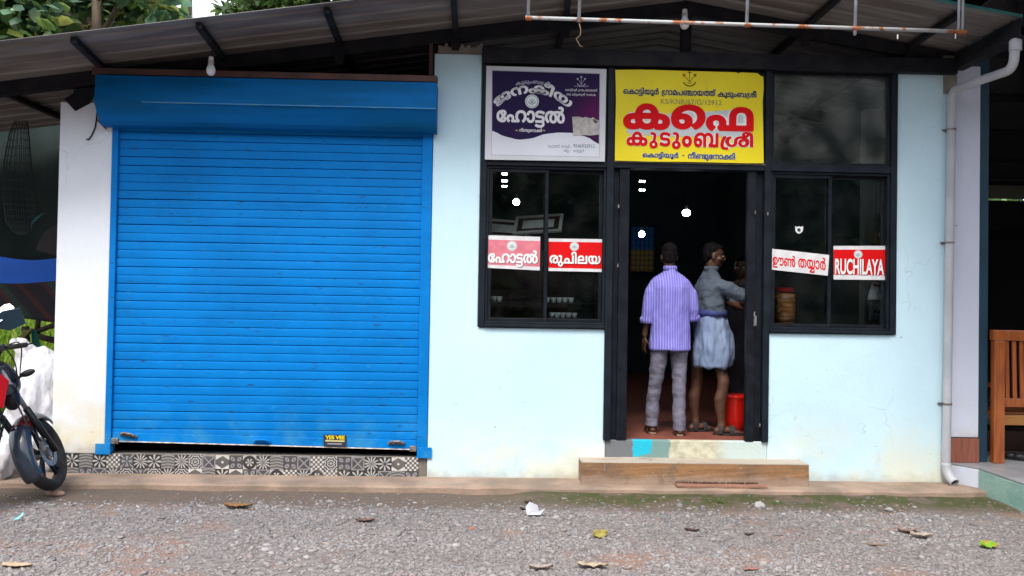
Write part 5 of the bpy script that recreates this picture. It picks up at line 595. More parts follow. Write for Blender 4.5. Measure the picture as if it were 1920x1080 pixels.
 222: (859, "305,566 343,564 378,559 410,551 437,539 462,525 483,507 502,485 518,459 530,430 538,397 542,361 544,322 544,222 149,222 149,70 703,70 703,554 788,554 788,0 529,0 503,0 476,1 458,2 439,3 419,4 192,4 164,2 137,1 111,0 86,0 63,0 63,313 65,359 70,398 80,431 92,459 108,483 126,504 149,523 174,538 202,550 234,559 268,564;304,496 255,491 216,478 186,454 165,421 153,377 149,321 149,292 458,292 458,320 454,377 442,422 421,456 392,478 353,492;602,-337 575,-336 550,-332 528,-326 508,-317 490,-306 474,-292 461,-277 450,-259 441,-238 434,-213 430,-185 429,-153 428,-126 425,-102 421,-81 415,-62 406,-46 395,-32 384,-23 371,-15 357,-8 340,-4 321,-1 300,0 275,-2 252,-6 230,-14 211,-25 194,-39 179,-56 167,-75 159,-97 153,-122 152,-130 152,-140 151,-151 151,-165 152,-191 156,-213 162,-232 169,-246 179,-258 190,-266 207,-274 226,-277 246,-275 263,-270 276,-260 285,-248 290,-231 292,-210 290,-190 284,-174 274,-161 262,-152 246,-146 228,-144 208,-146 189,-151 170,-159 153,-170 138,-183 123,-197 110,-148 127,-131 146,-116 168,-103 191,-92 215,-86 240,-84 276,-88 307,-100 331,-120 349,-145 359,-176 363,-210 359,-245 347,-276 328,-302 300,-321 266,-333 224,-337 182,-332 147,-316 118,-289 96,-253 83,-210 79,-159 81,-127 86,-98 95,-71 107,-46 122,-24 140,-4 160,13 183,27 208,38 236,47 264,51 295,53 316,52 337,51 356,48 373,45 390,41 406,36 420,29 433,22 445,14 458,3 470,-9 480,-22 489,-37 496,-54 501,-73 505,-94 507,-118 508,-145 509,-178 512,-204 519,-225 530,-241 542,-253 558,-262 577,-268 602,-270 633,-267 659,-256 681,-239 697,-216 707,-187 710,-153 708,-119 701,-89 689,-62 674,-37 656,-16 635,3 681,54 710,28 736,-1 758,-32 775,-66 785,-105 788,-148 786,-183 778,-216 766,-246 750,-272 729,-294 704,-312 674,-326 640,-334"),
}
WORDS = {
 "കൊട്ടിയൂർ": [71, 23, 64, 184, 65, 49, 68, 118],
 "ഗ്രാമപഞ്ചായത്ത്": [162, 25, 64, 48, 44, 180, 64, 49, 196, 77],
 "കുടുംബശ്രീ": [23, 67, 33, 67, 6, 46, 162, 56, 66],
 "കഫെ": [23, 71, 45],
 "നീണ്ടുനോക്കി": [42, 66, 191, 67, 72, 42, 64, 163, 65],
 "ജനകീയ": [30, 42, 23, 66, 49],
 "ഹോട്ടൽ": [72, 59, 64, 184, 119],
 "ഒരു": [20, 50, 67],
 "സംരംഭം": [58, 6, 50, 6, 47, 6],
 "ഫോൺ": [72, 45, 64, 116],
 "നമ്പർ": [42, 216, 118],
 "ജില്ല": [30, 65, 222],
 "കണ്ണൂർ": [23, 190, 68, 118],
 "രുചിലയ": [50, 67, 28, 65, 52, 49],
 "ഊൺ": [14, 116],
 "തയ്യാർ": [38, 219, 64, 118],
}

# ------------------------------------------------------------------ lettering
_gc = {}
def curve_mesh(fill):
    cu = bpy.data.curves.new('t', 'CURVE'); fill(cu); return cu
def to_np(cu):
    o = bpy.data.objects.new('t', cu); col.objects.link(o)
    dg = bpy.context.evaluated_depsgraph_get(); me = bpy.data.meshes.new_from_object(o.evaluated_get(dg), depsgraph=dg)
    V = np.array([v.co[:2] for v in me.vertices]).reshape(-1, 2); F = [tuple(p.vertices) for p in me.polygons]
    bpy.data.objects.remove(o); return V, F
def glyph(g, off):
    "glyph as flat mesh: overlapping contours joined and fattened by off (em), through a distance field and marching squares"
    if (g, off) in _gc: return _gc[g, off]
    segs = []
    for c in GLYPHS[g][1].split(';'):
        if not c: continue
        p = np.array([tuple(map(float, q.split(','))) for q in c.split()]) / 1000; segs.append(np.concatenate([p, np.roll(p, -1, 0)], 1))
    S = np.concatenate(segs); A, B = S[:, :2], S[:, 2:]
    h = .0125; pad = off + 2 * h; x0, y0 = A.min(0) - pad; x1, y1 = A.max(0) + pad
    nx, ny = int((x1 - x0) / h) + 2, int((y1 - y0) / h) + 2
    gx, gy = x0 + np.arange(nx) * h, y0 + np.arange(ny) * h; PX, PY = np.meshgrid(gx, gy); Q = np.stack([PX.ravel(), PY.ravel()], 1)
    D = np.full(len(Q), 1e9); W = np.zeros(len(Q), int)
    for a, b in zip(A, B):
        d = b - a; L = max(d @ d, 1e-12); t = np.clip(((Q - a) @ d) / L, 0, 1); D = np.minimum(D, ((Q - a - t[:, None] * d) ** 2).sum(1))
        cr = d[0] * (Q[:, 1] - a[1]) - d[1] * (Q[:, 0] - a[0])
        W += ((a[1] <= Q[:, 1]) & (b[1] > Q[:, 1]) & (cr > 0)).astype(int) - ((a[1] > Q[:, 1]) & (b[1] <= Q[:, 1]) & (cr < 0)).astype(int)
    f = np.where(W != 0, 1, -1) * np.sqrt(D) + off; f = f.reshape(ny, nx)
    V = []; F = []
    for j in range(ny - 1):
        i = 0
        while i < nx - 1:
            c = [f[j, i], f[j, i + 1], f[j + 1, i + 1], f[j + 1, i]]
            if max(c) <= 0: i += 1; continue
            if min(c) > 0:
                k = i
                while k < nx - 1 and f[j, k + 1] > 0 and f[j + 1, k + 1] > 0: k += 1
                o = len(V); V += [(gx[i], gy[j]), (gx[k], gy[j]), (gx[k], gy[j + 1]), (gx[i], gy[j + 1])]; F.append((o, o + 1, o + 2, o + 3)); i = k; continue
            cs = [(gx[i], gy[j]), (gx[i + 1], gy[j]), (gx[i + 1], gy[j + 1]), (gx[i], gy[j + 1])]; poly = []
            for q in range(4):
                a, b = c[q], c[(q + 1) % 4]; pa, pb = cs[q], cs[(q + 1) % 4]
                if a > 0: poly.append(pa)
                if (a > 0) != (b > 0): t = a / (a - b); poly.append((pa[0] + (pb[0] - pa[0]) * t, pa[1] + (pb[1] - pa[1]) * t))
            if len(poly) > 2: o = len(V); V += poly; F.append(tuple(range(o, o + len(poly))))
            i += 1
    _gc[g, off] = (np.array(V), F); return _gc[g, off]
def layout(text, off=0, track=0):
    "Malayalam or Latin text -> vertices, faces in em units"
    if text.isascii() and text not in WORDS:
        cu = bpy.data.curves.new('t', 'FONT'); cu.body = text; cu.fill_mode = 'FRONT'; cu.offset = off; cu.space_character = 1 + track
        return to_np(cu)
    VV = []; FF = []; x = 0; o = 0
    for wd in text.split(' '):
        if wd.isascii() and wd not in WORDS:
            V, F = layout(wd, off); adv = V[:, 0].max() + .15; gl = [(V, F, adv)]
        else: gl = [(*glyph(g, off), GLYPHS[g][0] / 1000 + track) for g in WORDS[wd]]
        for V, F, adv in gl:
            if len(V): VV.append(V + np.array([x, 0])); FF += [tuple(i + o for i in f) for f in F]; o += len(V)
            x += adv
        x += .45
    return np.concatenate(VV), FF
def print_on(root, name, text, box, Y, m, off=0, bend=None, shear=0, ref=None, track=0, tilt=0, lift=0):
    "lettering printed flat on a board: fitted into the photo box (x0, x1, ytop, ybottom) on plane Y, as a child of root"
    V, F = layout(text, off, track)
    V0, _ = layout(text, 0 if ref is None else ref, track)
    a = V0.min(0); b = V0.max(0)
    xm = (box[0] + box[1]) / 2; zm = (box[2] + box[3]) / 2
    x0 = P(box[0], zm, Y)[0]; x1 = P(box[1], zm, Y)[0]; z1 = P(xm, box[2], Y)[1]; z0 = P(xm, box[3], Y)[1]
    U = (V - a) / (b - a); X = x0 + U[:, 0] * (x1 - x0); Z = z0 + U[:, 1] * (z1 - z0)
    if tilt: Z = Z + (X - (x0 + x1) / 2) * tilt
    if bend:   # arc: bend = rise of the middle over the ends, in metres
        u = (U[:, 0] - .5) * 2; wd = (x1 - x0) / 2; rad = (wd * wd + bend * bend) / (2 * bend); th = u * math.asin(min(1, wd / rad)); hh = Z - z0
        X = (x0 + x1) / 2 + (rad + hh) * np.sin(th); Z = z0 + (rad + hh) * np.cos(th) - rad + bend
    me = bpy.data.meshes.new(name); me.from_pydata([(x - root.location.x, Y - lift - root.location.y, z - root.location.z) for x, z in zip(X, Z)], [], F)
    return link(name, me, m, root)
def flat_poly(root, name, pts, Y, m, th=.0, px=True):
    q = [P(*p, Y) if px else p for p in pts]; q = [(x - root.location.x, z - root.location.z) for x, z in q]; y = Y - root.location.y
    mb = MB()
    if th: mb.prism(q, y, y + th, 'y')
    else: mb.add([(x, y, z) for x, z in q], [tuple(range(len(q)))])
    return mb.build(name, m, root)
def disc(root, name, px, py, r, Y, m, n=28, r0=0):
    cx, cz = P(px, py, Y); s = 1500 / (Y + 7); y = Y - root.location.y; cx -= root.location.x; cz -= root.location.z
    mb = MB()
    if r0: 
        for k in range(n):
            t = 2 * math.pi * k / n
            for rr in (r, r0): mb.v.append((cx + rr / s * math.cos(t), y, cz + rr / s * math.sin(t)))
        for k in range(n): a = 2 * k; b = 2 * ((k + 1) % n); mb.f.append((a, b, b + 1, a + 1))
    else: mb.add([(cx + r / s * math.cos(2 * math.pi * k / n), y, cz + r / s * math.sin(2 * math.pi * k / n)) for k in range(n)], [tuple(range(n))])
    return mb.build(name, m, root)
def stroke(root, name, pts, wpx, Y, m):
    q = [P(*p, Y) for p in pts]; s = 1500 / (Y + 7); h = wpx / s / 2; mb = MB(); y = Y - root.location.y
    for i in range(len(q) - 1):
        a = Vector(q[i]); b = Vector(q[i + 1]); d = (b - a).normalized(); nn = Vector((-d.y, d.x)) * h; o = Vector((root.location.x, root.location.z))
        mb.add([(p.x, y, p.y) for p in (a - nn - o, b - nn - o, b + nn - o, a + nn - o)], [(0, 1, 2, 3)])
    return mb.build(name, m, root)
def pm(name, c, rough=.5): return mat(name, c, tuple(x * .93 for x in c), 3, .7, bump=0, spec=.15)
def at_px(px, py, Y): x, z = P(px, py, Y); return (x, Y, z)
def arc_pts(cx, cy, r, a0, a1, n=10, ry=None): return [(cx + r * math.cos(R(a0 + (a1 - a0) * k / n)), cy + (ry or r) * math.sin(R(a0 + (a1 - a0) * k / n))) for k in range(n + 1)]
def emblem(root, px, py, s, Y, m1, m2, name='emblem'):
    "three figures fanning out of a garland"
    mb = None
    for ang, m in ((-48, m2), (0, m1), (48, m1)):
        dx, dy = math.sin(R(ang)), -math.cos(R(ang)); x1, y1 = px + dx * s * .9, py + .35 * s + dy * s * 1.1
        stroke(root, name, [(px, py + .45 * s), (x1, y1)], s * .07, Y, m)
        stroke(root, name, [(x1 - dy * s * .22, y1 + dx * s * .22), (x1 + dy * s * .22, y1 - dx * s * .22)], s * .14, Y - .0004, m)
        disc(root, name, x1 + dx * s * .16, y1 + dy * s * .16, s * .09, Y - .0008, m, 10)
    stroke(root, name, arc_pts(px, py + .1 * s, s * .85, 25, 155, 10), s * .16, Y, m1)
    stroke(root, name, arc_pts(px, py + .32 * s, s * .3, 30, 150, 6), s * .08, Y, m1)
def roundlogo(root, px, py, r, Y):
    disc(root, 'logo', px, py, r, Y, pm('logo white', (.72, .74, .76)))
    g = pm('logo grey green', (.22, .33, .33)); disc(root, 'logo', px, py, r * .88, Y - .0005, g, r0=r * .78)
    stroke(root, 'logo', arc_pts(px, py - r * .12, r * .52, 15, 165, 8), r * .16, Y - .0005, g)
    for a in (-40, 0, 40): stroke(root, 'logo', [(px, py + r * .25), (px + math.sin(R(a)) * r * .55, py + r * .2 - math.cos(R(a)) * r * .62)], r * .12, Y - .0005, g)

# ---- yellow cafe board over the door
YS = -.045
ys = empty('signboard', 'yellow cafe signboard with big red Malayalam lettering above the open doorway', 'sign', at_px(1292, 305, YS))
m, nt_, b = new_mat('yellow board print'); n = N(nt_); v = n.coord('Position')
c = n.mix(n.rng(n.noise(v, 2.2, 4), .3, .7), (.80, .66, .0), (.72, .60, .0)); c = n.mix(n.m('MULTIPLY', n.rng(n.noise(v, 9, 5, (1, 1, .6)), .62, .75), .3), c, (.35, .28, .05))
nt_.links.new(c, b.inputs['Base Color']); b.inputs['Roughness'].default_value = .55
flat_poly(ys, 'board', [(1154, 131), (1200, 130.5), (1290, 133), (1381, 135.5), (1384, 137.5), (1389, 135.5), (1420, 137), (1426, 142), (1431, 144), (1432, 165), (1430, 190), (1432, 306), (1400, 306), (1290, 303.5), (1222, 303), (1153, 301), (1153.5, 250), (1155, 190)], YS, m, .006)
M_k = pm('print black', (.012, .012, .02)); M_grey = pm('print grey', (.22, .22, .12)); M_red = pm('print red', (.62, .004, .008)); M_halo = pm('print white', (.75, .75, .76)); M_navy = pm('print navy', (.012, .03, .16)); M_palegrey = pm('print pale grey', (.50, .56, .58))
emblem(ys, 1293, 147, 15, YS - .002, pm('print olive', (.14, .10, .01)), pm('print brown red', (.32, .04, .01)))
L1 = (1169, 1419, 163, 187)
for nm, wd, x0, x1, y0, y1 in (('lettering', 'കൊട്ടിയൂർ', 1169, 1235, 164, 180), ('lettering', 'ഗ്രാമപഞ്ചായത്ത്', 1241, 1342, 166, 181.5), ('lettering', 'കുടുംബശ്രീ', 1346, 1418, 170, 185)):
    print_on(ys, nm, wd, (x0, x1, y0, y1), YS - .002, M_palegrey, .05, ref=0); print_on(ys, nm, wd, (x0, x1, y0, y1), YS - .0035, M_k, .022, ref=0)
print_on(ys, 'registration_number', 'KS/KNR/67/G/13912', (1239, 1353, 186.5, 196), YS - .002, M_grey, .0, tilt=-.0)
flat_poly(ys, 'lettering_ground', [(1178, 240), (1200, 238), (1240, 226), (1255, 212), (1330, 209), (1372, 206), (1400, 206), (1411, 240), (1404, 262), (1350, 256), (1260, 256), (1180, 252), (1174, 246)], YS - .0015, M_palegrey)
def fat(wd_boxes, red, halo, off, hoff):
    for wd, box in wd_boxes:
        print_on(ys, 'lettering', wd, box, YS - .0025, halo, hoff, ref=off); print_on(ys, 'lettering', wd, box, YS - .004, red, off)
WORDS.update({'_ka': [23], '_e': [71], '_pha': [45], '_u': [67], '_tta': [33], '_am': [6], '_ba': [46], '_shra': [162, 56, 66]})
fat((('_ka', (1172, 1253, 197, 240)), ('_e', (1262, 1319, 199, 240)), ('_pha', (1327, 1410, 203, 243))), M_red, M_halo, .045, .085)
fat((('_ka', (1176, 1213, 248, 272)), ('_u', (1219, 1232, 249, 277)), ('_tta', (1238, 1256, 249, 273)), ('_u', (1261, 1275, 249, 278)), ('_am', (1280, 1296, 256, 274)), ('_ba', (1302, 1346, 250, 275)), ('_shra', (1352, 1411, 248, 280))), M_red, M_halo, .035, .085)
for wd, x0, x1, y0, y1 in (('കൊട്ടിയൂർ', 1205, 1272, 285, 298), ('നീണ്ടുനോക്കി', 1290, 1378, 286, 301)):
    print_on(ys, 'lettering', wd, (x0, x1, y0, y1), YS - .002, M_palegrey, .06, ref=0); print_on(ys, 'lettering', wd, (x0, x1, y0, y1), YS - .0035, M_navy, .02, ref=0)
stroke(ys, 'dash', [(1279, 291.5), (1283, 291.6)], 1.6, YS - .003, M_navy)

# ---- purple and white board
ps = empty('signboard', 'purple and white Malayalam hotel signboard with a grey torn paper patch', 'sign', at_px(1022, 300, YS))
flat_poly(ps, 'board', [(912, 123.5), (1137, 129.5), (1134, 303), (909, 299)], YS, pm('board white', (.60, .62, .66)), .006)
flat_poly(ps, 'border', [(922, 131), (1125.5, 137), (1124, 295), (921, 291)], YS - .0008, pm('border line grey', (.40, .42, .52)))
flat_poly(ps, 'print_ground', [(923, 132), (1124.5, 138), (1123, 294), (922, 290)], YS - .0016, pm('board print white', (.66, .69, .76)))
m, nt_, b = new_mat('purple print'); n = N(nt_); v = n.coord('Position'); X, Y, Z = n.xyz(v)
d = n.m('SQRT', n.m('ADD', n.m('POWER', n.m('SUBTRACT', X, .93), 2), n.m('POWER', n.m('SUBTRACT', Z, 3.22), 2)))
c = n.mix(n.rng(n.m('ADD', d, n.m('MULTIPLY', n.noise(v, 3, 3), .2)), .05, .48, 1, 0), (.018, .010, .055), (.11, .008, .08)); nt_.links.new(c, b.inputs['Base Color']); b.inputs['Roughness'].default_value = .7; b.inputs['Specular IOR Level'].default_value = .15
wave = [(923, 132), (1124.5, 138), (1123.3, 270)]
for k in range(1, 17):
    t = k / 16; x = 1123 - t * 200; u = (x - 922.5) / 200
    wave.append((x, 246 + 18 * math.sin(min(1, u / .5) * math.pi) if u < .5 else 246 + 24 * max(0, (u - .72) / .28) ** 1.6))
wv = []
for k in range(24):
    u = 1 - k / 23; x = 922.6 + u * 200.4
    pts_ = [(0, 245), (.12, 256), (.25, 262), (.36, 260), (.5, 251), (.62, 248.5), (.75, 249), (.88, 256), (1, 270)]
    for (a0, b0), (a1, b1) in zip(pts_, pts_[1:]):
        if a0 <= u <= a1: t = (u - a0) / (a1 - a0); t = t * t * (3 - 2 * t) * .5 + t * .5; y = b0 + (b1 - b0) * t
    wv.append((x, y))
flat_poly(ps, 'purple_field', [(923.2, 132.4), (1124.3, 138.4)] + wv, YS - .0024, m)
M_pw = pm('print soft white', (.74, .74, .78)); M_pd = pm('print dim', (.45, .45, .55)); Yp = YS - .0034
print_on(ps, 'lettering', 'കുടുംബശ്രീ', (968, 1029, 153.5, 163), Yp, M_pd, .012, bend=.022)
print_on(ps, 'lettering', 'ജനകീയ', (934, 1064, 180, 201), Yp, M_pw, .035, bend=.125)
print_on(ps, 'lettering', 'ഹോട്ടൽ', (932, 1058, 200, 238), Yp, M_pw, .035)
roundlogo(ps, 997.5, 190, 13, Yp)
print_on(ps, 'lettering', 'നീണ്ടുനോക്കി', (974, 1016, 240.5, 249), Yp, M_pw, .02)
for x in (969, 1020): stroke(ps, 'dash', [(x - 2.5, 244.5), (x + 2.5, 244.7)], 2.2, Yp, pm('print tan', (.45, .28, .12)))
emblem(ps, 1090, 152, 10, Yp, M_pd, M_pd)
print_on(ps, 'lettering', 'കുടുംബശ്രീ', (1077, 1103, 160, 163.5), Yp, M_pd)
print_on(ps, 'lettering', 'കൊട്ടിയൂർ ഗ്രാമപഞ്ചായത്ത്', (1060, 1120, 165.8, 172.5), Yp, M_pw, .0)
print_on(ps, 'lettering', 'ഒരു കുടുംബശ്രീ സംരംഭം', (1062, 1117, 174, 180.5), Yp, M_pw, .0)
M_pg = pm('print slate', (.20, .24, .30))
print_on(ps, 'lettering', 'ഫോൺ നമ്പർ :', (1028, 1072, 270.3, 277.3), YS - .0024, M_pg); print_on(ps, 'phone_number', '9546933912', (1075, 1115, 270.5, 277), YS - .0024, M_pg, .012)
print_on(ps, 'lettering', 'ജില്ല :', (1057, 1070, 279, 287), YS - .0024, M_pg); print_on(ps, 'lettering', 'കണ്ണൂർ', (1075, 1095, 279.5, 287), YS - .0024, M_pg)
flat_poly(ps, 'torn_patch', [(1073, 219), (1085, 218.5), (1093, 221), (1098, 219), (1108, 222), (1112, 219.5), (1117, 224), (1124, 226), (1122.5, 236), (1124, 252), (1108, 254), (1090, 253), (1075, 254.5), (1074, 236)], YS - .0055, mat('torn grey paper', (.50, .48, .46), (.36, .34, .33), 30, .9, bump=.6, bscale=60), .0015)
flat_poly(ps, 'torn_patch', [(1112, 222), (1119, 226), (1122, 229), (1116, 232), (1112, 227)], YS - .0062, mat('brown tear', (.14, .10, .09), None, 30, .9))

# ---- stickers on the window panes
def sticker(name, label, cat, corners, Y, base, bands, band_m, texts, logo=None, group=None):
    xs = [c_[0] for c_ in corners]; yb = max(c_[1] for c_ in corners)
    r = empty(name, label, cat, at_px(sum(xs) / len(xs), yb, Y), group=group)
    flat_poly(r, 'card', corners, Y, base, .003)
    if bands: flat_poly(r, 'red_band', bands, Y - .001, band_m)
    for t in texts: print_on(r, 'lettering', *t)
    if logo: roundlogo(r, *logo, Y - .0026)
    return r
M_card = mat('white card', (.70, .70, .72), (.60, .60, .62), 12, .6, bump=0); M_pink = mat('sun faded red print', (.66, .20, .25), (.58, .15, .20), 9, .6, bump=0); M_bred = pm('bright red print', (.66, .004, .006)); M_sh = pm('print shadow', (.30, .16, .18)); M_sh2 = pm('print dark red', (.20, .01, .01)); M_lw = pm('letter white', (.80, .80, .80))
Yw1, Yw2 = .010, .008
sticker('window_sticker', 'faded pink Malayalam hotel sticker on the left sliding pane', 'sticker', [(912, 441), (1013, 444), (1012, 507), (911, 502)], Yw1, M_card, [(912, 449), (1013, 452), (1012, 500), (911, 496)], M_pink,
        [('ഹോട്ടൽ', (917, 1009, 471, 501), Yw1 - .002, M_sh, .03), ('ഹോട്ടൽ', (915.5, 1007.5, 469.5, 499.5), Yw1 - .003, M_lw, .03)], (960, 461, 9.5))
sticker('window_sticker', 'bright red Malayalam sticker of four white letters on the pane beside the door', 'sticker', [(1028.5, 447), (1129, 448.5), (1128, 510), (1028.5, 508)], Yw2 + .03, M_card, [(1028.5, 453), (1129, 454.5), (1128, 504), (1028.5, 502)], M_bred,
        [('രുചിലയ', (1032.5, 1127, 474, 501), Yw2 + .028, M_sh2, .03), ('രുചിലയ', (1031, 1125.5, 472.5, 499.5), Yw2 + .027, M_lw, .03)], (1077, 462, 8.5))
sticker('window_sticker', 'tilted white card with red Malayalam meal notice', 'sticker', [(1444, 466), (1555, 478), (1552, 517), (1442, 505)], Yw1, M_card, None, None,
        [('ഊൺ', (1449, 1491, 478, 503), Yw1 - .002, M_bred, .02, None, 0, None, 0, -.095), ('തയ്യാർ', (1497, 1548, 481, 511), Yw1 - .002, M_bred, .02, None, 0, None, 0, -.095)])
sticker('window_sticker', 'red sticker with white capital letters RUCHILAYA on the right window', 'sticker', [(1563, 461), (1660, 461), (1660, 525), (1563, 524)], Yw2 + .03, M_card, [(1563, 468), (1660, 468), (1660, 516), (1563, 515)], M_bred,
        [('RUCHILAYA', (1567.5, 1659, 488, 515.5), Yw2 + .028, M_sh2, .025), ('RUCHILAYA', (1566, 1657, 486.5, 514), Yw2 + .027, M_lw, .028)], (1609, 477, 8))
bd = empty('badge_sticker', 'tiny white shield shaped sticker alone on dark glass', 'sticker', at_px(1498, 438, Yw1))
flat_poly(bd, 'shield', [(1491, 424), (1495, 425.5), (1498, 424), (1501, 425.5), (1506, 424), (1505.5, 433), (1502, 436.5), (1498, 438.5), (1494, 436.5), (1491.5, 433)], Yw1 + .011 - .011, M_card, .002)
disc(bd, 'mark', 1498, 431, 3.4, Yw1 - .001, pm('badge slate', (.03, .06, .08)), 12)
tg = empty('maker_plate', 'small dark plate lettered YES VEE low on the blue shutter', 'plate', at_px(627.5, 837, -.006))
flat_poly(tg, 'plate', [(606.5, 815), (649, 816), (649, 838), (606.5, 836.5)], -.006, pm('plate charcoal', (.035, .04, .06)), .003)
print_on(tg, 'lettering', 'YES VEE', (610.5, 646, 817, 823.6), -.0075, pm('plate yellow', (.80, .62, .01)), .035)
stroke(tg, 'stripe', [(610, 826.4), (646, 827.2)], 3.0, -.0075, pm('plate pale yellow', (.55, .50, .22))); stroke(tg, 'stripe', [(614, 832), (641, 832.6)], 2.0, -.0075, pm('plate pale', (.35, .35, .35)))

# ------------------------------------------------------------------ fittings on the shop front
M_wire = pm('black wire', (.015, .015, .015), .6)
def bulb(label, px, ptop, pbot, Y, top_z, lit=0):
    x, z1 = P(px, ptop, Y); _, z0 = P(px, pbot, Y); h = z1 - z0
    b = empty('light_bulb', label, 'light bulb', (x, Y, z0), group='bare bulbs hanging under the roof')
    pr = [(r * h * .235, z * h) for r, z in ((.02, 0), (.5, .03), (.85, .12), (1, .25), (.96, .38), (.8, .48), (.62, .57), (.58, .66))]
    MB().lathe(pr).build('globe', M_white, b, smooth=True)
    MB().lathe([(h * .15, h * .665), (h * .145, h * .80), (h * .10, h * .81)]).build('collar', mat('bulb collar cream', (.5, .48, .42), None, 9, .5, bump=0), b, smooth=False)
    MB().lathe([(h * .13, h * .812), (h * .12, h * 1.0)]).build('holder', M_white, b)
    MB().tube([(0, 0, h), (.004, .002, h + (top_z - z0 - h) * .5), (0, 0, top_z - z0)], .004, 6).build('wire', M_wire, b)
    return b
bulb('unlit white bulb hanging above the blue shutter cover', 396, 107, 142, -.35, roof_z(-2.37) - .02)
bulb('unlit white bulb hanging behind the rusty pipe above the yellow board', 1284, 18, 55, -.35, 4.26)
# rusty pipe frame in front of the eave
YH = -1.0
hf = empty('pipe_frame', 'rusty painted steel pipe frame hanging in front of the eave', 'pipe frame', (1.9, YH, 3.70))
X0, X1 = .244, 3.552
def hp(nm, a, b, r, m=M_rust): return MB().tube([Vector(a) - hf.location, Vector(b) - hf.location], r, 10).build(nm, m, hf, smooth=True)
hp('bottom_pipe', (X0 - .02, YH, 3.728), (X1 + .02, YH, 3.708), .014)
M_galv = mat('weathered galvanised pipe', (.46, .49, .55), (.30, .31, .32), 5, .5, .2)
for x, z0 in ((X0, 3.73), (.628, 3.70), (1.909, 3.70), (2.742, 3.66), (X1 - .008, 3.72), (X1 + .022, 3.72)):
    hp('upright', (x, YH + (.0 if x not in (.628,) else -.02), z0), (x + .02, YH, 4.75), .0125 if x < 3.5 else .010, M_galv)
    mb = MB(); mb.tube([(x - hf.location.x - .02, 0, .023 - (x - X0) * .006), (x - hf.location.x + .03, 0, .023 - (x - X0) * .006)], .017, 8); mb.build('rusty_joint', M_rustj, hf)
hp('top_pipe', (X0, YH, 4.75), (X1 + .03, YH, 4.75), .014)
for x in (X0, 1.9, X1): hp('bracket', (x, YH, 4.73), (x, -.5, roof_z(x) + .03), .010)
pts = [at_px(a, b_, YH - .02) for a, b_ in ((1086, 44), (1089, 56), (1088, 66), (1080, 73), (1084, 79), (1087, 86), (1093, 88))]
tag(MB().tube([Vector(p) - Vector(pts[0]) for p in pts], .004, 6).build('dangling_wire', mat('rusty wire', (.2, .12, .07)), None, smooth=True, loc=pts[0]), 'short kinked rusty wire dangling from the pipe frame', 'wire')
for i, (px, py) in enumerate(((1683, 69), (1791.5, 68))):
    p = at_px(px, py, YH); tag(MB().tube([(0, 0, -.017), (0, 0, .017)], .005, 6).build('screw', M_white, None, loc=p), ('small bright screw hanging below the pipe between the last two uprights', 'small bright screw hanging below the right end of the pipe')[i], 'screw')
# electric wire on the left pillar
pts = [at_px(a, b_, -.012) for a, b_ in ((182, 208), (181, 224), (178, 240), (172, 254), (166, 262), (162, 261))]
we = empty('electric_wire', 'loose black wire end sticking out over the white pillar top', 'wire', pts[0])
MB().tube([Vector(p) - Vector(pts[0]) for p in pts], .006, 6).build('wire', M_wire, we, smooth=True)
p2 = [at_px(a, b_, -.012) for a, b_ in ((182, 224), (190, 233), (199, 242))]; MB().tube([Vector(p) - Vector(pts[0]) for p in p2], .005, 6).build('wire', M_wire, we, smooth=True)
# rain pipe at the right corner
dp = empty('drainpipe', 'grey plastic rainwater pipe running down the right corner with open elbow foot', 'drainpipe', (4.02, -.06, .05))
def bend(pts, r=.12, n=6):
    out = [Vector(pts[0])]
    for a, b_, c_ in zip(pts, pts[1:], pts[2:]):
        a, b_, c_ = Vector(a), Vector(b_), Vector(c_); u = (a - b_).normalized(); v = (c_ - b_).normalized()
        p, q = b_ + u * r, b_ + v * r
        for k in range(n + 1): t = k / n; out.append(p * (1 - t) ** 2 + b_ * 2 * t * (1 - t) + q * t * t)
    out.append(Vector(pts[-1])); return out
T = Vector(at_px(1904, 96, -.82)); T = Vector((T.x, -.82, 3.62)); B1 = Vector((at_px(1900, 118, -.80)[0], -.80, 3.49)); W0 = Vector((4.052, -.048, 3.52)); W1 = Vector((4.022, -.048, .14)); O = Vector((4.035, -.125, .075))
L = lambda v: v - Vector(dp.location)
path = bend([T + Vector((0, 0, .1)), B1, W0, W1, O + Vector((.01, -.02, 0))], .09, 7)
MB().tube([L(p) for p in path[:-8]], .036, 18, cap=False).build('pipe', M_pvc, dp, smooth=True)
mb = MB(); q = [L(p) for p in path[-9:]]; mb.tube(q, .040, 18, cap=False); o = mb.build('elbow', M_pvc, dp, smooth=True); s = o.modifiers.new('t', 'SOLIDIFY'); s.thickness = .005
MB().tube([q[-1] + (q[-2] - q[-1]).normalized() * .03, q[-1] + (q[-2] - q[-1]).normalized() * .02], .036, 18).build('mouth_shade', M_black, dp)  # black plug stands in for the shade inside the open elbow
MB().tube([L(T + Vector((0, 0, .01))), L(T + Vector((0, 0, .09)))], .045, 18).build('socket', M_pvc, dp, smooth=False)
MB().tube([L(T + Vector((0, 0, .09))), L(Vector((T.x, -.82, roof_z(4.13) - .16)))], .03, 14).build('outlet', M_pvc, dp)
MB().tube([L(W0 + Vector((0, 0, -.14))), L(W0 + Vector((0, 0, -.06)))], .0385, 18).build('socket', M_pvc, dp)
for pz in (238, 487, 842):
    z = P(1780, 40 + pz * .852, -.05)[1]; x = W1.x + (W0.x - W1.x) * (z - W1.z) / (W0.z - W1.z)
    c_ = MB(); c_.tube([(x - dp.location.x, .012, z - dp.location.z - .008), (x - dp.location.x, .012, z - dp.location.z + .008)], .040, 16); c_.box(x - dp.location.x - .062, x - dp.location.x + .062, .044, .052, z - dp.location.z - .008, z - dp.location.z + .008); c_.build('clamp', M_hasp, dp)

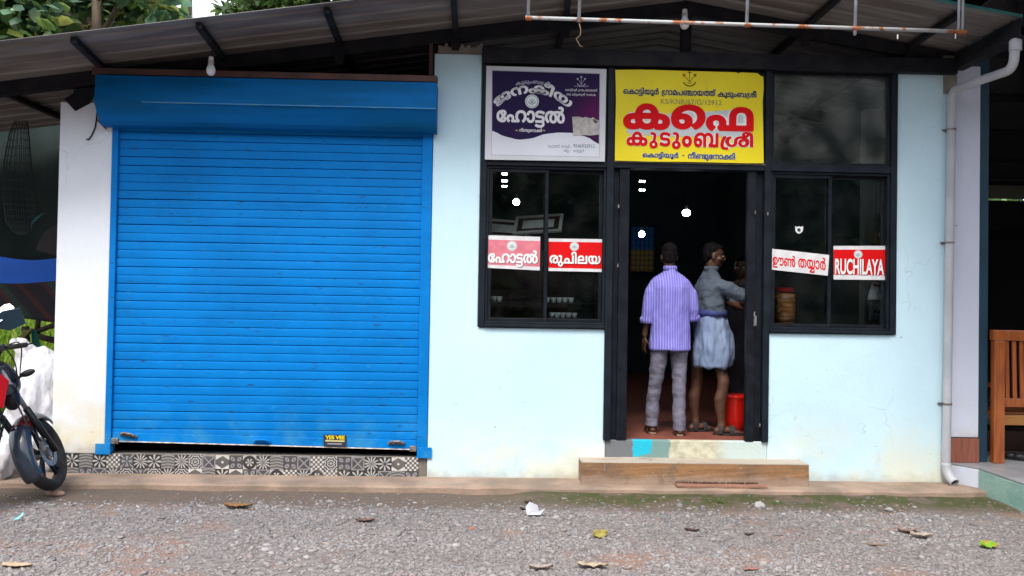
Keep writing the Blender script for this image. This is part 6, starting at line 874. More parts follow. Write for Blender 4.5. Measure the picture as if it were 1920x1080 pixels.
# door mat leaning on the doorstep
dm = empty('doormat', 'worn reddish coir doormat lying against the foot of the step', 'doormat', (1.96, -.29, .055))
mb = MB().box(-.38, .38, -.05, .055, 0, .014).mesh('mat'); subdiv(mb, 5); roughen(mb, .006, 9); link('mat', mb, mat('dusty red mat', (.30, .15, .10), (.22, .12, .09), 14, .95, bump=.6), dm)
mb = MB()
for k in range(300): x = rnd.uniform(-.37, .33); mb.bar((x, .048, .01), (x + rnd.uniform(-.015, .015), .05 + rnd.uniform(-.006, .006), .018 + rnd.uniform(.0, .012)), .004)
tag(mb.build('bristle_edge', mat('dark coir', (.10, .045, .03), None, 30, .95), dm), kind='stuff')

# ------------------------------------------------------------------ people
M_skin = mat('dark brown skin', (.085, .038, .022), (.06, .026, .015), 8, .5, bump=.08, kind='Object')
M_skin2 = mat('brown skin', (.095, .043, .026), (.07, .030, .018), 8, .48, bump=.08, kind='Object')
M_hair = mat('black hair', (.004, .0035, .0035), (.010, .009, .009), 40, .85, bump=.6, spec=.08, kind='Object', bscale=160, stretch=(1, 1, .3))
def oval(cx, cy, z, rx, ry, n=24, tilt=0, yaw=0):
    return [Vector((cx + rx * math.cos(t) * math.cos(yaw) - ry * math.sin(t) * math.sin(yaw), cy + rx * math.cos(t) * math.sin(yaw) + ry * math.sin(t) * math.cos(yaw), z + tilt * ry * math.sin(t))) for t in (2 * math.pi * k / n for k in range(n))]
def head(mb, c, yaw=0, pitch=0):
    Rm = Matrix.Rotation(yaw, 3, 'Z') @ Matrix.Rotation(pitch, 3, 'X'); c = Vector(c)
    def e(p, r): mb.ell(c + Rm @ Vector(p), r, 18, 12, Rm)
    e((0, -.005, .02), (.073, .092, .092)); e((0, .028, -.045), (.058, .066, .062)); e((0, .055, -.092), (.028, .028, .02)); e((0, .06, .022), (.055, .03, .022))
    e((0, .094, -.018), (.012, .02, .028)); e((0, .102, -.034), (.018, .014, .011)); e((0, .082, -.062), (.024, .012, .007)); e((0, .078, -.073), (.022, .011, .007))
    for s in (-1, 1): e((s * .076, -.008, -.018), (.010, .020, .033)); e((s * .05, .05, -.035), (.022, .03, .022))
    mb.tube([c + Rm @ Vector((0, -.02, -.04)), c + Vector((0, -.02, -.12)), c + Vector((0, -.025, -.20))], [.056, .054, .062], 16)
    return Rm
def head_parts(root, c, Rm):
    c = Vector(c); mb = MB()
    for p, r in (((0, -.022, .040), (.079, .088, .082)), ((0, -.045, .0), (.076, .060, .075)), ((0, -.055, -.045), (.060, .038, .04)), ((0, .03, .072), (.060, .050, .035))): mb.ell(c + Rm @ Vector(p), r, 18, 12, Rm)
    me = remesh(mb, .008, 'hair', 3, lambda me: roughen(me, .006, 45)); link('hair', me, M_hair, root)
    for s in (-1, 1):
        MB().ell(c + Rm @ Vector((s * .031, .080, -.008)), (.013, .008, .008), 12, 8, Rm).build('eye', mat('eye white', (.5, .47, .43), None, 5, .3, bump=0), root, smooth=True)
        MB().ell(c + Rm @ Vector((s * .031, .0875, -.008)), (.0055, .002, .0055), 10, 6, Rm).build('iris', M_hair, root, smooth=True)
        MB().tube([c + Rm @ Vector((s * .016, .093, .012)), c + Rm @ Vector((s * .034, .090, .018)), c + Rm @ Vector((s * .05, .075, .013))], .004, 6).build('eyebrow', M_hair, root, smooth=True)
def hand(mb, wr, d, nrm, side, curl=.5):
    wr, d, nrm = Vector(wr), Vector(d).normalized(), Vector(nrm); nrm = (nrm - d * nrm.dot(d)).normalized(); s = d.cross(nrm) * side
    Rm = Matrix((s, nrm, d)).transposed()
    mb.ell(wr + d * .052, (.040, .016, .055), 14, 10, Rm)
    for off, ln, st in ((-.030, .058, .082), (-.010, .078, .092), (.011, .082, .094), (.031, .072, .088)):
        a = wr + s * off + d * (st - .02); dr = d
        b1 = a + dr * (.02 + ln * .45); dr = (d * math.cos(curl) + nrm * math.sin(curl)); b2 = b1 + dr * ln * .32; dr = (d * math.cos(2 * curl) + nrm * math.sin(2 * curl)); b3 = b2 + dr * ln * .26
        mb.tube([a, b1, b2, b3], [.0095, .009, .0082, .007], 8)
    a = wr + s * .028 + d * .03; mb.tube([a, a + (s * .6 + d * .7 + nrm * .3).normalized() * .035, a + (s * .45 + d * .9 + nrm * .5).normalized() * .068], [.012, .0105, .008], 8)
def wrinkle(amp, f, seed, stretch=(1, 1, 1)):
    def g(me):
        nr = [v.normal.copy() for v in me.vertices]
        for v, nn in zip(me.vertices, nr):
            c = v.co; q = mnoise.fractal(Vector((c.x * f * stretch[0] + seed, c.y * f * stretch[1], c.z * f * stretch[2])), .9, 2, 3); v.co += nn * (q * amp)
    return g
def foot(mb, ank, yaw, ln=.25):
    a = Vector(ank); d = Vector((-math.sin(yaw), math.cos(yaw), 0)); Rm = Matrix.Rotation(yaw, 3, 'Z'); g0 = a.z
    mb.tube([a + Vector((0, 0, .02)), a + Vector((0, 0, -.03)) - d * .01], [.040, .042], 14)
    mb.ell(Vector((a.x, a.y, .036)) - d * .035, (.034, .042, .034), 14, 8, Rm); mb.ell(Vector((a.x, a.y, .045)) + d * .05, (.038, .085, .034), 14, 8, Rm); mb.ell(Vector((a.x, a.y, .028)) + d * .125, (.044, .055, .020), 14, 8, Rm)
    r = Vector((d.y, -d.x, 0))
    for k, o in enumerate((-.032, -.016, .0, .014, .030)): mb.ell(Vector((a.x, a.y, .022)) + d * (.175 - abs(k - 3) * .008) + r * o, (.0095, .022, .011), 8, 6, Rm)
def sandal(root, ank, yaw, m, ms, nm='sandal'):
    d = Vector((-math.sin(yaw), math.cos(yaw), 0)); r = Vector((d.y, -d.x, 0)); a = Vector((ank[0], ank[1], 0)); mb = MB()
    out = [(-.085, .0), (-.07, .03), (-.0, .034), (.08, .044), (.14, .048), (.185, .03), (.20, 0), (.185, -.03), (.14, -.046), (.08, -.040), (0, -.034), (-.07, -.03)]
    mb.prism([((a + d * f + r * s).x, (a + d * f + r * s).y) for f, s in out], .0, .016, 'z'); so = mb.build('sole', ms, root, bevel=.004, smooth=False)
    for f0, f1 in ((.06, .11), (-.04, .0)):
        mb = MB()
        pts = [a + d * ((f0 + f1) / 2) + r * (.050 * math.cos(t)) + Vector((0, 0, .014 + (.070 if f0 > 0 else .085) * math.sin(t))) for t in (math.pi * k / 8 for k in range(9))]
        mb.rings([[p - d * .018, p + d * .018, p + d * .018 + (p - a).normalized() * .006, p - d * .018 + (p - a).normalized() * .006] for p in pts]); mb.build(nm, m, root)

# ---- man in the purple striped shirt, seen from behind
m, nt_, b = new_mat('purple striped shirt'); n = N(nt_); v = n.coord('Object'); X, Y, Z = n.xyz(v)
xx = n.m('ADD', X, n.m('MULTIPLY', n.m('SUBTRACT', n.noise(v, 3, 3), .5), .02))
st = n.m('SINE', n.m('MULTIPLY', xx, 2 * math.pi / .0245)); c = n.mix(n.rng(st, .45, .85), (.185, .17, .56), (.36, .34, .72)); c = n.mix(n.rng(n.noise(v, 5, 4), .4, .7), c, n.mix(.25, c, (.12, .11, .42)))
nt_.links.new(c, b.inputs['Base Color']); b.inputs['Roughness'].default_value = .85; b.inputs['Specular IOR Level'].default_value = .2; n.bump(b, n.noise(v, 14, 5, (1, 1, .5)), .5, .02); M_shirtA = m
YA = .30; xA = P(1255, 700, YA)[0]
pa = empty('person', 'man seen from behind in purple striped shirt and grey trousers in the doorway', 'person', (xA, YA, .386)); pa.scale = (.94, .96, 1)
body = MB(); Rm = head(body, (-.005, .06, 1.645), 0, -.16)
body.rings([oval(0, .0, z, rx, ry) for z, rx, ry in ((.86, .15, .10), (1.1, .15, .10), (1.38, .16, .10), (1.47, .09, .07))])
body.tube([(-.09, 0, .9), (-.115, .03, .6), (-.125, .04, .48), (-.142, .09, .28), (-.145, .11, .08)], [.06, .045, .042, .040, .036], 14); body.tube([(.085, 0, .9), (.095, .01, .6), (.10, .02, .48), (.103, 0, .28), (.105, .0, .08)], [.06, .045, .042, .040, .036], 14)
foot(body, (-.145, .11, .08), .05); foot(body, (.105, .0, .08), -.12)
body.tube([(-.14, .0, 1.33), (-.225, -.01, 1.12), (-.245, .02, .90)], [.036, .036, .027], 14); hand(body, (-.245, .02, .905), (-.04, .10, -1), (1, .3, 0), 1, .45)
body.tube([(.14, .0, 1.33), (.225, .0, 1.12), (.20, .20, 1.02)], [.036, .040, .027], 14); hand(body, (.20, .20, 1.02), (-.3, 1, -.1), (0, 0, -1), 1, .4)
link('body', remesh(body, .0075, 'body', 3), M_skin, pa)
head_parts(pa, (-.005, .06, 1.645), Rm)
t = MB(); t.rings([oval(0, .005, z, rx, ry) for z, rx, ry in ((.80, .175, .12), (.92, .172, .125), (1.02, .16, .11))])
t.rings([oval(x, y, z, rx, ry) for x, y, z, rx, ry in ((-.090, .0, .90, .085, .100), (-.105, .01, .70, .082, .088), (-.125, .04, .48, .066, .070), (-.142, .09, .28, .062, .066), (-.146, .11, .07, .062, .075))])
t.rings([oval(x, y, z, rx, ry) for x, y, z, rx, ry in ((.085, .0, .90, .085, .100), (.095, .01, .70, .082, .088), (.100, .02, .48, .066, .070), (.103, .0, .28, .061, .066), (.104, .0, .045, .060, .074))])
link('trousers', remesh(t, .009, 'trousers', 4, wrinkle(.010, 7, 3, (1, 1, 1.6))), mat('grey trousers', (.19, .18, .24), (.13, .125, .17), 7, .85, kind='Object', bump=.3, bscale=20), pa)
t = MB(); t.rings([oval(0, cy, z, rx, ry) for z, rx, ry, cy in ((.775, .205, .15, .0), (.80, .207, .152, .0), (.95, .190, .14, .0), (1.10, .185, .128, -.005), (1.25, .192, .128, -.005), (1.35, .200, .118, -.005), (1.405, .195, .100, .0), (1.445, .150, .085, .005), (1.48, .095, .074, .01), (1.505, .066, .066, .015), (1.535, .062, .062, .02))])
t.tube([(-.145, 0, 1.375), (-.195, -.005, 1.30), (-.222, -.01, 1.14), (-.232, .0, 1.03)], [.058, .062, .060, .062], 16); t.tube([(.145, 0, 1.375), (.195, 0, 1.30), (.228, .0, 1.15), (.234, .03, 1.06)], [.058, .062, .060, .060], 16)
link('shirt', remesh(t, .009, 'shirt', 5, wrinkle(.013, 5.5, 11, (1.3, 1, .6))), M_shirtA, pa)
t = MB(); t.rings([oval(0, .022, z, r, r) for z, r in ((1.505, .070), (1.545, .066), (1.55, .060), (1.51, .058))]); t.build('collar', M_shirtA, pa, smooth=True)
for s, x, y, z, yw in ((-1, -.232, .0, 1.03, 0), (1, .234, .03, 1.06, 0)): MB().tube([(x, y, z - .012), (x + .003, y, z + .045)], [.064, .064], 18).build('cuff', M_shirtA, pa, smooth=True)
M_leather = mat('brown leather', (.13, .055, .035), (.09, .04, .03), 9, .5, kind='Object'); M_sole = mat('tan sole', (.32, .22, .16), None, 9, .8, kind='Object')
sandal(pa, (-.145, .11), .05, M_leather, M_sole); sandal(pa, (.105, .0), -.12, M_leather, M_sole)

# ---- man with folded arms, grey shirt and tucked up lungi, facing right
YBm = .45; xB = P(1329, 700, YBm)[0]
pb = empty('person', 'man facing right with folded arms in dark grey shirt and short blue grey lungi', 'person', (xB, YBm, .386), R(-84))
body = MB(); Rm = head(body, (.0, .035, 1.665), R(-14), -.08)
body.rings([oval(0, .0, z, rx, ry) for z, rx, ry in ((.70, .10, .08), (1.1, .13, .09), (1.34, .14, .08), (1.45, .07, .06))])
for s, fy in ((-1, -.085), (1, .09)):
    body.rings([oval(s * (.105 if z < .55 else .075), fy + dy, z, r, r2, 16) for dy, z, r, r2 in ((0, .85, .055, .06), (0, .60, .052, .058), (.012, .49, .052, .056), (.005, .42, .048, .052), (-.018, .33, .052, .060), (-.018, .24, .044, .050), (-.005, .14, .034, .038), (0, .08, .035, .040))])
    foot(body, (s * .105, fy, .08), -s * .14)
body.tube([(.13, 0.03, 1.36), (.200, .19, 1.30), (.215, .29, 1.27)], [.045, .042, .04], 14); body.tube([(.215, .29, 1.27), (.05, .345, 1.22), (-.06, .34, 1.23)], [.038, .030, .026], 14); hand(body, (-.06, .34, 1.23), (-1, -.25, .1), (0, -1, 0), -1, .4)
body.tube([(-.13, 0.03, 1.36), (-.200, .19, 1.28), (-.215, .27, 1.23)], [.045, .042, .04], 14); body.tube([(-.215, .27, 1.23), (-.03, .36, 1.17), (.10, .355, 1.16)], [.038, .030, .026], 14); hand(body, (.10, .355, 1.16), (1, -.1, .05), (0, -1, 0), 1, .4)
link('body', remesh(body, .0075, 'body', 3), M_skin2, pb); head_parts(pb, (.0, .035, 1.665), Rm)
m, nt_, b = new_mat('dark grey woven shirt'); n = N(nt_); v = n.coord('Object')
c = n.mix(n.rng(n.noise(v, 6, 4), .35, .7), (.075, .098, .13), (.045, .06, .085)); nt_.links.new(c, b.inputs['Base Color']); b.inputs['Roughness'].default_value = .85; n.bump(b, n.noise(v, 14, 5), .5, .02)
t = MB(); t.rings([oval(0, cy, z, rx, ry) for z, rx, ry, cy in ((1.10, .168, .128, .01), (1.16, .178, .135, .01), (1.28, .190, .135, .0), (1.37, .200, .122, -.005), (1.42, .192, .104, .0), (1.46, .150, .088, .005), (1.49, .098, .076, .01), (1.515, .068, .066, .01), (1.545, .062, .062, .015))])
for s in (-1, 1): t.tube([(s * .140, .01, 1.385), (s * .190, .10, 1.345), (s * .212, .22, 1.29), (s * .222, .31, 1.26)], [.066, .068, .064, .060], 16)
t.tube([(.222, .30, 1.26), (.16, .335, 1.245), (.09, .345, 1.235)], [.060, .054, .050], 14); t.tube([(-.222, .29, 1.25), (-.14, .335, 1.19)], [.060, .052], 14)
link('shirt', remesh(t, .009, 'shirt', 5, wrinkle(.016, 7.5, 21, (1, 1, 1.2))), m, pb)
MB().rings([oval(0, .012, z, r, r) for z, r in ((1.51, .070), (1.555, .067), (1.56, .060), (1.515, .058))]).build('collar', m, pb, smooth=True)
t = MB(); t.rings([oval(0, cy, z, rx, ry) for z, rx, ry, cy in ((.615, .170, .150, .03), (.63, .185, .175, .035), (.70, .192, .195, .04), (.80, .195, .200, .04), (.92, .188, .185, .03), (1.02, .178, .165, .015), (1.10, .165, .138, .01), (1.16, .160, .132, .01))])
link('lungi', remesh(t, .010, 'lungi', 4, wrinkle(.024, 7, 31, (1.4, 1.4, .45))), mat('blue grey lungi cloth', (.21, .28, .42), (.15, .20, .32), 5, .85, kind='Object', bump=.4, bscale=22), pb)
t = MB(); t.rings([oval(0, .012, z, rx, ry) for z, rx, ry in ((1.095, .176, .146), (1.12, .178, .148), (1.15, .174, .144), (1.152, .165, .135), (1.097, .165, .135))]); me = t.mesh('waistband'); roughen(me, .005, 12); link('waistband', me, mat('navy waistband', (.05, .07, .25), (.03, .04, .16), 10, .8, kind='Object'), pb, smooth=True)
M_flip = mat('black rubber slipper', (.02, .02, .025), None, 9, .7, kind='Object')
for s, fy in ((-1, -.085), (1, .09)): sandal(pb, (s * .105, fy), -s * .14, M_flip, M_flip, 'strap')
# ---- third man in the dark behind
YC = 1.35; xC = P(1390, 700, YC)[0]
pc = empty('person', 'dark figure standing deep inside the doorway behind the man with folded arms', 'person', (xC, YC, .386), R(150))
body = MB(); Rm = head(body, (.0, .03, 1.60), 0, 0)
body.rings([oval(0, .0, z, rx, ry) for z, rx, ry in ((.86, .15, .10), (1.1, .15, .10), (1.36, .16, .10), (1.45, .09, .07))])
for s in (-1, 1):
    body.tube([(s * .09, 0, .9), (s * .10, .02, .48), (s * .10, 0, .08)], [.08, .058, .040], 14); foot(body, (s * .10, 0, .08), -s * .1)
    body.tube([(s * .18, 0, 1.37), (s * .23, 0, 1.08), (s * .22, .10, .86)], [.045, .038, .027], 12); hand(body, (s * .22, .10, .86), (0, .3, -1), (-s, 0, 0), -s, .4)
link('body', remesh(body, .009, 'body', 3), M_skin, pc); head_parts(pc, (.0, .03, 1.60), Rm)
M_dk = mat('dark clothing', (.03, .03, .04), None, 6, .9, kind='Object')
t = MB(); t.rings([oval(0, 0, z, rx, ry) for z, rx, ry in ((.80, .185, .14), (1.1, .18, .125), (1.32, .192, .12), (1.40, .165, .098), (1.45, .08, .07))])
for s in (-1, 1): t.tube([(s * .15, 0, 1.36), (s * .22, 0, 1.2), (s * .235, .02, 1.08)], [.075, .07, .066], 14)
link('shirt', remesh(t, .012, 'shirt', 4, wrinkle(.012, 7, 4)), M_dk, pc)
t = MB(); t.rings([oval(0, 0, z, rx, ry) for z, rx, ry in ((.08, .17, .13), (.5, .18, .14), (.9, .17, .13))]); link('lungi', remesh(t, .014, 'lungi', 4, wrinkle(.015, 6, 4)), M_dk, pc)

# ------------------------------------------------------------------ things inside the shop
bx_, bz_ = P(1379, 806, .62)
bk = empty('bucket', 'bright red plastic drum standing by the men in the doorway', 'bucket', (bx_, .62, .386))
M_redp = mat('red plastic', (.62, .012, .006), None, 3, .28, bump=0, kind='Object', spec=.6)
MB().lathe([(.02, .0), (.075, .0), (.10, .05), (.105, .12), (.108, .30), (.112, .31), (.112, .325), (.02, .33)], n=28).build('drum', M_redp, bk, smooth=True)
MB().lathe([(.118, .315), (.118, .34), (.10, .346), (.02, .346)], n=28).build('lid', M_redp, bk, bevel=.003)
# snack jar on the window sill, right window
jx = P(1470, 600, .22)[0]
sh_ = MB().box(2.50, 3.52, .105, .75, 1.371, 1.392).build('counter', mat('dark teal counter', (.03, .07, .07), None, 3, .5), None); tag(sh_, 'dark counter top inside the right window', 'counter')
MB().box(2.56, 3.52, .215, .74, .386, 1.359).build('counter_body', M_darkin, sh_)
jar = empty('snack_jar', 'clear jar packed with orange fried snacks under a red lid', 'jar', (P(1471, 600, .22)[0], .22, 1.393))
M_snack = mat('orange brown snacks', (.95, .50, .22), (.65, .28, .10), 30, .7, bump=.8, bscale=50, kind='Object')
mb = MB()
for k in range(7):
    z = .008 + k * .0375; mb.lathe([(.02, z), (.085, z + .001), (.092, z + .018), (.086, z + .036), (.02, z + .037)], n=22)
me = mb.mesh('snacks'); roughen(me, .006, 40); link('snacks', me, M_snack, jar, smooth=True); jar.scale = (1.05, .9, 1.13)
MB().lathe([(.094, .0), (.1, .01), (.1, .25), (.085, .275), (.07, .28), (.069, .278)], n=28).build('glass', glass_mat('jar plastic', (.97, .96, .94), .05), jar, smooth=True)
MB().lathe([(.075, .282), (.078, .285), (.078, .312), (.06, .318), (.01, .319)], n=28).build('lid', mat('matt red lid', (.55, .01, .01), None, 3, .4, bump=0), jar)
# cups on two glass shelves in the left window
sf = empty('display_shelf', 'narrow dark shelf rack holding white cups in the left window', 'shelf', (.45, .22, 1.36))
for z in (.076, .211): MB().box(-.48, .50, -.09, .12, z, z + .006).build('shelf_board', mat('dark shelf glass', (.03, .05, .05), None, 3, .3, bump=0), sf)
for x in (-.47, .49): MB().box(x - .01, x + .01, -.08, .10, .0, .6).build('bracket', M_frame2, sf)
cup = empty('cup', None, 'cup')
MB().lathe([(.012, 0), (.016, .002), (.028, .05), (.0255, .05), (.014, .006), (.002, .006)], n=18).build('bowl', mat('white cup glaze', (.78, .8, .78), None, 5, .3, bump=0), cup, smooth=True)
first = True
for row, (cs, py, dz, txt) in enumerate((((1026, 1037.5, 1048.5, 1059.5, 1070.5), 559, .218, 'upper shelf, right hand pane'), ((1034, 1045, 1055.5, 1066, 1077), 590, .083, 'lower shelf, right hand pane'), ((915.5, 926, 936.5), 556, .218, 'upper shelf, left hand pane'))):
    for i, px in enumerate(cs):
        if first: o = cup; first = False
        else:
            o = cup.copy(); col.objects.link(o)
            for ch in cup.children: c2 = ch.copy(); col.objects.link(c2); c2.parent = o
        o.location = (P(px, py, .17)[0], .17, 1.36 + dz)
        o['label'] = '%s white tea cup from the left on the %s' % (('first', 'second', 'third', 'fourth', 'fifth')[i], txt); o['group'] = 'white cups on the window shelves'
# cabinet with framed pictures lying on it
cb = tag(MB().box(-.35, .72, .42, .85, .386, 2.165).build('cabinet', mat('maroon cabinet', (.05, .02, .025), None, 3, .5), None, bevel=.01), 'tall dark maroon cabinet behind the left window', 'cabinet')
M_fr = mat('pale picture frame', (.85, .82, .76), (.7, .66, .62), 9, .5); M_pic = mat('dark maroon picture', (.07, .03, .04), None, 5, .4)
for (x, w_, ang, dz, ry, lb) in ((.10, .50, 8, .0, .04, 'pale framed certificate lying face up on the cabinet behind the left window'), (.42, .46, -12, .05, -.06, 'second pale frame tilted across the first one on the cabinet')):
    f = empty('picture_frame', lb, 'picture frame', (x, .45, 2.172 + dz)); f.rotation_euler = (R(38), ry, R(ang))
    mb = MB(); mb.box(-w_ / 2, w_ / 2, 0, .03, 0, .02); mb.box(-w_ / 2, w_ / 2, .27, .30, 0, .02); mb.box(-w_ / 2, -w_ / 2 + .03, .0305, .2695, 0, .02); mb.box(w_ / 2 - .03, w_ / 2, .0305, .2695, 0, .02); mb.build('frame', M_fr, f)
    MB().box(-w_ / 2 + .031, w_ / 2 - .031, .031, .269, .002, .012).build('picture', M_pic, f); MB().box(-w_ / 2 + .08, w_ / 2 - .08, .08, .22, .0125, .014).build('mount', M_fr, f)
# wall fittings seen through the right window
M_inwall = mat('dim teal grey wall', (.16, .22, .22), (.12, .17, .17), 1.4, .9)
tag(MB().box(3.78, 4.06, 1.0, 1.12, .386, 3.6).build('inner_pier', mat('grey inner pier', (.34, .36, .36), (.25, .27, .27), 2, .9), None), 'grey inner pier behind the right window', 'wall')
def wallthing(name, label, cat, box, Y, th, m, extra=None):
    x0, z1 = P(box[0], box[1], Y); x1, z0 = P(box[2], box[3], Y); r = empty(name, label, cat, ((x0 + x1) / 2, Y, z0)); MB().box(-(x1 - x0) / 2, (x1 - x0) / 2, -th, 0, 0, z1 - z0).build('case', m, r, bevel=.006)
    return r, x1 - x0, z1 - z0
r, w_, h_ = wallthing('meter_box', 'tan electric meter box on the pier behind the right window', 'meter box', (1634, 434, 1652, 458), .99, .10, mat('tan bakelite', (.32, .24, .09), None, 6, .5)); MB().box(-w_ * .3, w_ * .3, -.106, -.101, h_ * .5, h_ * .85).build('dial', M_card, r)
r, w_, h_ = wallthing('switch_board', 'grey switch board with a row of black breakers above the meter', 'switch board', (1640, 402, 1664, 432), .99, .05, mat('grey board', (.20, .22, .22), None, 6, .6))
for k in range(3): MB().box(-w_ * .4 + k * w_ * .28, -w_ * .4 + k * w_ * .28 + w_ * .2, -.075, -.051, h_ * .2, h_ * .75).build('breaker', M_black, r)
for i, px in enumerate((1638, 1646)):
    a, b_ = P(px, 340, .98), P(px, 402, .98); tag(MB().tube([(0, 0, 0), (.004, 0, (a[1] - b_[1]) / 2), (0, 0, a[1] - b_[1])], .008, 8).build('conduit', M_pvc, None, loc=(b_[0], .98, b_[1])), ('left conduit running up the inner pier', 'right conduit running up the inner pier')[i], 'conduit', 'conduits on the inner pier')
cl = empty('wall_calendar', 'tilted white paper notice with a red heading inside the right window', 'notice', (P(1645, 562, .16)[0], .16, P(1645, 562, .16)[1]))
flat_poly(cl, 'sheet', [(1636, 528), (1660, 532), (1659, 563), (1626, 561)], .16, M_card, .002); stroke(cl, 'heading', [(1637, 534), (1656, 537)], 3.5, .158, pm('notice red', (.4, .03, .05))); flat_poly(cl, 'print', [(1649, 537), (1656, 538), (1656, 549), (1649, 548)], .158, pm('notice blue', (.05, .06, .25)))
r, w_, h_ = wallthing('socket_box', 'small white socket box below the paper notice', 'socket', (1628, 568, 1650, 600), .99, .06, M_card)
for k in range(2): MB().box(-w_ * .25 + k * w_ * .3, -w_ * .1 + k * w_ * .3, -.064, -.061, h_ * .4, h_ * .6).build('outlet', M_black, r)
# lit bulbs inside, then glowing panels that imitate tube light reflections
def lamp(label, px, py, Y, rpx, s, flat=1):
    r_ = rpx * (Y + 7) / 1500; x, z = P(px, py, Y); o = empty('lit_bulb', label, 'light bulb', (x, Y, z), group='lit bulbs inside the shop')
    MB().ell((0, 0, 0), (r_, r_, r_ * flat), 20, 12).build('globe', emit_mat('lit lamp %d' % px, (.92, .96, 1), s), o, smooth=True); MB().tube([(0, 0, r_ * flat * .97), (0, 0, r_ * flat + .05)], r_ * .35, 12).build('holder', M_black, o); MB().tube([(0, 0, r_ * flat + .05), (0, 0, 3.72 - z)], .004, 6).build('wire', M_wire, o)
lamp('lit bulb shining high in the middle of the doorway', 1287, 399, 2.6, 7.6, 18, .82)
lamp('lit round bulb low on the left of the doorway', 1203, 439, 3.6, 5.8, 18)
lamp('lit round bulb seen through the left window', 968, 379, 2.2, 6.2, 18)
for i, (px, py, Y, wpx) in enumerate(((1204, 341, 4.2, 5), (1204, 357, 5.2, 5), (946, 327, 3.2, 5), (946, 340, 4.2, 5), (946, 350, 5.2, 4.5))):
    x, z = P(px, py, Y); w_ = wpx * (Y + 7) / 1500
    o = empty('tube_reflection', 'small lit tube light reflection, %s' % ('nearer of the two above the round bulb in the doorway', 'farther of the two above the round bulb in the doorway', 'topmost of the three in the left window', 'middle one of the three in the left window', 'lowest of the three in the left window')[i], 'tube light reflection', (x, Y, z), group='glowing tube light reflections')
    MB().box(-w_, w_, -.012, .012, -.004, .012).build('glow_panel', emit_mat('lit panel %d' % i, (.9, .97, 1), 12), o); MB().box(-w_ * 1.1, w_ * 1.1, -.02, .02, .0145, .03).build('base', M_white, o)
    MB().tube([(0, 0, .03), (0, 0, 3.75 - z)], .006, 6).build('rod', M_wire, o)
x, z = P(1205, 470, 6.4); wd = empty('window_curtain', 'blue and tan checked curtain far back inside the doorway', 'curtain', (x, 6.4, z - .35))
fx = MB()
for k in range(12): fx.v += [(-.2 + k * .036, .02 * (k % 2), 0), (-.2 + k * .036, .02 * (k % 2), .75)]
fx.f = [(2 * k, 2 * k + 2, 2 * k + 3, 2 * k + 1) for k in range(11)]
m, nt_, b = new_mat('checked curtain'); n = N(nt_); X, Y, Z = n.xyz(n.coord('Object')); c = n.mix(n.rng(Z, .36, .38), (.42, .30, .10), (.01, .16, .50)); g = n.m('GREATER_THAN', n.m('SINE', n.m('MULTIPLY', Z, 75)), .6); c = n.mix(n.m('MULTIPLY', g, .5), c, (.02, .03, .06)); nt_.links.new(c, b.inputs['Base Color']); b.inputs['Emission Strength'].default_value = 0
fx.build('cloth', m, wd)
MB().tube([(-.25, .0, .76), (.25, .0, .76)], .01, 8).build('rod', M_steel, wd)

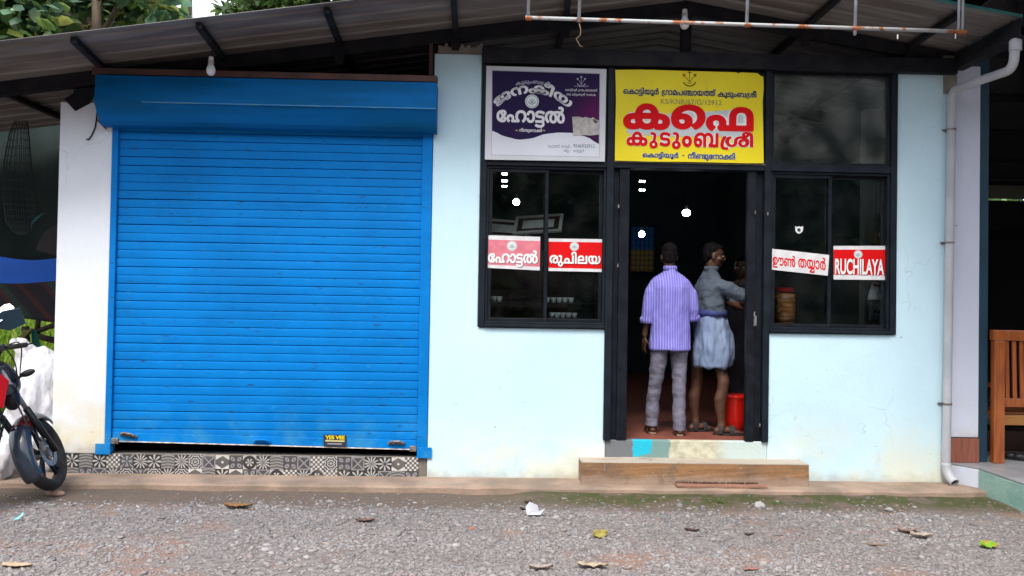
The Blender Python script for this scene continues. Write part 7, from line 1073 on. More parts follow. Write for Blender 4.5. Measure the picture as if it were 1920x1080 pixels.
# ------------------------------------------------------------------ motorcycle at the left edge
def motorcycle():
    bike = empty('motorcycle', 'red and black motorcycle parked in front of the white sacks', 'motorcycle', (-3.40, -.58, .0))
    r = Vector((.93, .08, .36)).normalized(); f = Vector((-.0857, .9963, 0)).normalized(); u = r.cross(f).normalized()
    C0 = Vector((0, 0, .045)) + u * .30
    Mf = Matrix((f, r, u)).transposed()                    # local (forward, right, up) of the steered front end
    hb = Vector((.48, .88, 0)).normalized(); ub = Vector((-.2, .1, 1)); rb = hb.cross(ub).normalized(); ub = rb.cross(hb).normalized()
    head_ = C0 + Mf @ Vector((-.33, 0, .66)); Mb = Matrix((hb, rb, ub)).transposed()
    def F(mb): mb.v = [tuple(C0 + Mf @ Vector(v)) for v in mb.v]; return mb
    def B(mb): mb.v = [tuple(head_ + Mb @ Vector(v)) for v in mb.v]; return mb
    M_blk = mat('black metal', (.014, .015, .018), None, 9, .4, .3); M_slv = mat('cast aluminium', (.42, .42, .43), (.28, .28, .28), 16, .45, .6); M_fend = mat('gloss blue black mudguard', (.025, .035, .055), (.03, .04, .06), 5, .28, bump=0, coat=.5); M_tank = mat('gloss red tank', (.50, .006, .012), (.42, .004, .01), 3, .18, bump=0, coat=.8)
    def wheel(T_, w_=.048):
        wh = MB(); rg = []
        for i in range(48):
            a = 2 * math.pi * i / 48; rr = .255; ring_ = []
            for k in range(12):
                t = 2 * math.pi * k / 12; q = rr + .044 * math.cos(t) + (.002 if (i % 2 and abs(t) < 1.1) else 0); ring_.append((q * math.cos(a), w_ * math.sin(t), q * math.sin(a)))
            rg.append(ring_)
        rg.append(rg[0]); wh.rings(rg, cap=False); tyre = T_(wh).build('wheel', M_rubber, bike, smooth=True)
        rm = MB(); rg = []
        for i in range(49):
            a = 2 * math.pi * i / 48; rg.append([((.222 + dr) * math.cos(a), dy, (.222 + dr) * math.sin(a)) for dr, dy in ((0, -.03), (.006, -.034), (.012, -.03), (.006, .0), (.012, .03), (.006, .034), (0, .03), (-.01, 0))])
        rm.rings(rg, cap=False); T_(rm).build('rim', M_blk, tyre, smooth=True)
        for i in range(5):
            a = 2 * math.pi * i / 5 + .3; sp = MB()
            for da in (-.12, .12): sp.bar((.035 * math.cos(a), 0, .035 * math.sin(a)), (.215 * math.cos(a + da), 0, .215 * math.sin(a + da)), .022, .02)
            T_(sp).build('spoke', M_blk, tyre)
        hb_ = MB(); hb_.tube([(0, -.06, 0), (0, .06, 0)], .038, 16); T_(hb_).build('hub', M_slv, tyre, smooth=False)
        dk = MB()
        for i in range(33):
            a = 2 * math.pi * i / 32
            for rr in (.075, .118): dk.v += [(rr * math.cos(a), .046, rr * math.sin(a)), (rr * math.cos(a), .050, rr * math.sin(a))]
        for i in range(32): o = 4 * i; dk.f += [(o, o + 4, o + 6, o + 2), (o + 1, o + 3, o + 7, o + 5), (o + 2, o + 6, o + 7, o + 3)]
        T_(dk).build('brake_disc', M_slv, tyre)
    wheel(F)
    for s in (-1, 1):
        fk = MB(); fk.tube([(.01, s * .095, -.01), (-.18, s * .095, .37)], .026, 14); F(fk).build('fork_leg', M_blk, bike, smooth=True)
        fk = MB(); fk.tube([(-.18, s * .095, .37), (-.345, s * .095, .72)], .018, 14); F(fk).build('fork_tube', M_slv, bike, smooth=True)
    cal = MB(); cal.box(-.11, -.045, .055, .085, .02, .10); cal.box(-.10, -.02, .06, .082, .10, .13); cal.tube([(-.08, .08, .04), (-.08, .10, .04)], .014, 10); cal.tube([(-.07, .08, .10), (-.07, .10, .10)], .012, 10); F(cal).build('brake_caliper', M_slv, bike, bevel=.006)
    cb = MB(); cb.tube([(-.09, .095, .10), (-.22, .13, .10), (-.30, .12, .22), (-.30, .10, .45)], .006, 8); F(cb).build('brake_hose', M_black, bike, smooth=True)
    for a0, a1, nm, m_ in ((100, 128, 'red_fender_panel', mat('dark red plastic', (.13, .006, .01), None, 5, .3, bump=0)), (128.5, 212, 'fender', M_fend), (45, 99.5, 'fender_front', M_fend)):
        fd = MB(); rg = []; nn = 12
        for i in range(nn + 1):
            a = R(a0 + (a1 - a0) * i / nn); w_ = .068 + .012 * math.sin(math.pi * min(1, max(0, (math.degrees(a) - 40) / 175))); pr_ = []
            for dy, dr in ((-1, -.055), (-.92, -.02), (-.6, .004), (0, .014), (.6, .004), (.92, -.02), (1, -.055), (.9, -.055), (.84, -.022), (.55, -.002), (0, .008), (-.55, -.002), (-.84, -.022), (-.9, -.055)):
                rr = .325 + dr; pr_.append((rr * math.cos(a), dy * w_, rr * math.sin(a)))
            rg.append(pr_)
        fd.rings(rg); F(fd).build(nm if nm != 'fender_front' else 'fender', m_, bike, smooth=True)
    cl = MB(); cl.box(-.42, -.28, -.12, .12, .50, .52); cl.box(-.44, -.30, -.12, .12, .70, .725); F(cl).build('yoke', M_blk, bike, bevel=.006)
    hl = MB(); hl.ell((-.20, 0, .62), (.11, .13, .17), 18, 12); hl.ell((-.27, .06, .50), (.07, .07, .12), 14, 10); hl.box(-.30, -.18, -.07, .07, .52, .70); me = remesh(F(hl), .012, 'cowl', 4); link('headlight_cowl', me, M_blk, bike)
    ln = MB(); ln.ell((-.12, 0, .59), (.04, .10, .10), 16, 10); F(ln).build('headlight', mat('lamp glass', (.5, .52, .55), None, 3, .1, bump=0), bike, smooth=True)
    sp = MB(); sp.ell((-.30, 0, .79), (.06, .10, .035), 14, 8); F(sp).build('instrument_panel', M_black, bike, smooth=True)
    hbr = MB(); hbr.tube([(-.46, -.37, .80), (-.40, -.20, .84), (-.36, -.10, .77), (-.36, .10, .77), (-.40, .20, .84), (-.46, .37, .80)], .012, 12); F(hbr).build('handlebar', M_blk, bike, smooth=True)
    for s in (-1, 1):
        gp = MB(); gp.tube([(-.425, s * .255, .825), (-.463, s * .385, .797)], .019, 12); F(gp).build('grip', M_rubber, bike, smooth=True)
        sw = MB(); sw.box(-.44, -.40, s * .20 - .025, s * .20 + .025, .815, .865); F(sw).build('switch_housing', M_black, bike, bevel=.008)
        lv = MB(); lv.tube([(-.39, s * .20, .83), (-.36, s * .28, .82), (-.39, s * .40, .80)], .006, 8); F(lv).build('brake_lever', M_blk, bike, smooth=True)
        st = MB(); st.tube([(-.42, s * .19, .86), (-.44, s * .20, .96), (-.45, s * .27, 1.04)], .006, 8); F(st).build('mirror_stem', M_blk, bike, smooth=True)
        ind = MB(); ind.tube([(-.24, s * .10, .60), (-.26, s * .19, .61)], .010, 8); F(ind).build('indicator_stalk', M_black, bike, smooth=True)
        ind = MB(); ind.ell((-.265, s * .235, .615), (.030, .056, .026), 14, 10); F(ind).build('indicator', M_black, bike, smooth=True)
    for a_, b2_, c2_ in (((-.41, .21, .84), (-.20, .26, .88), (-.16, .08, .52)), ((-.41, -.21, .84), (-.22, -.22, .90), (-.18, -.08, .55)), ((-.41, .22, .83), (-.28, .20, .70), (-.30, .10, .45))):
        cb = MB(); cb.tube(bend([a_, b2_, c2_], .12, 8), .005, 6); F(cb).build('cable', M_black, bike, smooth=True)
    # right mirror: housing behind, pale glass towards the rider (towards the lens)
    sr = 1500 / 5.75
    def mp(px, py, y): x, z = P(px, py, y); return Vector((x, y, z)) - bike.location
    hs = MB(); q = [mp(*p, -1.22) for p in ((-18, 600), (4, 583), (38, 576), (49, 607), (20, 620), (-10, 616))]; q2 = [mp(*p, -1.13) for p in ((-14, 604), (6, 592), (30, 588), (38, 603), (18, 612), (-8, 611))]; hs.rings([q2, q]); mr = hs.build('mirror', mat('mirror housing', (.015, .03, .045), None, 5, .2, bump=0, coat=.6), bike, bevel=.004)
    gl = MB(); gl.add([mp(p[0], p[1], -1.235 + (609 - p[1]) * .0016) for p in ((-20, 598), (-6, 582), (8, 571), (18, 569), (26, 575), (27, 583), (20, 590), (2, 602), (-14, 609))], [tuple(range(9))]); gl.build('glass', mat('mirror glass', (.9, .92, .95), None, 2, .06, 1.0, bump=0), mr)
    # body behind the steering head: tank, seat, engine, frame, rear wheel, exhaust
    tk = MB(); tk.rings([[(x, y * w_, z + zo) for y, z in ((-.5, -.10), (-1, -.03), (-.95, .08), (-.5, .15), (0, .17), (.5, .15), (.95, .08), (1, -.03), (.5, -.10))] for x, w_, zo in ((-.04, .07, -.06), (-.12, .15, -.03), (-.28, .16, .0), (-.42, .13, -.02), (-.52, .08, -.06))]); me = remesh(B(tk), .014, 'tank', 5); link('fuel_tank', me, M_tank, bike)
    for s in (-1, 1):
        sc_ = MB(); sc_.prism([(-.02, -.24), (.04, -.04), (-.04, .04), (-.25, .03), (-.24, -.18)], s * .155, s * .175, 'y'); B(sc_).build('tank_shroud', M_tank, bike, bevel=.008)
    B(MB().box(-.98, -.50, -.12, .12, .0, .07)).build('seat', M_black, bike, bevel=.03)
    B(MB().box(-.42, -.12, -.11, .11, -.50, -.22)).build('engine', M_slv, bike, bevel=.02); B(MB().box(-.30, -.14, -.08, .08, -.22, -.08)).build('cylinder_block', M_blk, bike, bevel=.008)
    for s in (-1, 1): B(MB().tube([(-.02, s * .04, -.05), (-.08, s * .10, -.45), (-.45, s * .12, -.52), (-.70, s * .12, -.25), (-.95, s * .10, -.05)], .015, 10)).build('frame_tube', M_blk, bike, smooth=True)
    B(MB().tube([(-.16, .10, -.20), (-.05, .12, -.40), (-.30, .15, -.55), (-.70, .17, -.50), (-1.1, .18, -.38)], [.018, .018, .02, .045, .048], 12)).build('exhaust', M_slv, bike, smooth=True)
    off = Vector((-1.02, 0, -.545)); wheel(lambda mb: B(MB_shift(mb, off)))
    B(MB().bar((-.55, .08, -.42), (-1.02, .09, -.545), .03, .05)).build('swing_arm', M_blk, bike); B(MB().prism([(-.80, .02), (-1.22, .10), (-1.25, .05), (-.85, -.06)], -.07, .07, 'y')).build('tail', M_tank, bike, bevel=.01)
    B(MB().tube([(-.40, -.12, -.50), (-.46, -.24, -.76)], .011, 8)).build('side_stand', M_blk, bike)
    B(MB().tube([(-.08, .12, -.12), (.02, .10, -.32), (-.12, .16, -.60)], .010, 8)).build('crash_guard', M_blk, bike, smooth=True)
def MB_shift(mb, off): mb.v = [tuple(Vector(v) + off) for v in mb.v]; return mb
motorcycle()
o = MB().ell((0, 0, .02), (.075, .05, .028), 12, 8).mesh('s'); roughen(o, .012, 18); x, y = G(105, 944, 0); tag(link('brick_piece', o, mat('pinkish brick piece', (.34, .20, .15), (.28, .17, .13), 20, .95, bump=.5), None, loc=(-3.40, -.585, -.004)), 'pinkish brick piece wedged under the front wheel', 'brick')

# white woven sacks leaning in the gap
def sack(label, c, prof, seed, ry):
    mb = MB(); mb.rings([oval(cx, cy, z, rx, rx * ry, 40) for cx, cy, z, rx in prof]); me = mb.mesh('sack'); me = subdiv(me, 1)
    o = bpy.data.objects.new('t', me); col.objects.link(o); s = o.modifiers.new('s', 'SUBSURF'); s.levels = 3; dg = bpy.context.evaluated_depsgraph_get(); m2 = bpy.data.meshes.new_from_object(o.evaluated_get(dg), depsgraph=dg); bpy.data.objects.remove(o)
    wrinkle(.07, 3.2, seed, (1.2, 1.2, .6))(m2); wrinkle(.016, 11, seed + 3, (1, 1, .5))(m2)
    tag(link('sack', m2, mat('white woven plastic', (.72, .72, .77), (.60, .59, .61), 3, .6, bump=.5, bscale=120), None, smooth=True, loc=c), label, 'sack', 'white woven sacks beside the pillar')
sack('tall lumpy white woven sack leaning against the pillar behind the motorcycle', (-3.98, .16, .04), [(0, 0, .0, .12), (0, 0, .03, .21), (0, .0, .25, .255), (.0, .02, .5, .26), (-.02, .03, .75, .235), (-.04, .03, .93, .19), (-.08, .03, 1.04, .13), (-.17, .03, 1.12, .06)], 3, .8)
sack('low slumped white woven sack at the bottom left corner behind the wheel', (-4.17, -.22, .04), [(0, 0, 0, .14), (0, 0, .03, .22), (.0, 0, .18, .24), (-.03, .02, .34, .18), (-.06, .02, .46, .10), (-.1, .02, .52, .03)], 8, .7)

# ------------------------------------------------------------------ left lean-to: shade nets, blue tarpaulin, grass behind
def cloth(name, label, cat, corners, m, nx=24, ny=14, amp=.06, f=1.6, seed=0, sag=0, th=.004, group=None):
    a, b_, c_, d = map(Vector, corners); mb = MB()      # a-b bottom, d-c top
    cen = a.copy()
    for j in range(ny + 1):
        for i in range(nx + 1):
            s, t = i / nx, j / ny; p = a.lerp(b_, s).lerp(d.lerp(c_, s), t); q = mnoise.noise_vector(Vector((p.x * f + seed, p.y * f, p.z * f * .6))); p = p + Vector((q.x * amp * .4, q.y * amp, q.z * amp)); p.z -= sag * 4 * s * (1 - s); mb.v.append(tuple(p - cen))
    for j in range(ny):
        for i in range(nx): k = j * (nx + 1) + i; mb.f.append((k, k + 1, k + nx + 2, k + nx + 1))
    o = mb.build(name, m, None, smooth=True, loc=cen); s = o.modifiers.new('t', 'SOLIDIFY'); s.thickness = th; tag(o, label, cat, group); return o
m, nt_, b = new_mat('dark green shade net'); n = N(nt_); v = n.coord('Position'); c = n.mix(n.rng(n.noise(v, 2.2, 4, (1, 1, .3)), .35, .7), (.006, .018, .018), (.018, .035, .030)); nt_.links.new(c, b.inputs['Base Color']); b.inputs['Roughness'].default_value = .9; M_net = m
M_stripe, nt_, b = new_mat('striped dark cloth'); n = N(nt_); X, Y, Z = n.xyz(n.coord('Position')); s_ = n.m('SINE', n.m('MULTIPLY', n.m('ADD', X, n.m('MULTIPLY', Z, .9)), 26)); c = n.mix(n.rng(s_, .5, .95), (.010, .008, .012), (.045, .010, .012)); s2 = n.m('SINE', n.m('MULTIPLY', n.m('ADD', X, n.m('MULTIPLY', Z, .9)), 13)); c = n.mix(n.rng(s2, .8, 1), c, (.012, .03, .02)); nt_.links.new(c, b.inputs['Base Color']); b.inputs['Roughness'].default_value = .9
M_tarp = mat('bright blue tarpaulin', (.005, .20, .80), (.004, .16, .70), 4, .5, bump=.2)
t_ = M_tarp.node_tree; tr_ = t_.nodes.new('ShaderNodeBsdfTranslucent'); tr_.inputs[0].default_value = (.02, .40, 1, 1); ms_ = t_.nodes.new('ShaderNodeMixShader'); ms_.inputs[0].default_value = .75; t_.links.new(t_.nodes['Principled BSDF'].outputs[0], ms_.inputs[1]); t_.links.new(tr_.outputs[0], ms_.inputs[2]); t_.links.new(ms_.outputs[0], t_.nodes['Material Output'].inputs[0])
def quad_px(Y, pts): return [(P(a, b_, Y)[0], Y, P(a, b_, Y)[1]) for a, b_ in pts]
cloth('shade_net', 'dark green shade net hanging across the lean-to left of the pillar', 'shade net', [(-7.4, 1.72, 2.0), (-3.5, 1.72, 1.98), (-3.5, 1.72, 3.95), (-7.4, 1.72, 3.6)], M_net, 40, 16, .12, 1.5, 3)
qa = quad_px(1.7, [(-260, 575), (120, 540)]); qb = quad_px(2.5, [(120, 452), (-260, 505)]); q = qa + qb
cloth('tarpaulin', 'bright blue tarpaulin sheet stretched below the dark net', 'tarpaulin', q, M_tarp, 24, 8, .03, 2, 7)
cloth('dark_cloth', 'dark striped cloth sagging under the blue tarpaulin', 'cloth', quad_px(.9, [(-160, 560), (112, 604), (112, 524), (-160, 530)]), M_stripe, 24, 10, .05, 2.4, 17, .03)
q = quad_px(.7, [(66, 470), (72, 452), (84, 434), (96, 424), (114, 418), (114, 484), (104, 480), (84, 474)])
x0 = q[0]; mb = MB(); mb.rings([[Vector(p) - Vector(x0) for p in q], [Vector(p) - Vector(x0) + Vector((.03, .35, -.02)) for p in q]]); tag(mb.build('hood', mat('charcoal hood', (.022, .022, .024), None, 6, .8), None, bevel=.01, loc=x0), 'rounded charcoal hood poking out beside the pillar above the blue tarpaulin', 'hood')
# net bag hanging from the roof
nb = empty('net_bag', 'pale fishing net bag hanging in the dark left of the pillar', 'net', (P(35, 440, .9)[0], .9, P(35, 440, .9)[1]))
M_netb = mat('pale net cord', (.05, .065, .06), None, 9, .9)
mb = MB(); rg = []
for z, r_, dx in ((0, .03, .03), (.03, .09, .03), (.12, .14, .02), (.35, .15, -.01), (.7, .13, -.03), (1.0, .09, -.02), (1.15, .05, .0)): rg.append([(dx + r_ * math.cos(t), r_ * .5 * math.sin(t), z) for t in (2 * math.pi * k / 18 for k in range(18))])
full_ = []
for a, b_ in zip(rg, rg[1:]):
    for k in range(4): full_.append([tuple(Vector(p).lerp(Vector(q_), k / 4)) for p, q_ in zip(a, b_)])
mb.rings(full_, cap=False); o = mb.build('netting', M_netb, nb); s = o.modifiers.new('w', 'WIREFRAME'); s.thickness = .005
cloth('net_end', 'teal knotted end of the net bag', 'net', [(nb.location.x + .10, .9, nb.location.z + .08), (nb.location.x + .20, .9, nb.location.z + .16), (nb.location.x + .26, .9, nb.location.z + .22), (nb.location.x + .12, .9, nb.location.z + .14)], mat('teal net cord', (.03, .16, .15), None, 9, .9), 6, 6, .03, 6, 2)
# low fence of branches with teal rags
M_bark = mat('grey brown bark', (.13, .095, .07), (.08, .06, .045), 14, .95, bump=.8, bscale=30, stretch=(1, 1, .3), dist=.01)
br = empty('branch_fence', 'rough branch post and rails in the grass beyond the sacks', 'fence', (P(68, 640, 1.6)[0], 1.6, .0))
def bp(px, py, Y=1.6): x, z = P(px, py, Y); return Vector((x, Y, z)) - br.location
MB().tube([bp(50, 720), bp(49, 640), bp(47, 612)], [.045, .04, .04], 10).build('post', M_bark, br, smooth=True)
MB().tube([bp(70, 625), bp(72, 590), bp(76, 560)], [.028, .026, .022], 10).build('post', M_bark, br, smooth=True)
MB().tube([bp(52, 622), bp(78, 618), bp(112, 606)], [.025, .028, .03], 10).build('rail', M_bark, br, smooth=True)
MB().tube([bp(66, 628), bp(84, 634), bp(112, 640)], [.03, .032, .036], 10).build('rail', M_bark, br, smooth=True)
cloth('rag', 'torn teal net rag knotted on the branch rail', 'rag', quad_px(1.5, [(54, 660), (76, 668), (70, 622), (60, 618)]), mat('teal rag', (.01, .20, .17), (.01, .12, .11), 20, .9, bump=.5), 10, 12, .10, 6, 4)
cloth('rag', 'green and yellow rag draped along the branch rail towards the handlebar', 'rag', quad_px(1.5, [(30, 650), (52, 634), (64, 618), (44, 622)]), mat('green yellow rag', (.03, .26, .16), (.35, .30, .06), 9, .9, bump=.5), 12, 10, .06, 6, 9)

# ------------------------------------------------------------------ foliage
def leaf_mesh(name, centers, radii, count, size, cols, rg, droop=.3, flat=.5, squash=.7):
    n = count; ci = rg.choice(len(centers), n, p=np.array(radii) ** 2 / sum(np.array(radii) ** 2)); C = np.array(centers)[ci]; Rr = np.array(radii)[ci]
    d = rg.normal(size=(n, 3)); d /= np.linalg.norm(d, axis=1)[:, None]; rr = rg.uniform(.35, 1, n) ** .6; pos = C + d * (Rr * rr)[:, None] * np.array([1, 1, squash])
    s = size * rg.uniform(.6, 1.35, n); az = rg.uniform(0, 6.283, n); el = rg.normal(-droop, .45, n)
    ax = np.stack([np.cos(az) * np.cos(el), np.sin(az) * np.cos(el), np.sin(el)], 1); tw = rg.normal(0, .5, n)
    sd = np.cross(ax, [0, 0, 1.]); sd /= np.maximum(np.linalg.norm(sd, axis=1)[:, None], 1e-6); up = np.cross(sd, ax); sd2 = sd * np.cos(tw)[:, None] + up * np.sin(tw)[:, None]; nr = np.cross(sd2, ax)
    w_ = s * flat / 2; sh_ = [(0, 0, 0), (.35, 1, -.08), (.75, .75, -.06), (1.05, 0, -.12), (.75, -.75, -.06), (.35, -1, -.08), (.5, 0, .06)]
    V = np.stack([pos + ax * (s * a)[:, None] + sd2 * (w_ * b_)[:, None] + nr * (s * c_)[:, None] for a, b_, c_ in sh_], 1)
    fc = np.array([(0, 1, 6), (1, 2, 6), (2, 3, 6), (3, 4, 6), (4, 5, 6), (5, 0, 6)]); Fa = (fc[None] + (np.arange(n) * 7)[:, None, None]).reshape(-1, 3)
    cc = np.array(cols)[rg.choice(len(cols), n)] * rg.uniform(.7, 1.3, (n, 1))
    return fast_mesh(name, V.reshape(-1, 3), Fa, np.repeat(cc, 7, 0))
M_leaf = attr_mat('leaf', .45, .4, .5)
def tree(label, base, h, trunk_r, crowns, nleaf, size, cols, seed, lean=0, twigs=10, group=None, name='tree', flat=.5, mt=None):
    rg = np.random.default_rng(seed); t = empty(name, label, 'tree', base, group=group); rr = random.Random(seed)
    pts = [(lean * k / 6 + rr.uniform(-.05, .05), rr.uniform(-.05, .05), h * k / 6) for k in range(7)]
    MB().tube(pts, [trunk_r * (1 - .09 * k) for k in range(7)], 12).build('trunk', mt or M_bark, t, smooth=True)
    for c_, r_ in crowns[:twigs]:
        s = Vector(pts[4 + rr.randrange(3)]); e = Vector(c_); mid = s.lerp(e, .5) + Vector((rr.uniform(-.2, .2), rr.uniform(-.2, .2), rr.uniform(.0, .3)))
        MB().tube([s, mid, e], [trunk_r * .45, trunk_r * .28, trunk_r * .12], 7).build('limb', mt or M_bark, t, smooth=True)
    me = leaf_mesh('crown', [c_ for c_, _ in crowns], [r_ for _, r_ in crowns], nleaf, size, cols, rg, flat=flat); link('crown', me, M_leaf, t)
    return t
GR = [(.14, .24, .09), (.20, .32, .11), (.09, .16, .09), (.28, .40, .13), (.16, .28, .18), (.40, .42, .12), (.08, .15, .09), (.33, .44, .28)]
def wpt(px, py, Y): x, z = P(px, py, Y); return Vector((x, Y, z))
b0 = wpt(180, 60, 6.5); base = Vector((b0.x, 6.5, 0))
cr_ = []
for px, py, r_ in ((20, 20, .9), (70, -20, .8), (60, 60, .6), (120, 30, .7), (-60, 10, 1.2), (230, 10, .7), (285, -5, .5), (312, 30, .25), (250, -60, .8), (150, -70, 1.0), (210, 45, .35), (0, 80, .6), (-40, -90, 1.2)):
    p = wpt(px, py, 6.5 + rnd.uniform(-.8, 1.0)) - base; cr_.append((tuple(p), r_))
tree('broad leaved tree with a dark trunk rising behind the left end of the tin roof', tuple(base), (wpt(180, -40, 6.5) - base).z, .15, cr_, 3800, .25, GR, 5, twigs=14, flat=.75)
# a second, finer tree behind it
b1 = wpt(100, 60, 11); base = Vector((b1.x, 11, 0)); cr_ = [(tuple(wpt(px, py, 11 + rnd.uniform(-1, 1)) - base), r_) for px, py, r_ in ((-40, 40, 1.5), (50, 50, 1.3), (130, 30, 1.2), (215, 50, .9), (0, -60, 1.6), (120, -70, 1.2), (-160, 0, 2))]
tree('dense dark green tree filling in behind the broad leaved one', tuple(base), 6.5, .18, cr_, 9000, .22, [(.09, .16, .06), (.12, .22, .08), (.06, .12, .06), (.20, .30, .10)], 9, twigs=8, flat=.5)
M_pale = mat('pale grey bark', (.30, .25, .22), (.20, .16, .14), 6, .9, bump=.4)
b2 = wpt(356, 20, 9); base = Vector((b2.x, 9, 0)); cr_ = [(tuple(wpt(px, py, 9) - base), r_) for px, py, r_ in ((352, -110, .4), (372, -200, .6), (340, -180, .6))]
tree('slender pale trunk standing at the edge of the sky gap', tuple(base), (wpt(356, -90, 9) - base).z, .09, cr_, 500, .22, GR, 12, twigs=3, mt=M_pale)
b3 = wpt(522, 10, 13); base = Vector((b3.x, 13, 0)); cr_ = [(tuple(wpt(px, py, 13 + rnd.uniform(-.6, .6)) - base), r_) for px, py, r_ in ((440, 22, .42), (470, 12, .62), (510, 0, .7), (560, -5, .8), (610, -20, .9), (500, -70, 1.0), (580, -90, 1.2), (470, 30, .35), (545, 12, .5))]
tree('pale trunked tree with light green crown above the middle of the left roof', tuple(base), (wpt(526, -50, 13) - base).z, .10, cr_, 4200, .24, [(.06, .11, .03), (.10, .16, .05), (.14, .20, .05), (.05, .09, .03)], 15, twigs=7, mt=M_pale)
base = Vector((9.5, 13, 0)); cr_ = [((x, y, z), r_) for x, y, z, r_ in ((-1.6, 0, 4.6, 1.5), (0, .4, 5.4, 1.8), (1.8, 0, 4.6, 1.5), (-3.2, 0, 3.8, 1.3), (3.2, 0, 3.9, 1.4), (-1, -.3, 3.4, 1.2), (1.4, 0, 3.2, 1.2))]
tree('bushy tree glimpsed through the gap under the neighbouring roof', tuple(base), 4.4, .2, cr_, 6000, .3, GR, 31, twigs=7)
# far bank of grass on the left
def grass():
    m, nt, b = new_mat('meadow soil'); n = N(nt); v = n.coord('Position'); c = n.mix(n.rng(n.noise(v, 3, 5), .3, .7), (.10, .17, .012), (.06, .11, .012)); nt.links.new(c, b.inputs['Base Color']); b.inputs['Roughness'].default_value = .95
    mb = MB(); nx, ny = 30, 24
    H = lambda x, y: .12 + (y - 2.2) * .16 + mnoise.noise(Vector((x, y, 0))) * .15
    for j in range(ny + 1):
        for i in range(nx + 1): x, y = -16 + i * (12.2 / nx), 2.2 + j * .55; mb.v.append((x, y, H(x, y)))
    for j in range(ny):
        for i in range(nx): k = j * (nx + 1) + i; mb.f.append((k, k + 1, k + nx + 2, k + nx + 1))
    tag(mb.build('grass_bank', m, smooth=True), kind='structure')
    rg = np.random.default_rng(8); n_ = 16000; x = rg.uniform(-11, -3.9, n_); y = 2.2 + rg.uniform(0, 1, n_) ** 1.4 * 9; z = np.array([H(a, b_) for a, b_ in zip(x, y)])
    h = rg.uniform(.12, .38, n_); az = rg.uniform(0, 6.283, n_); w_ = rg.uniform(.008, .022, n_); lx, ly = rg.normal(0, .35, n_) * h, rg.normal(0, .35, n_) * h; cx, cy = np.cos(az) * w_, np.sin(az) * w_
    V = np.stack([np.stack([x - cx, y - cy, z], 1), np.stack([x + cx, y + cy, z], 1), np.stack([x + cx * .8 + lx * .4, y + cy * .8 + ly * .4, z + h * .6], 1), np.stack([x - cx * .8 + lx * .4, y - cy * .8 + ly * .4, z + h * .6], 1), np.stack([x + lx, y + ly, z + h], 1)], 1)
    fc = np.array([(0, 1, 2), (0, 2, 3), (3, 2, 4)]); Fa = (fc[None] + (np.arange(n_) * 5)[:, None, None]).reshape(-1, 3); pal = np.array([(.17, .30, .02), (.24, .38, .03), (.10, .20, .02), (.30, .36, .05)]); cc = pal[rg.choice(4, n_)] * rg.uniform(.7, 1.2, (n_, 1))
    link('grass', fast_mesh('grass', V.reshape(-1, 3), Fa, np.repeat(cc, 5, 0)), attr_mat('grass blade', .6, .3, .4)); tag(bpy.data.objects['grass'], 'bright yellow green tall grass on the bank behind the lean-to', 'grass', kind='stuff')
grass()
# small weeds sprouting along the kerb
rg = np.random.default_rng(4)
def tuft(i, px, py, z, n_, h0, label):
    x, y = G(px, py, z); V = []; Fa = []; cc = []
    for k in range(n_):
        a = rg.uniform(0, 6.283); l = h0 * rg.uniform(.5, 1.2); ox, oy = rg.normal(0, .03), rg.normal(0, .015); w_ = l * .16; dx, dy = math.cos(a) * l * .7, math.sin(a) * l * .7; o = len(V)
        V += [(ox, oy, 0), (ox + dx * .5 - math.sin(a) * w_, oy + dy * .5 + math.cos(a) * w_, l * .5), (ox + dx, oy + dy, l * .75), (ox + dx * .5 + math.sin(a) * w_, oy + dy * .5 - math.cos(a) * w_, l * .5)]; Fa += [(o, o + 1, o + 2), (o, o + 2, o + 3)]; cc += [np.array((.06, .16, .02)) * rg.uniform(.6, 1.4)] * 4
    o = link('weed', fast_mesh('weed', np.array(V), np.array(Fa), np.array(cc)), attr_mat('grass blade'), None, loc=(x, y, z)); tag(o, label, 'weed', 'small weeds along the kerb')
for i, a in enumerate(((30, 910, .0, 30, .05, 'small grass tuft at the far left foot of the kerb by the sacks'), (712, 914, .0, 26, .05, 'flat green weed under the right end of the tiled plinth'), (1548, 924, .02, 36, .03, 'bright moss like weed just right of the doorstep'), (1622, 921, .02, 26, .04, 'dull green weed between the doorstep and the drainpipe'), (1352, 945, .0, 16, .04, 'tiny weed in the mud below the doorstep'), (1455, 948, .0, 14, .035, 'tiny pale weed in the mud right of the doorstep'))): tuft(i, *a)

# ------------------------------------------------------------------ neighbouring veranda on the right
ve = empty('neighbouring_veranda', 'raised tiled veranda with dark room at the right edge', 'veranda', (0, 0, 0))
M_floor = mat('grey veranda floor', (.30, .31, .33), (.24, .24, .25), 3, .35, bump=.05); M_marb, nt_, b = new_mat('green marble tile'); n = N(nt_); v = n.coord('Position'); nz = n.noise(v, 3, 8, (1, 1, 2.2), .7); c = n.mix(n.rng(nz, .3, .7), (.20, .36, .31), (.30, .47, .41)); c = n.mix(n.m('MULTIPLY', n.rng(n.m('ABSOLUTE', n.m('SUBTRACT', nz, .5)), 0, .012, 1, 0), .6), c, (.5, .6, .55)); nt_.links.new(c, b.inputs['Base Color']); b.inputs['Roughness'].default_value = .25
pl = [(4.085, .03), (4.225, -.20), (4.215, -3.4), (9, -3.4), (9, 6), (4.37, 6), (4.37, .26), (4.085, .26)]
MB().prism(pl, -.1, .205, 'z').build('plinth', M_concrete, ve); MB().prism(pl, .2055, .222, 'z').build('floor', M_floor, ve, bevel=.003)
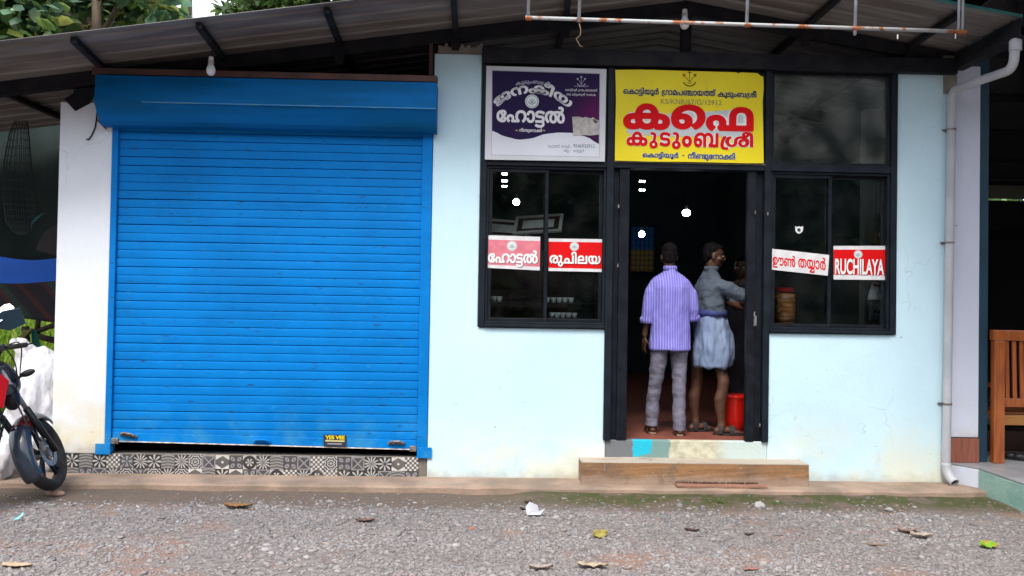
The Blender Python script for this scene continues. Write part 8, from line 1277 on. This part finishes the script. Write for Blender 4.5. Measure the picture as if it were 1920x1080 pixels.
def face_tile(p, q, z0, z1, m, nm='facing_tile', parent=ve):
    p, q = Vector((*p, 0)), Vector((*q, 0)); d = (q - p).normalized(); nrm = Vector((d.y, -d.x, 0)) * .008; a = [p + d * .002, q - d * .002]
    mb = MB(); mb.hexa([(a[0].x, a[0].y, z0), (a[1].x, a[1].y, z0), (a[1].x - nrm.x, a[1].y - nrm.y, z0), (a[0].x - nrm.x, a[0].y - nrm.y, z0)], [(a[0].x, a[0].y, z1), (a[1].x, a[1].y, z1), (a[1].x - nrm.x, a[1].y - nrm.y, z1), (a[0].x - nrm.x, a[0].y - nrm.y, z1)]); return mb.build(nm, m, parent, bevel=.002)
face_tile((4.077, .02), (4.217, -.21), -.05, .204, mat('white glazed tile', (.62, .66, .74), (.58, .62, .70), 3, .25, bump=0))
for k in range(5): face_tile((4.209 - .002 * k, -.214 - .6 * k), (4.207 - .002 * k, -.81 - .6 * k), -.05, .204, M_marb)
M_wt = mat('brown wood look tile', (.28, .10, .065), (.20, .07, .045), 2.5, .35, bump=.05, stretch=(9, 1, 1)); M_wt2 = mat('dark brown wood look tile', (.10, .045, .035), (.07, .03, .025), 2.5, .35, bump=.05, stretch=(9, 1, 1))
for x0, x1, y, m_ in ((4.082, 4.352, .018, M_wt),): MB().box(x0, x1, y - .012, y, .224, .437).build('skirting_tile', m_, ve, bevel=.002)
for k in range(3): MB().box(4.465 + .42 * k, 4.88 + .42 * k, .60, .612, .224, .42).build('skirting_tile', M_wt2, ve, bevel=.002)
MB().box(4.365, 4.445, .04, .24, .224, 4.1).build('door_post', mat('dark teal post', (.012, .05, .085), (.01, .035, .06), 2, .5), ve, bevel=.004)
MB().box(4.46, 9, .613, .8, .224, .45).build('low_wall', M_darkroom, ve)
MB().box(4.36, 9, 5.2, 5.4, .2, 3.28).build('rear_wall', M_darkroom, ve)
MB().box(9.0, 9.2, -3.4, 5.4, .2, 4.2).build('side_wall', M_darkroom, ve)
for z in (2.75, 2.66): MB().box(4.4, 9, 5.12, 5.18, z, z + .05).build('wall_rail', M_steel, ve)
mb = MB(); mb.hexa([(4.3, -.6, 4.32), (9.5, -.6, 4.32), (9.5, 6.2, 3.45), (4.3, 6.2, 3.45)], [(4.3, -.6, 4.34), (9.5, -.6, 4.34), (9.5, 6.2, 3.47), (4.3, 6.2, 3.47)])
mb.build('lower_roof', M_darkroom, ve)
for k in range(6): y = -.4 + k * 1.1; z = 4.30 - (y + .6) * .128; MB().box(4.32, 9.4, y, y + .05, z - .07, z).build('roof_purlin', M_steel, ve)
mb = MB(); mb.bar((4.5, -.3, 4.2), (8.5, 5, 3.5), .06, .08); mb.build('roof_brace', M_steel, ve)
mb = MB(); y0, y1 = -2.8, 6.5
n_ = 46; zt = lambda x: 4.62 + (x - 3.0) * .05
for i in range(n_): 
    y = y0 + (y1 - y0) * i / (n_ - 1)
    for x in (3.05, 9.8): mb.v.append((x, y, zt(x) + (.025 if i % 4 in (1, 2) else 0)))
for i in range(n_ - 1): mb.f.append((2 * i, 2 * i + 1, 2 * i + 3, 2 * i + 2))
o = mb.build('upper_roof', mat('dark brown roof sheet', (.045, .03, .03), (.03, .022, .022), 3, .8), ve); s = o.modifiers.new('t', 'SOLIDIFY'); s.thickness = .01  # upper sheet in a plain dark brown
for x in (4.4, 9.1): MB().box(x, x + .08, -2.4, -2.32, .22 if x > 5 else 4.3, zt(x) - .02).build('roof_post', M_steel, ve)
for x in (4.2, 6, 8): MB().box(x, x + .08, -2.7, 6.4, zt(x) - .10, zt(x) - .015).build('roof_beam', M_steel, ve)
# wooden bench
M_wood, nt_, b = new_mat('varnished orange wood'); n = N(nt_); v = n.coord('Object'); c = n.mix(n.rng(n.noise(v, 5, 6, (6, 6, .7)), .3, .7), (.40, .115, .025), (.24, .055, .014)); nt_.links.new(c, b.inputs['Base Color']); b.inputs['Roughness'].default_value = .3; b.inputs['Coat Weight'].default_value = .3; n.bump(b, n.noise(v, 30, 4, (4, 4, .5)), .15, .004)
bn = empty('bench', 'varnished orange wooden bench with upright slats on the veranda', 'bench', (4.47, -.02, .223))
for x in (.0, 1.38): MB().box(x, x + .095, 0, .06, 0, 1.17 - .085).build('rear_leg', M_wood, bn, bevel=.005)
MB().box(-.01, 1.485, -.006, .066, 1.086, 1.18).build('top_rail', M_wood, bn, bevel=.008); MB().box(.096, 1.379, .004, .05, .50, .575).build('lower_rail', M_wood, bn, bevel=.005)
for k in range(19):
    x = .115 + k * .0665; mb = MB(); mb.hexa([(x, .018, .5755), (x + .036, .018, .5755), (x + .036, .036, .5755), (x, .036, .5755)], [(x - .012, .018, 1.0855), (x + .024, .018, 1.0855), (x + .024, .036, 1.0855), (x - .012, .036, 1.0855)]); mb.build('slat', M_wood, bn, bevel=.003)
for k in range(5): MB().box(-.0, 1.475, .09 + k * .085, .155 + k * .085, .425, .447).build('seat_slat', M_wood, bn, bevel=.004)
MB().box(.10, 1.37, .062, .085, .33, .42).build('seat_rail', mat('honey wood', (.36, .17, .05), (.28, .12, .035), 8, .4, kind='Object', stretch=(.6, 5, 5)), bn, bevel=.004); MB().box(.10, 1.37, .48, .505, .33, .42).build('seat_rail', M_wood, bn, bevel=.004)
for x in (.0, 1.38): MB().box(x + .01, x + .085, .47, .54, 0, .42).build('front_leg', M_wood, bn, bevel=.005); MB().box(x + .01, x + .085, .06, .54, .66, .70).build('armrest', M_wood, bn, bevel=.01); MB().box(x + .015, x + .08, .48, .53, .4205, .6595).build('armrest_post', M_wood, bn, bevel=.004)
tag(MB().box(-.25, .35, 0, .4, 0, .26).build('bundle', mat('grey white bundle', (.36, .38, .40), (.2, .22, .24), 6, .9, bump=.6, bscale=14, dist=.03), None, bevel=.08, loc=(4.62, .9, .46)), 'grey white cloth bundle behind the bench on the low wall', 'bundle')
for i, (px, py) in enumerate(((1908, 862), (1924, 864))):
    x, y = G(px, py, .223); sp_ = empty('shoe', ('dark shoe on the veranda floor right of the bench leg', 'dark shoe partly cut off at the right edge of the picture')[i], 'shoe', (x, y, .2235), R(70)); mb = MB(); mb.ell((0, 0, .02), (.045, .12, .02), 14, 8); mb.ell((0, .05, .035), (.042, .06, .03), 14, 8); mb.ell((0, -.06, .035), (.038, .045, .032), 14, 8); link('upper', remesh(mb, .007, 'shoe', 3), M_black, sp_); MB().prism([(.045 * math.cos(t), .125 * math.sin(t)) for t in (2 * math.pi * k / 16 for k in range(16))], 0, .012, 'z').build('sole', M_flip, sp_)

# ------------------------------------------------------------------ litter on the gravel
def litter_leaf(label, px, py, L_, W_, rot, c1, c2, curl, seed, name='fallen_leaf', z=.012, tilt=0):
    L_ *= .85; W_ *= .9
    x, y = G(px, py, z); x2, y2 = x, y; mb = MB(); nx, ny = 12, 6
    for i in range(nx + 1):
        t = i / nx; w_ = W_ * math.sin(math.pi * min(1, t * .96 + .04)) ** .7 * (1 - .35 * t)
        for j in range(ny + 1):
            s = (j / ny - .5) * 2; q = mnoise.noise(Vector((t * 5 + seed, s * 2, seed))) * .35 + mnoise.noise(Vector((t * 13 + seed, s * 5, seed))) * .22
            mb.v.append(((t - .5) * L_, s * w_ / 2 * (1 - abs(curl) * .25) * (1 + .3 * mnoise.noise(Vector((t * 9, s, seed)))), abs(s) ** 1.6 * curl * W_ * .5 + (t - .5) ** 2 * curl * L_ * .6 + q * W_ * .35))
    for i in range(nx):
        for j in range(ny): k = i * (ny + 1) + j; mb.f.append((k, k + 1, k + ny + 2, k + ny + 1))
    mz = min(v[2] for v in mb.v); mb.v = [(a, b_, c_ - mz) for a, b_, c_ in mb.v]
    o = mb.build(name, mat('leaf litter %s' % (seed,), c1, c2, 18, .8, kind='Object', bump=.3), None, smooth=True, loc=(x, y, gz(x, y) + .005)); o.rotation_euler = (R(tilt), 0, R(rot)); s = o.modifiers.new('t', 'SOLIDIFY'); s.thickness = .0015; tag(o, label, 'leaf'); return o
BR = (.24, .105, .05); TA = (.40, .30, .20); DK = (.06, .035, .03)
litter_leaf('curled rusty brown leaf on the gravel below the middle of the shutter', 447, 950, .24, .13, 4, BR, (.14, .10, .03), .35, 1)
litter_leaf('thin dark brown leaf on the gravel left of centre', 684, 976, .16, .07, -3, (.17, .10, .07), DK, .3, 2)
litter_leaf('small dark curled leaf just above the white paper scrap', 990, 944, .08, .05, 30, DK, (.10, .09, .05), .6, 3)
litter_leaf('small dark leaf touching the left corner of the white paper scrap', 983, 955, .09, .05, -20, DK, (.09, .07, .04), .6, 4)
litter_leaf('folded yellow green leaf standing on the gravel right of centre', 1124, 1003, .14, .11, 25, (.34, .30, .08), (.22, .16, .06), .5, 5, tilt=35)
litter_leaf('grey curled dry leaf at the bottom of the yard near the centre', 1015, 1063, .17, .09, 5, (.34, .28, .25), (.18, .15, .14), .5, 6)
litter_leaf('long crinkled tan dry leaf at the bottom of the yard', 1112, 1057, .22, .10, -4, (.42, .34, .24), (.28, .20, .13), .3, 7)
litter_leaf('small dark brown curled leaf in front of the doorstep', 1298, 989, .12, .05, -12, DK, (.12, .06, .05), .5, 8)
litter_leaf('small dark bit of leaf on the reddish soil right of the doorstep leaf', 1405, 996, .09, .05, 8, (.12, .10, .08), DK, .5, 9)
litter_leaf('pair sized pale dry leaf curling on the gravel at right', 1728, 1008, .17, .09, -8, (.38, .31, .26), (.26, .19, .15), .6, 10)
litter_leaf('narrow brown dry leaf touching the pale curled leaf at right', 1700, 998, .14, .07, -25, (.26, .17, .13), DK, .7, 11)
litter_leaf('flat brown leaf strip on the gravel left of the pale curled leaf', 1645, 1019, .17, .04, 2, (.28, .18, .12), (.2, .14, .1), .2, 12)
litter_leaf('fresh half green half orange leaf on the gravel at the far right', 1853, 1022, .15, .11, 4, (.10, .33, .02), (.36, .20, .02), .45, 13, tilt=22)
litter_leaf('pale tan dry leaf at the bottom left corner of the yard', 32, 1056, .22, .10, -5, (.46, .33, .22), (.34, .24, .16), .25, 14)
litter_leaf('reddish brown leaf fragment at the bottom right', 1410, 1066, .13, .06, 5, (.30, .13, .10), (.22, .12, .1), .2, 15)
# white paper scrap
x, y = G(1003, 967, .01); pp = empty('paper_scrap', 'crumpled white paper scrap lying on the gravel in the middle', 'paper', (x, y, gz(x, y) + .014))
mb = MB(); mb.add([(-.06, -.02, 0), (.04, -.03, .004), (.075, .0, .045), (.03, .01, .02), (.02, .03, .06), (-.04, .03, .085), (-.07, .02, .05), (-.03, .0, .03)], [(0, 1, 3, 7), (1, 2, 3), (7, 3, 4), (7, 4, 5), (7, 5, 6), (0, 7, 6)]); o = mb.build('sheet', mat('white paper', (.48, .49, .54), None, 5, .7, bump=0), pp); s = o.modifiers.new('t', 'SOLIDIFY'); s.thickness = .0012
x, y = G(38, 972, .01); pp = empty('wrapper', 'small torn turquoise wrapper on the gravel at the left', 'wrapper', (x, y, gz(x, y) + .012))
mb = MB(); mb.add([(-.045, -.015, 0), (.0, -.02, .01), (.025, .0, .04), (.012, .01, .055), (-.005, .01, .03), (-.03, .0, .012)], [(0, 1, 4, 5), (1, 2, 3, 4)]); o = mb.build('film', mat('turquoise film', (.01, .42, .50), (.3, .55, .6), 30, .3, bump=0), pp); s = o.modifiers.new('t', 'SOLIDIFY'); s.thickness = .001
# a few single stones bigger than the gravel
M_st = mat('pale stone', (.36, .35, .34), (.26, .25, .25), 30, .9, bump=.5)
for i, (px, py, s_, lb) in enumerate(((1425, 950, .045, 'grey stone at the edge of the mud below the doorstep end'), (1667, 955, .032, 'pale pebble at the gravel edge below the drainpipe wall'), (498, 1026, .026, 'pale pebble on the open gravel at lower left'), (1043, 972, .026, 'round pale pebble right of the white paper scrap'), (855, 1020, .028, 'small pale pebble left of centre near the bottom'), (885, 990, .024, 'reddish chip of brick on the gravel left of centre'))):
    me = MB().ell((0, 0, 0), (s_, s_ * .8, s_ * .6), 12, 8).mesh('stone'); roughen(me, s_ * .35, 22, i); x, y = G(px, py, .01); tag(link('stone', me, M_st if i < 5 else mat('brick chip', (.34, .14, .09), None, 9, .9), None, loc=(x, y, gz(x, y) + s_ * .25)), lb, 'stone')

# ------------------------------------------------------------------ the other side of the yard: a belt of trees that the window glass mirrors
rg = np.random.default_rng(44); cs = []; rs = []
for k in range(80):
    x = -46 + k * 1.15 + rnd.uniform(-.6, .6); cs.append((x, -22 + rnd.uniform(-2.5, 1.5), rnd.uniform(1.2, 3.2))); rs.append(rnd.uniform(1.4, 2.2)); cs.append((x + .5, -22.5 + rnd.uniform(-2, 2), rnd.uniform(3.8, 7.0))); rs.append(rnd.uniform(1.4, 2.3)); cs.append((x + .2, -23.5 + rnd.uniform(-1, 1), rnd.uniform(7.5, 10.5))); rs.append(rnd.uniform(1.3, 2.2))
mb = MB(); nx, ny = 60, 8
for j in range(ny + 1):
    for i in range(nx + 1): x = -90 + i * 3; t = j / ny; mb.v.append((x, -26 - t * 22 + mnoise.noise(Vector((x * .1, t * 3, 0))) * 2, -.2 + (13 + 4 * mnoise.noise(Vector((x * .05, 4, 0)))) * math.sin(t * 1.57)))
for j in range(ny):
    for i in range(nx): k = j * (nx + 1) + i; mb.f.append((k, k + 1, k + nx + 2, k + nx + 1))
tag(mb.build('added_bank', mat('dark added bank', (.03, .05, .02), (.015, .03, .012), .8, .95, bump=.6, bscale=3, dist=.3), smooth=True), kind='structure')  # unseen bank added behind the trees to keep sky out of the window reflections
o = link('roadside_trees', leaf_mesh('roadside', cs, [r_ * 1.25 for r_ in rs], 130000, .6, [(.03, .055, .02), (.045, .08, .025), (.02, .04, .02), (.06, .10, .03)], rg, flat=.8), M_leaf); tag(o, 'belt of dark roadside trees across the yard', 'trees', kind='stuff')
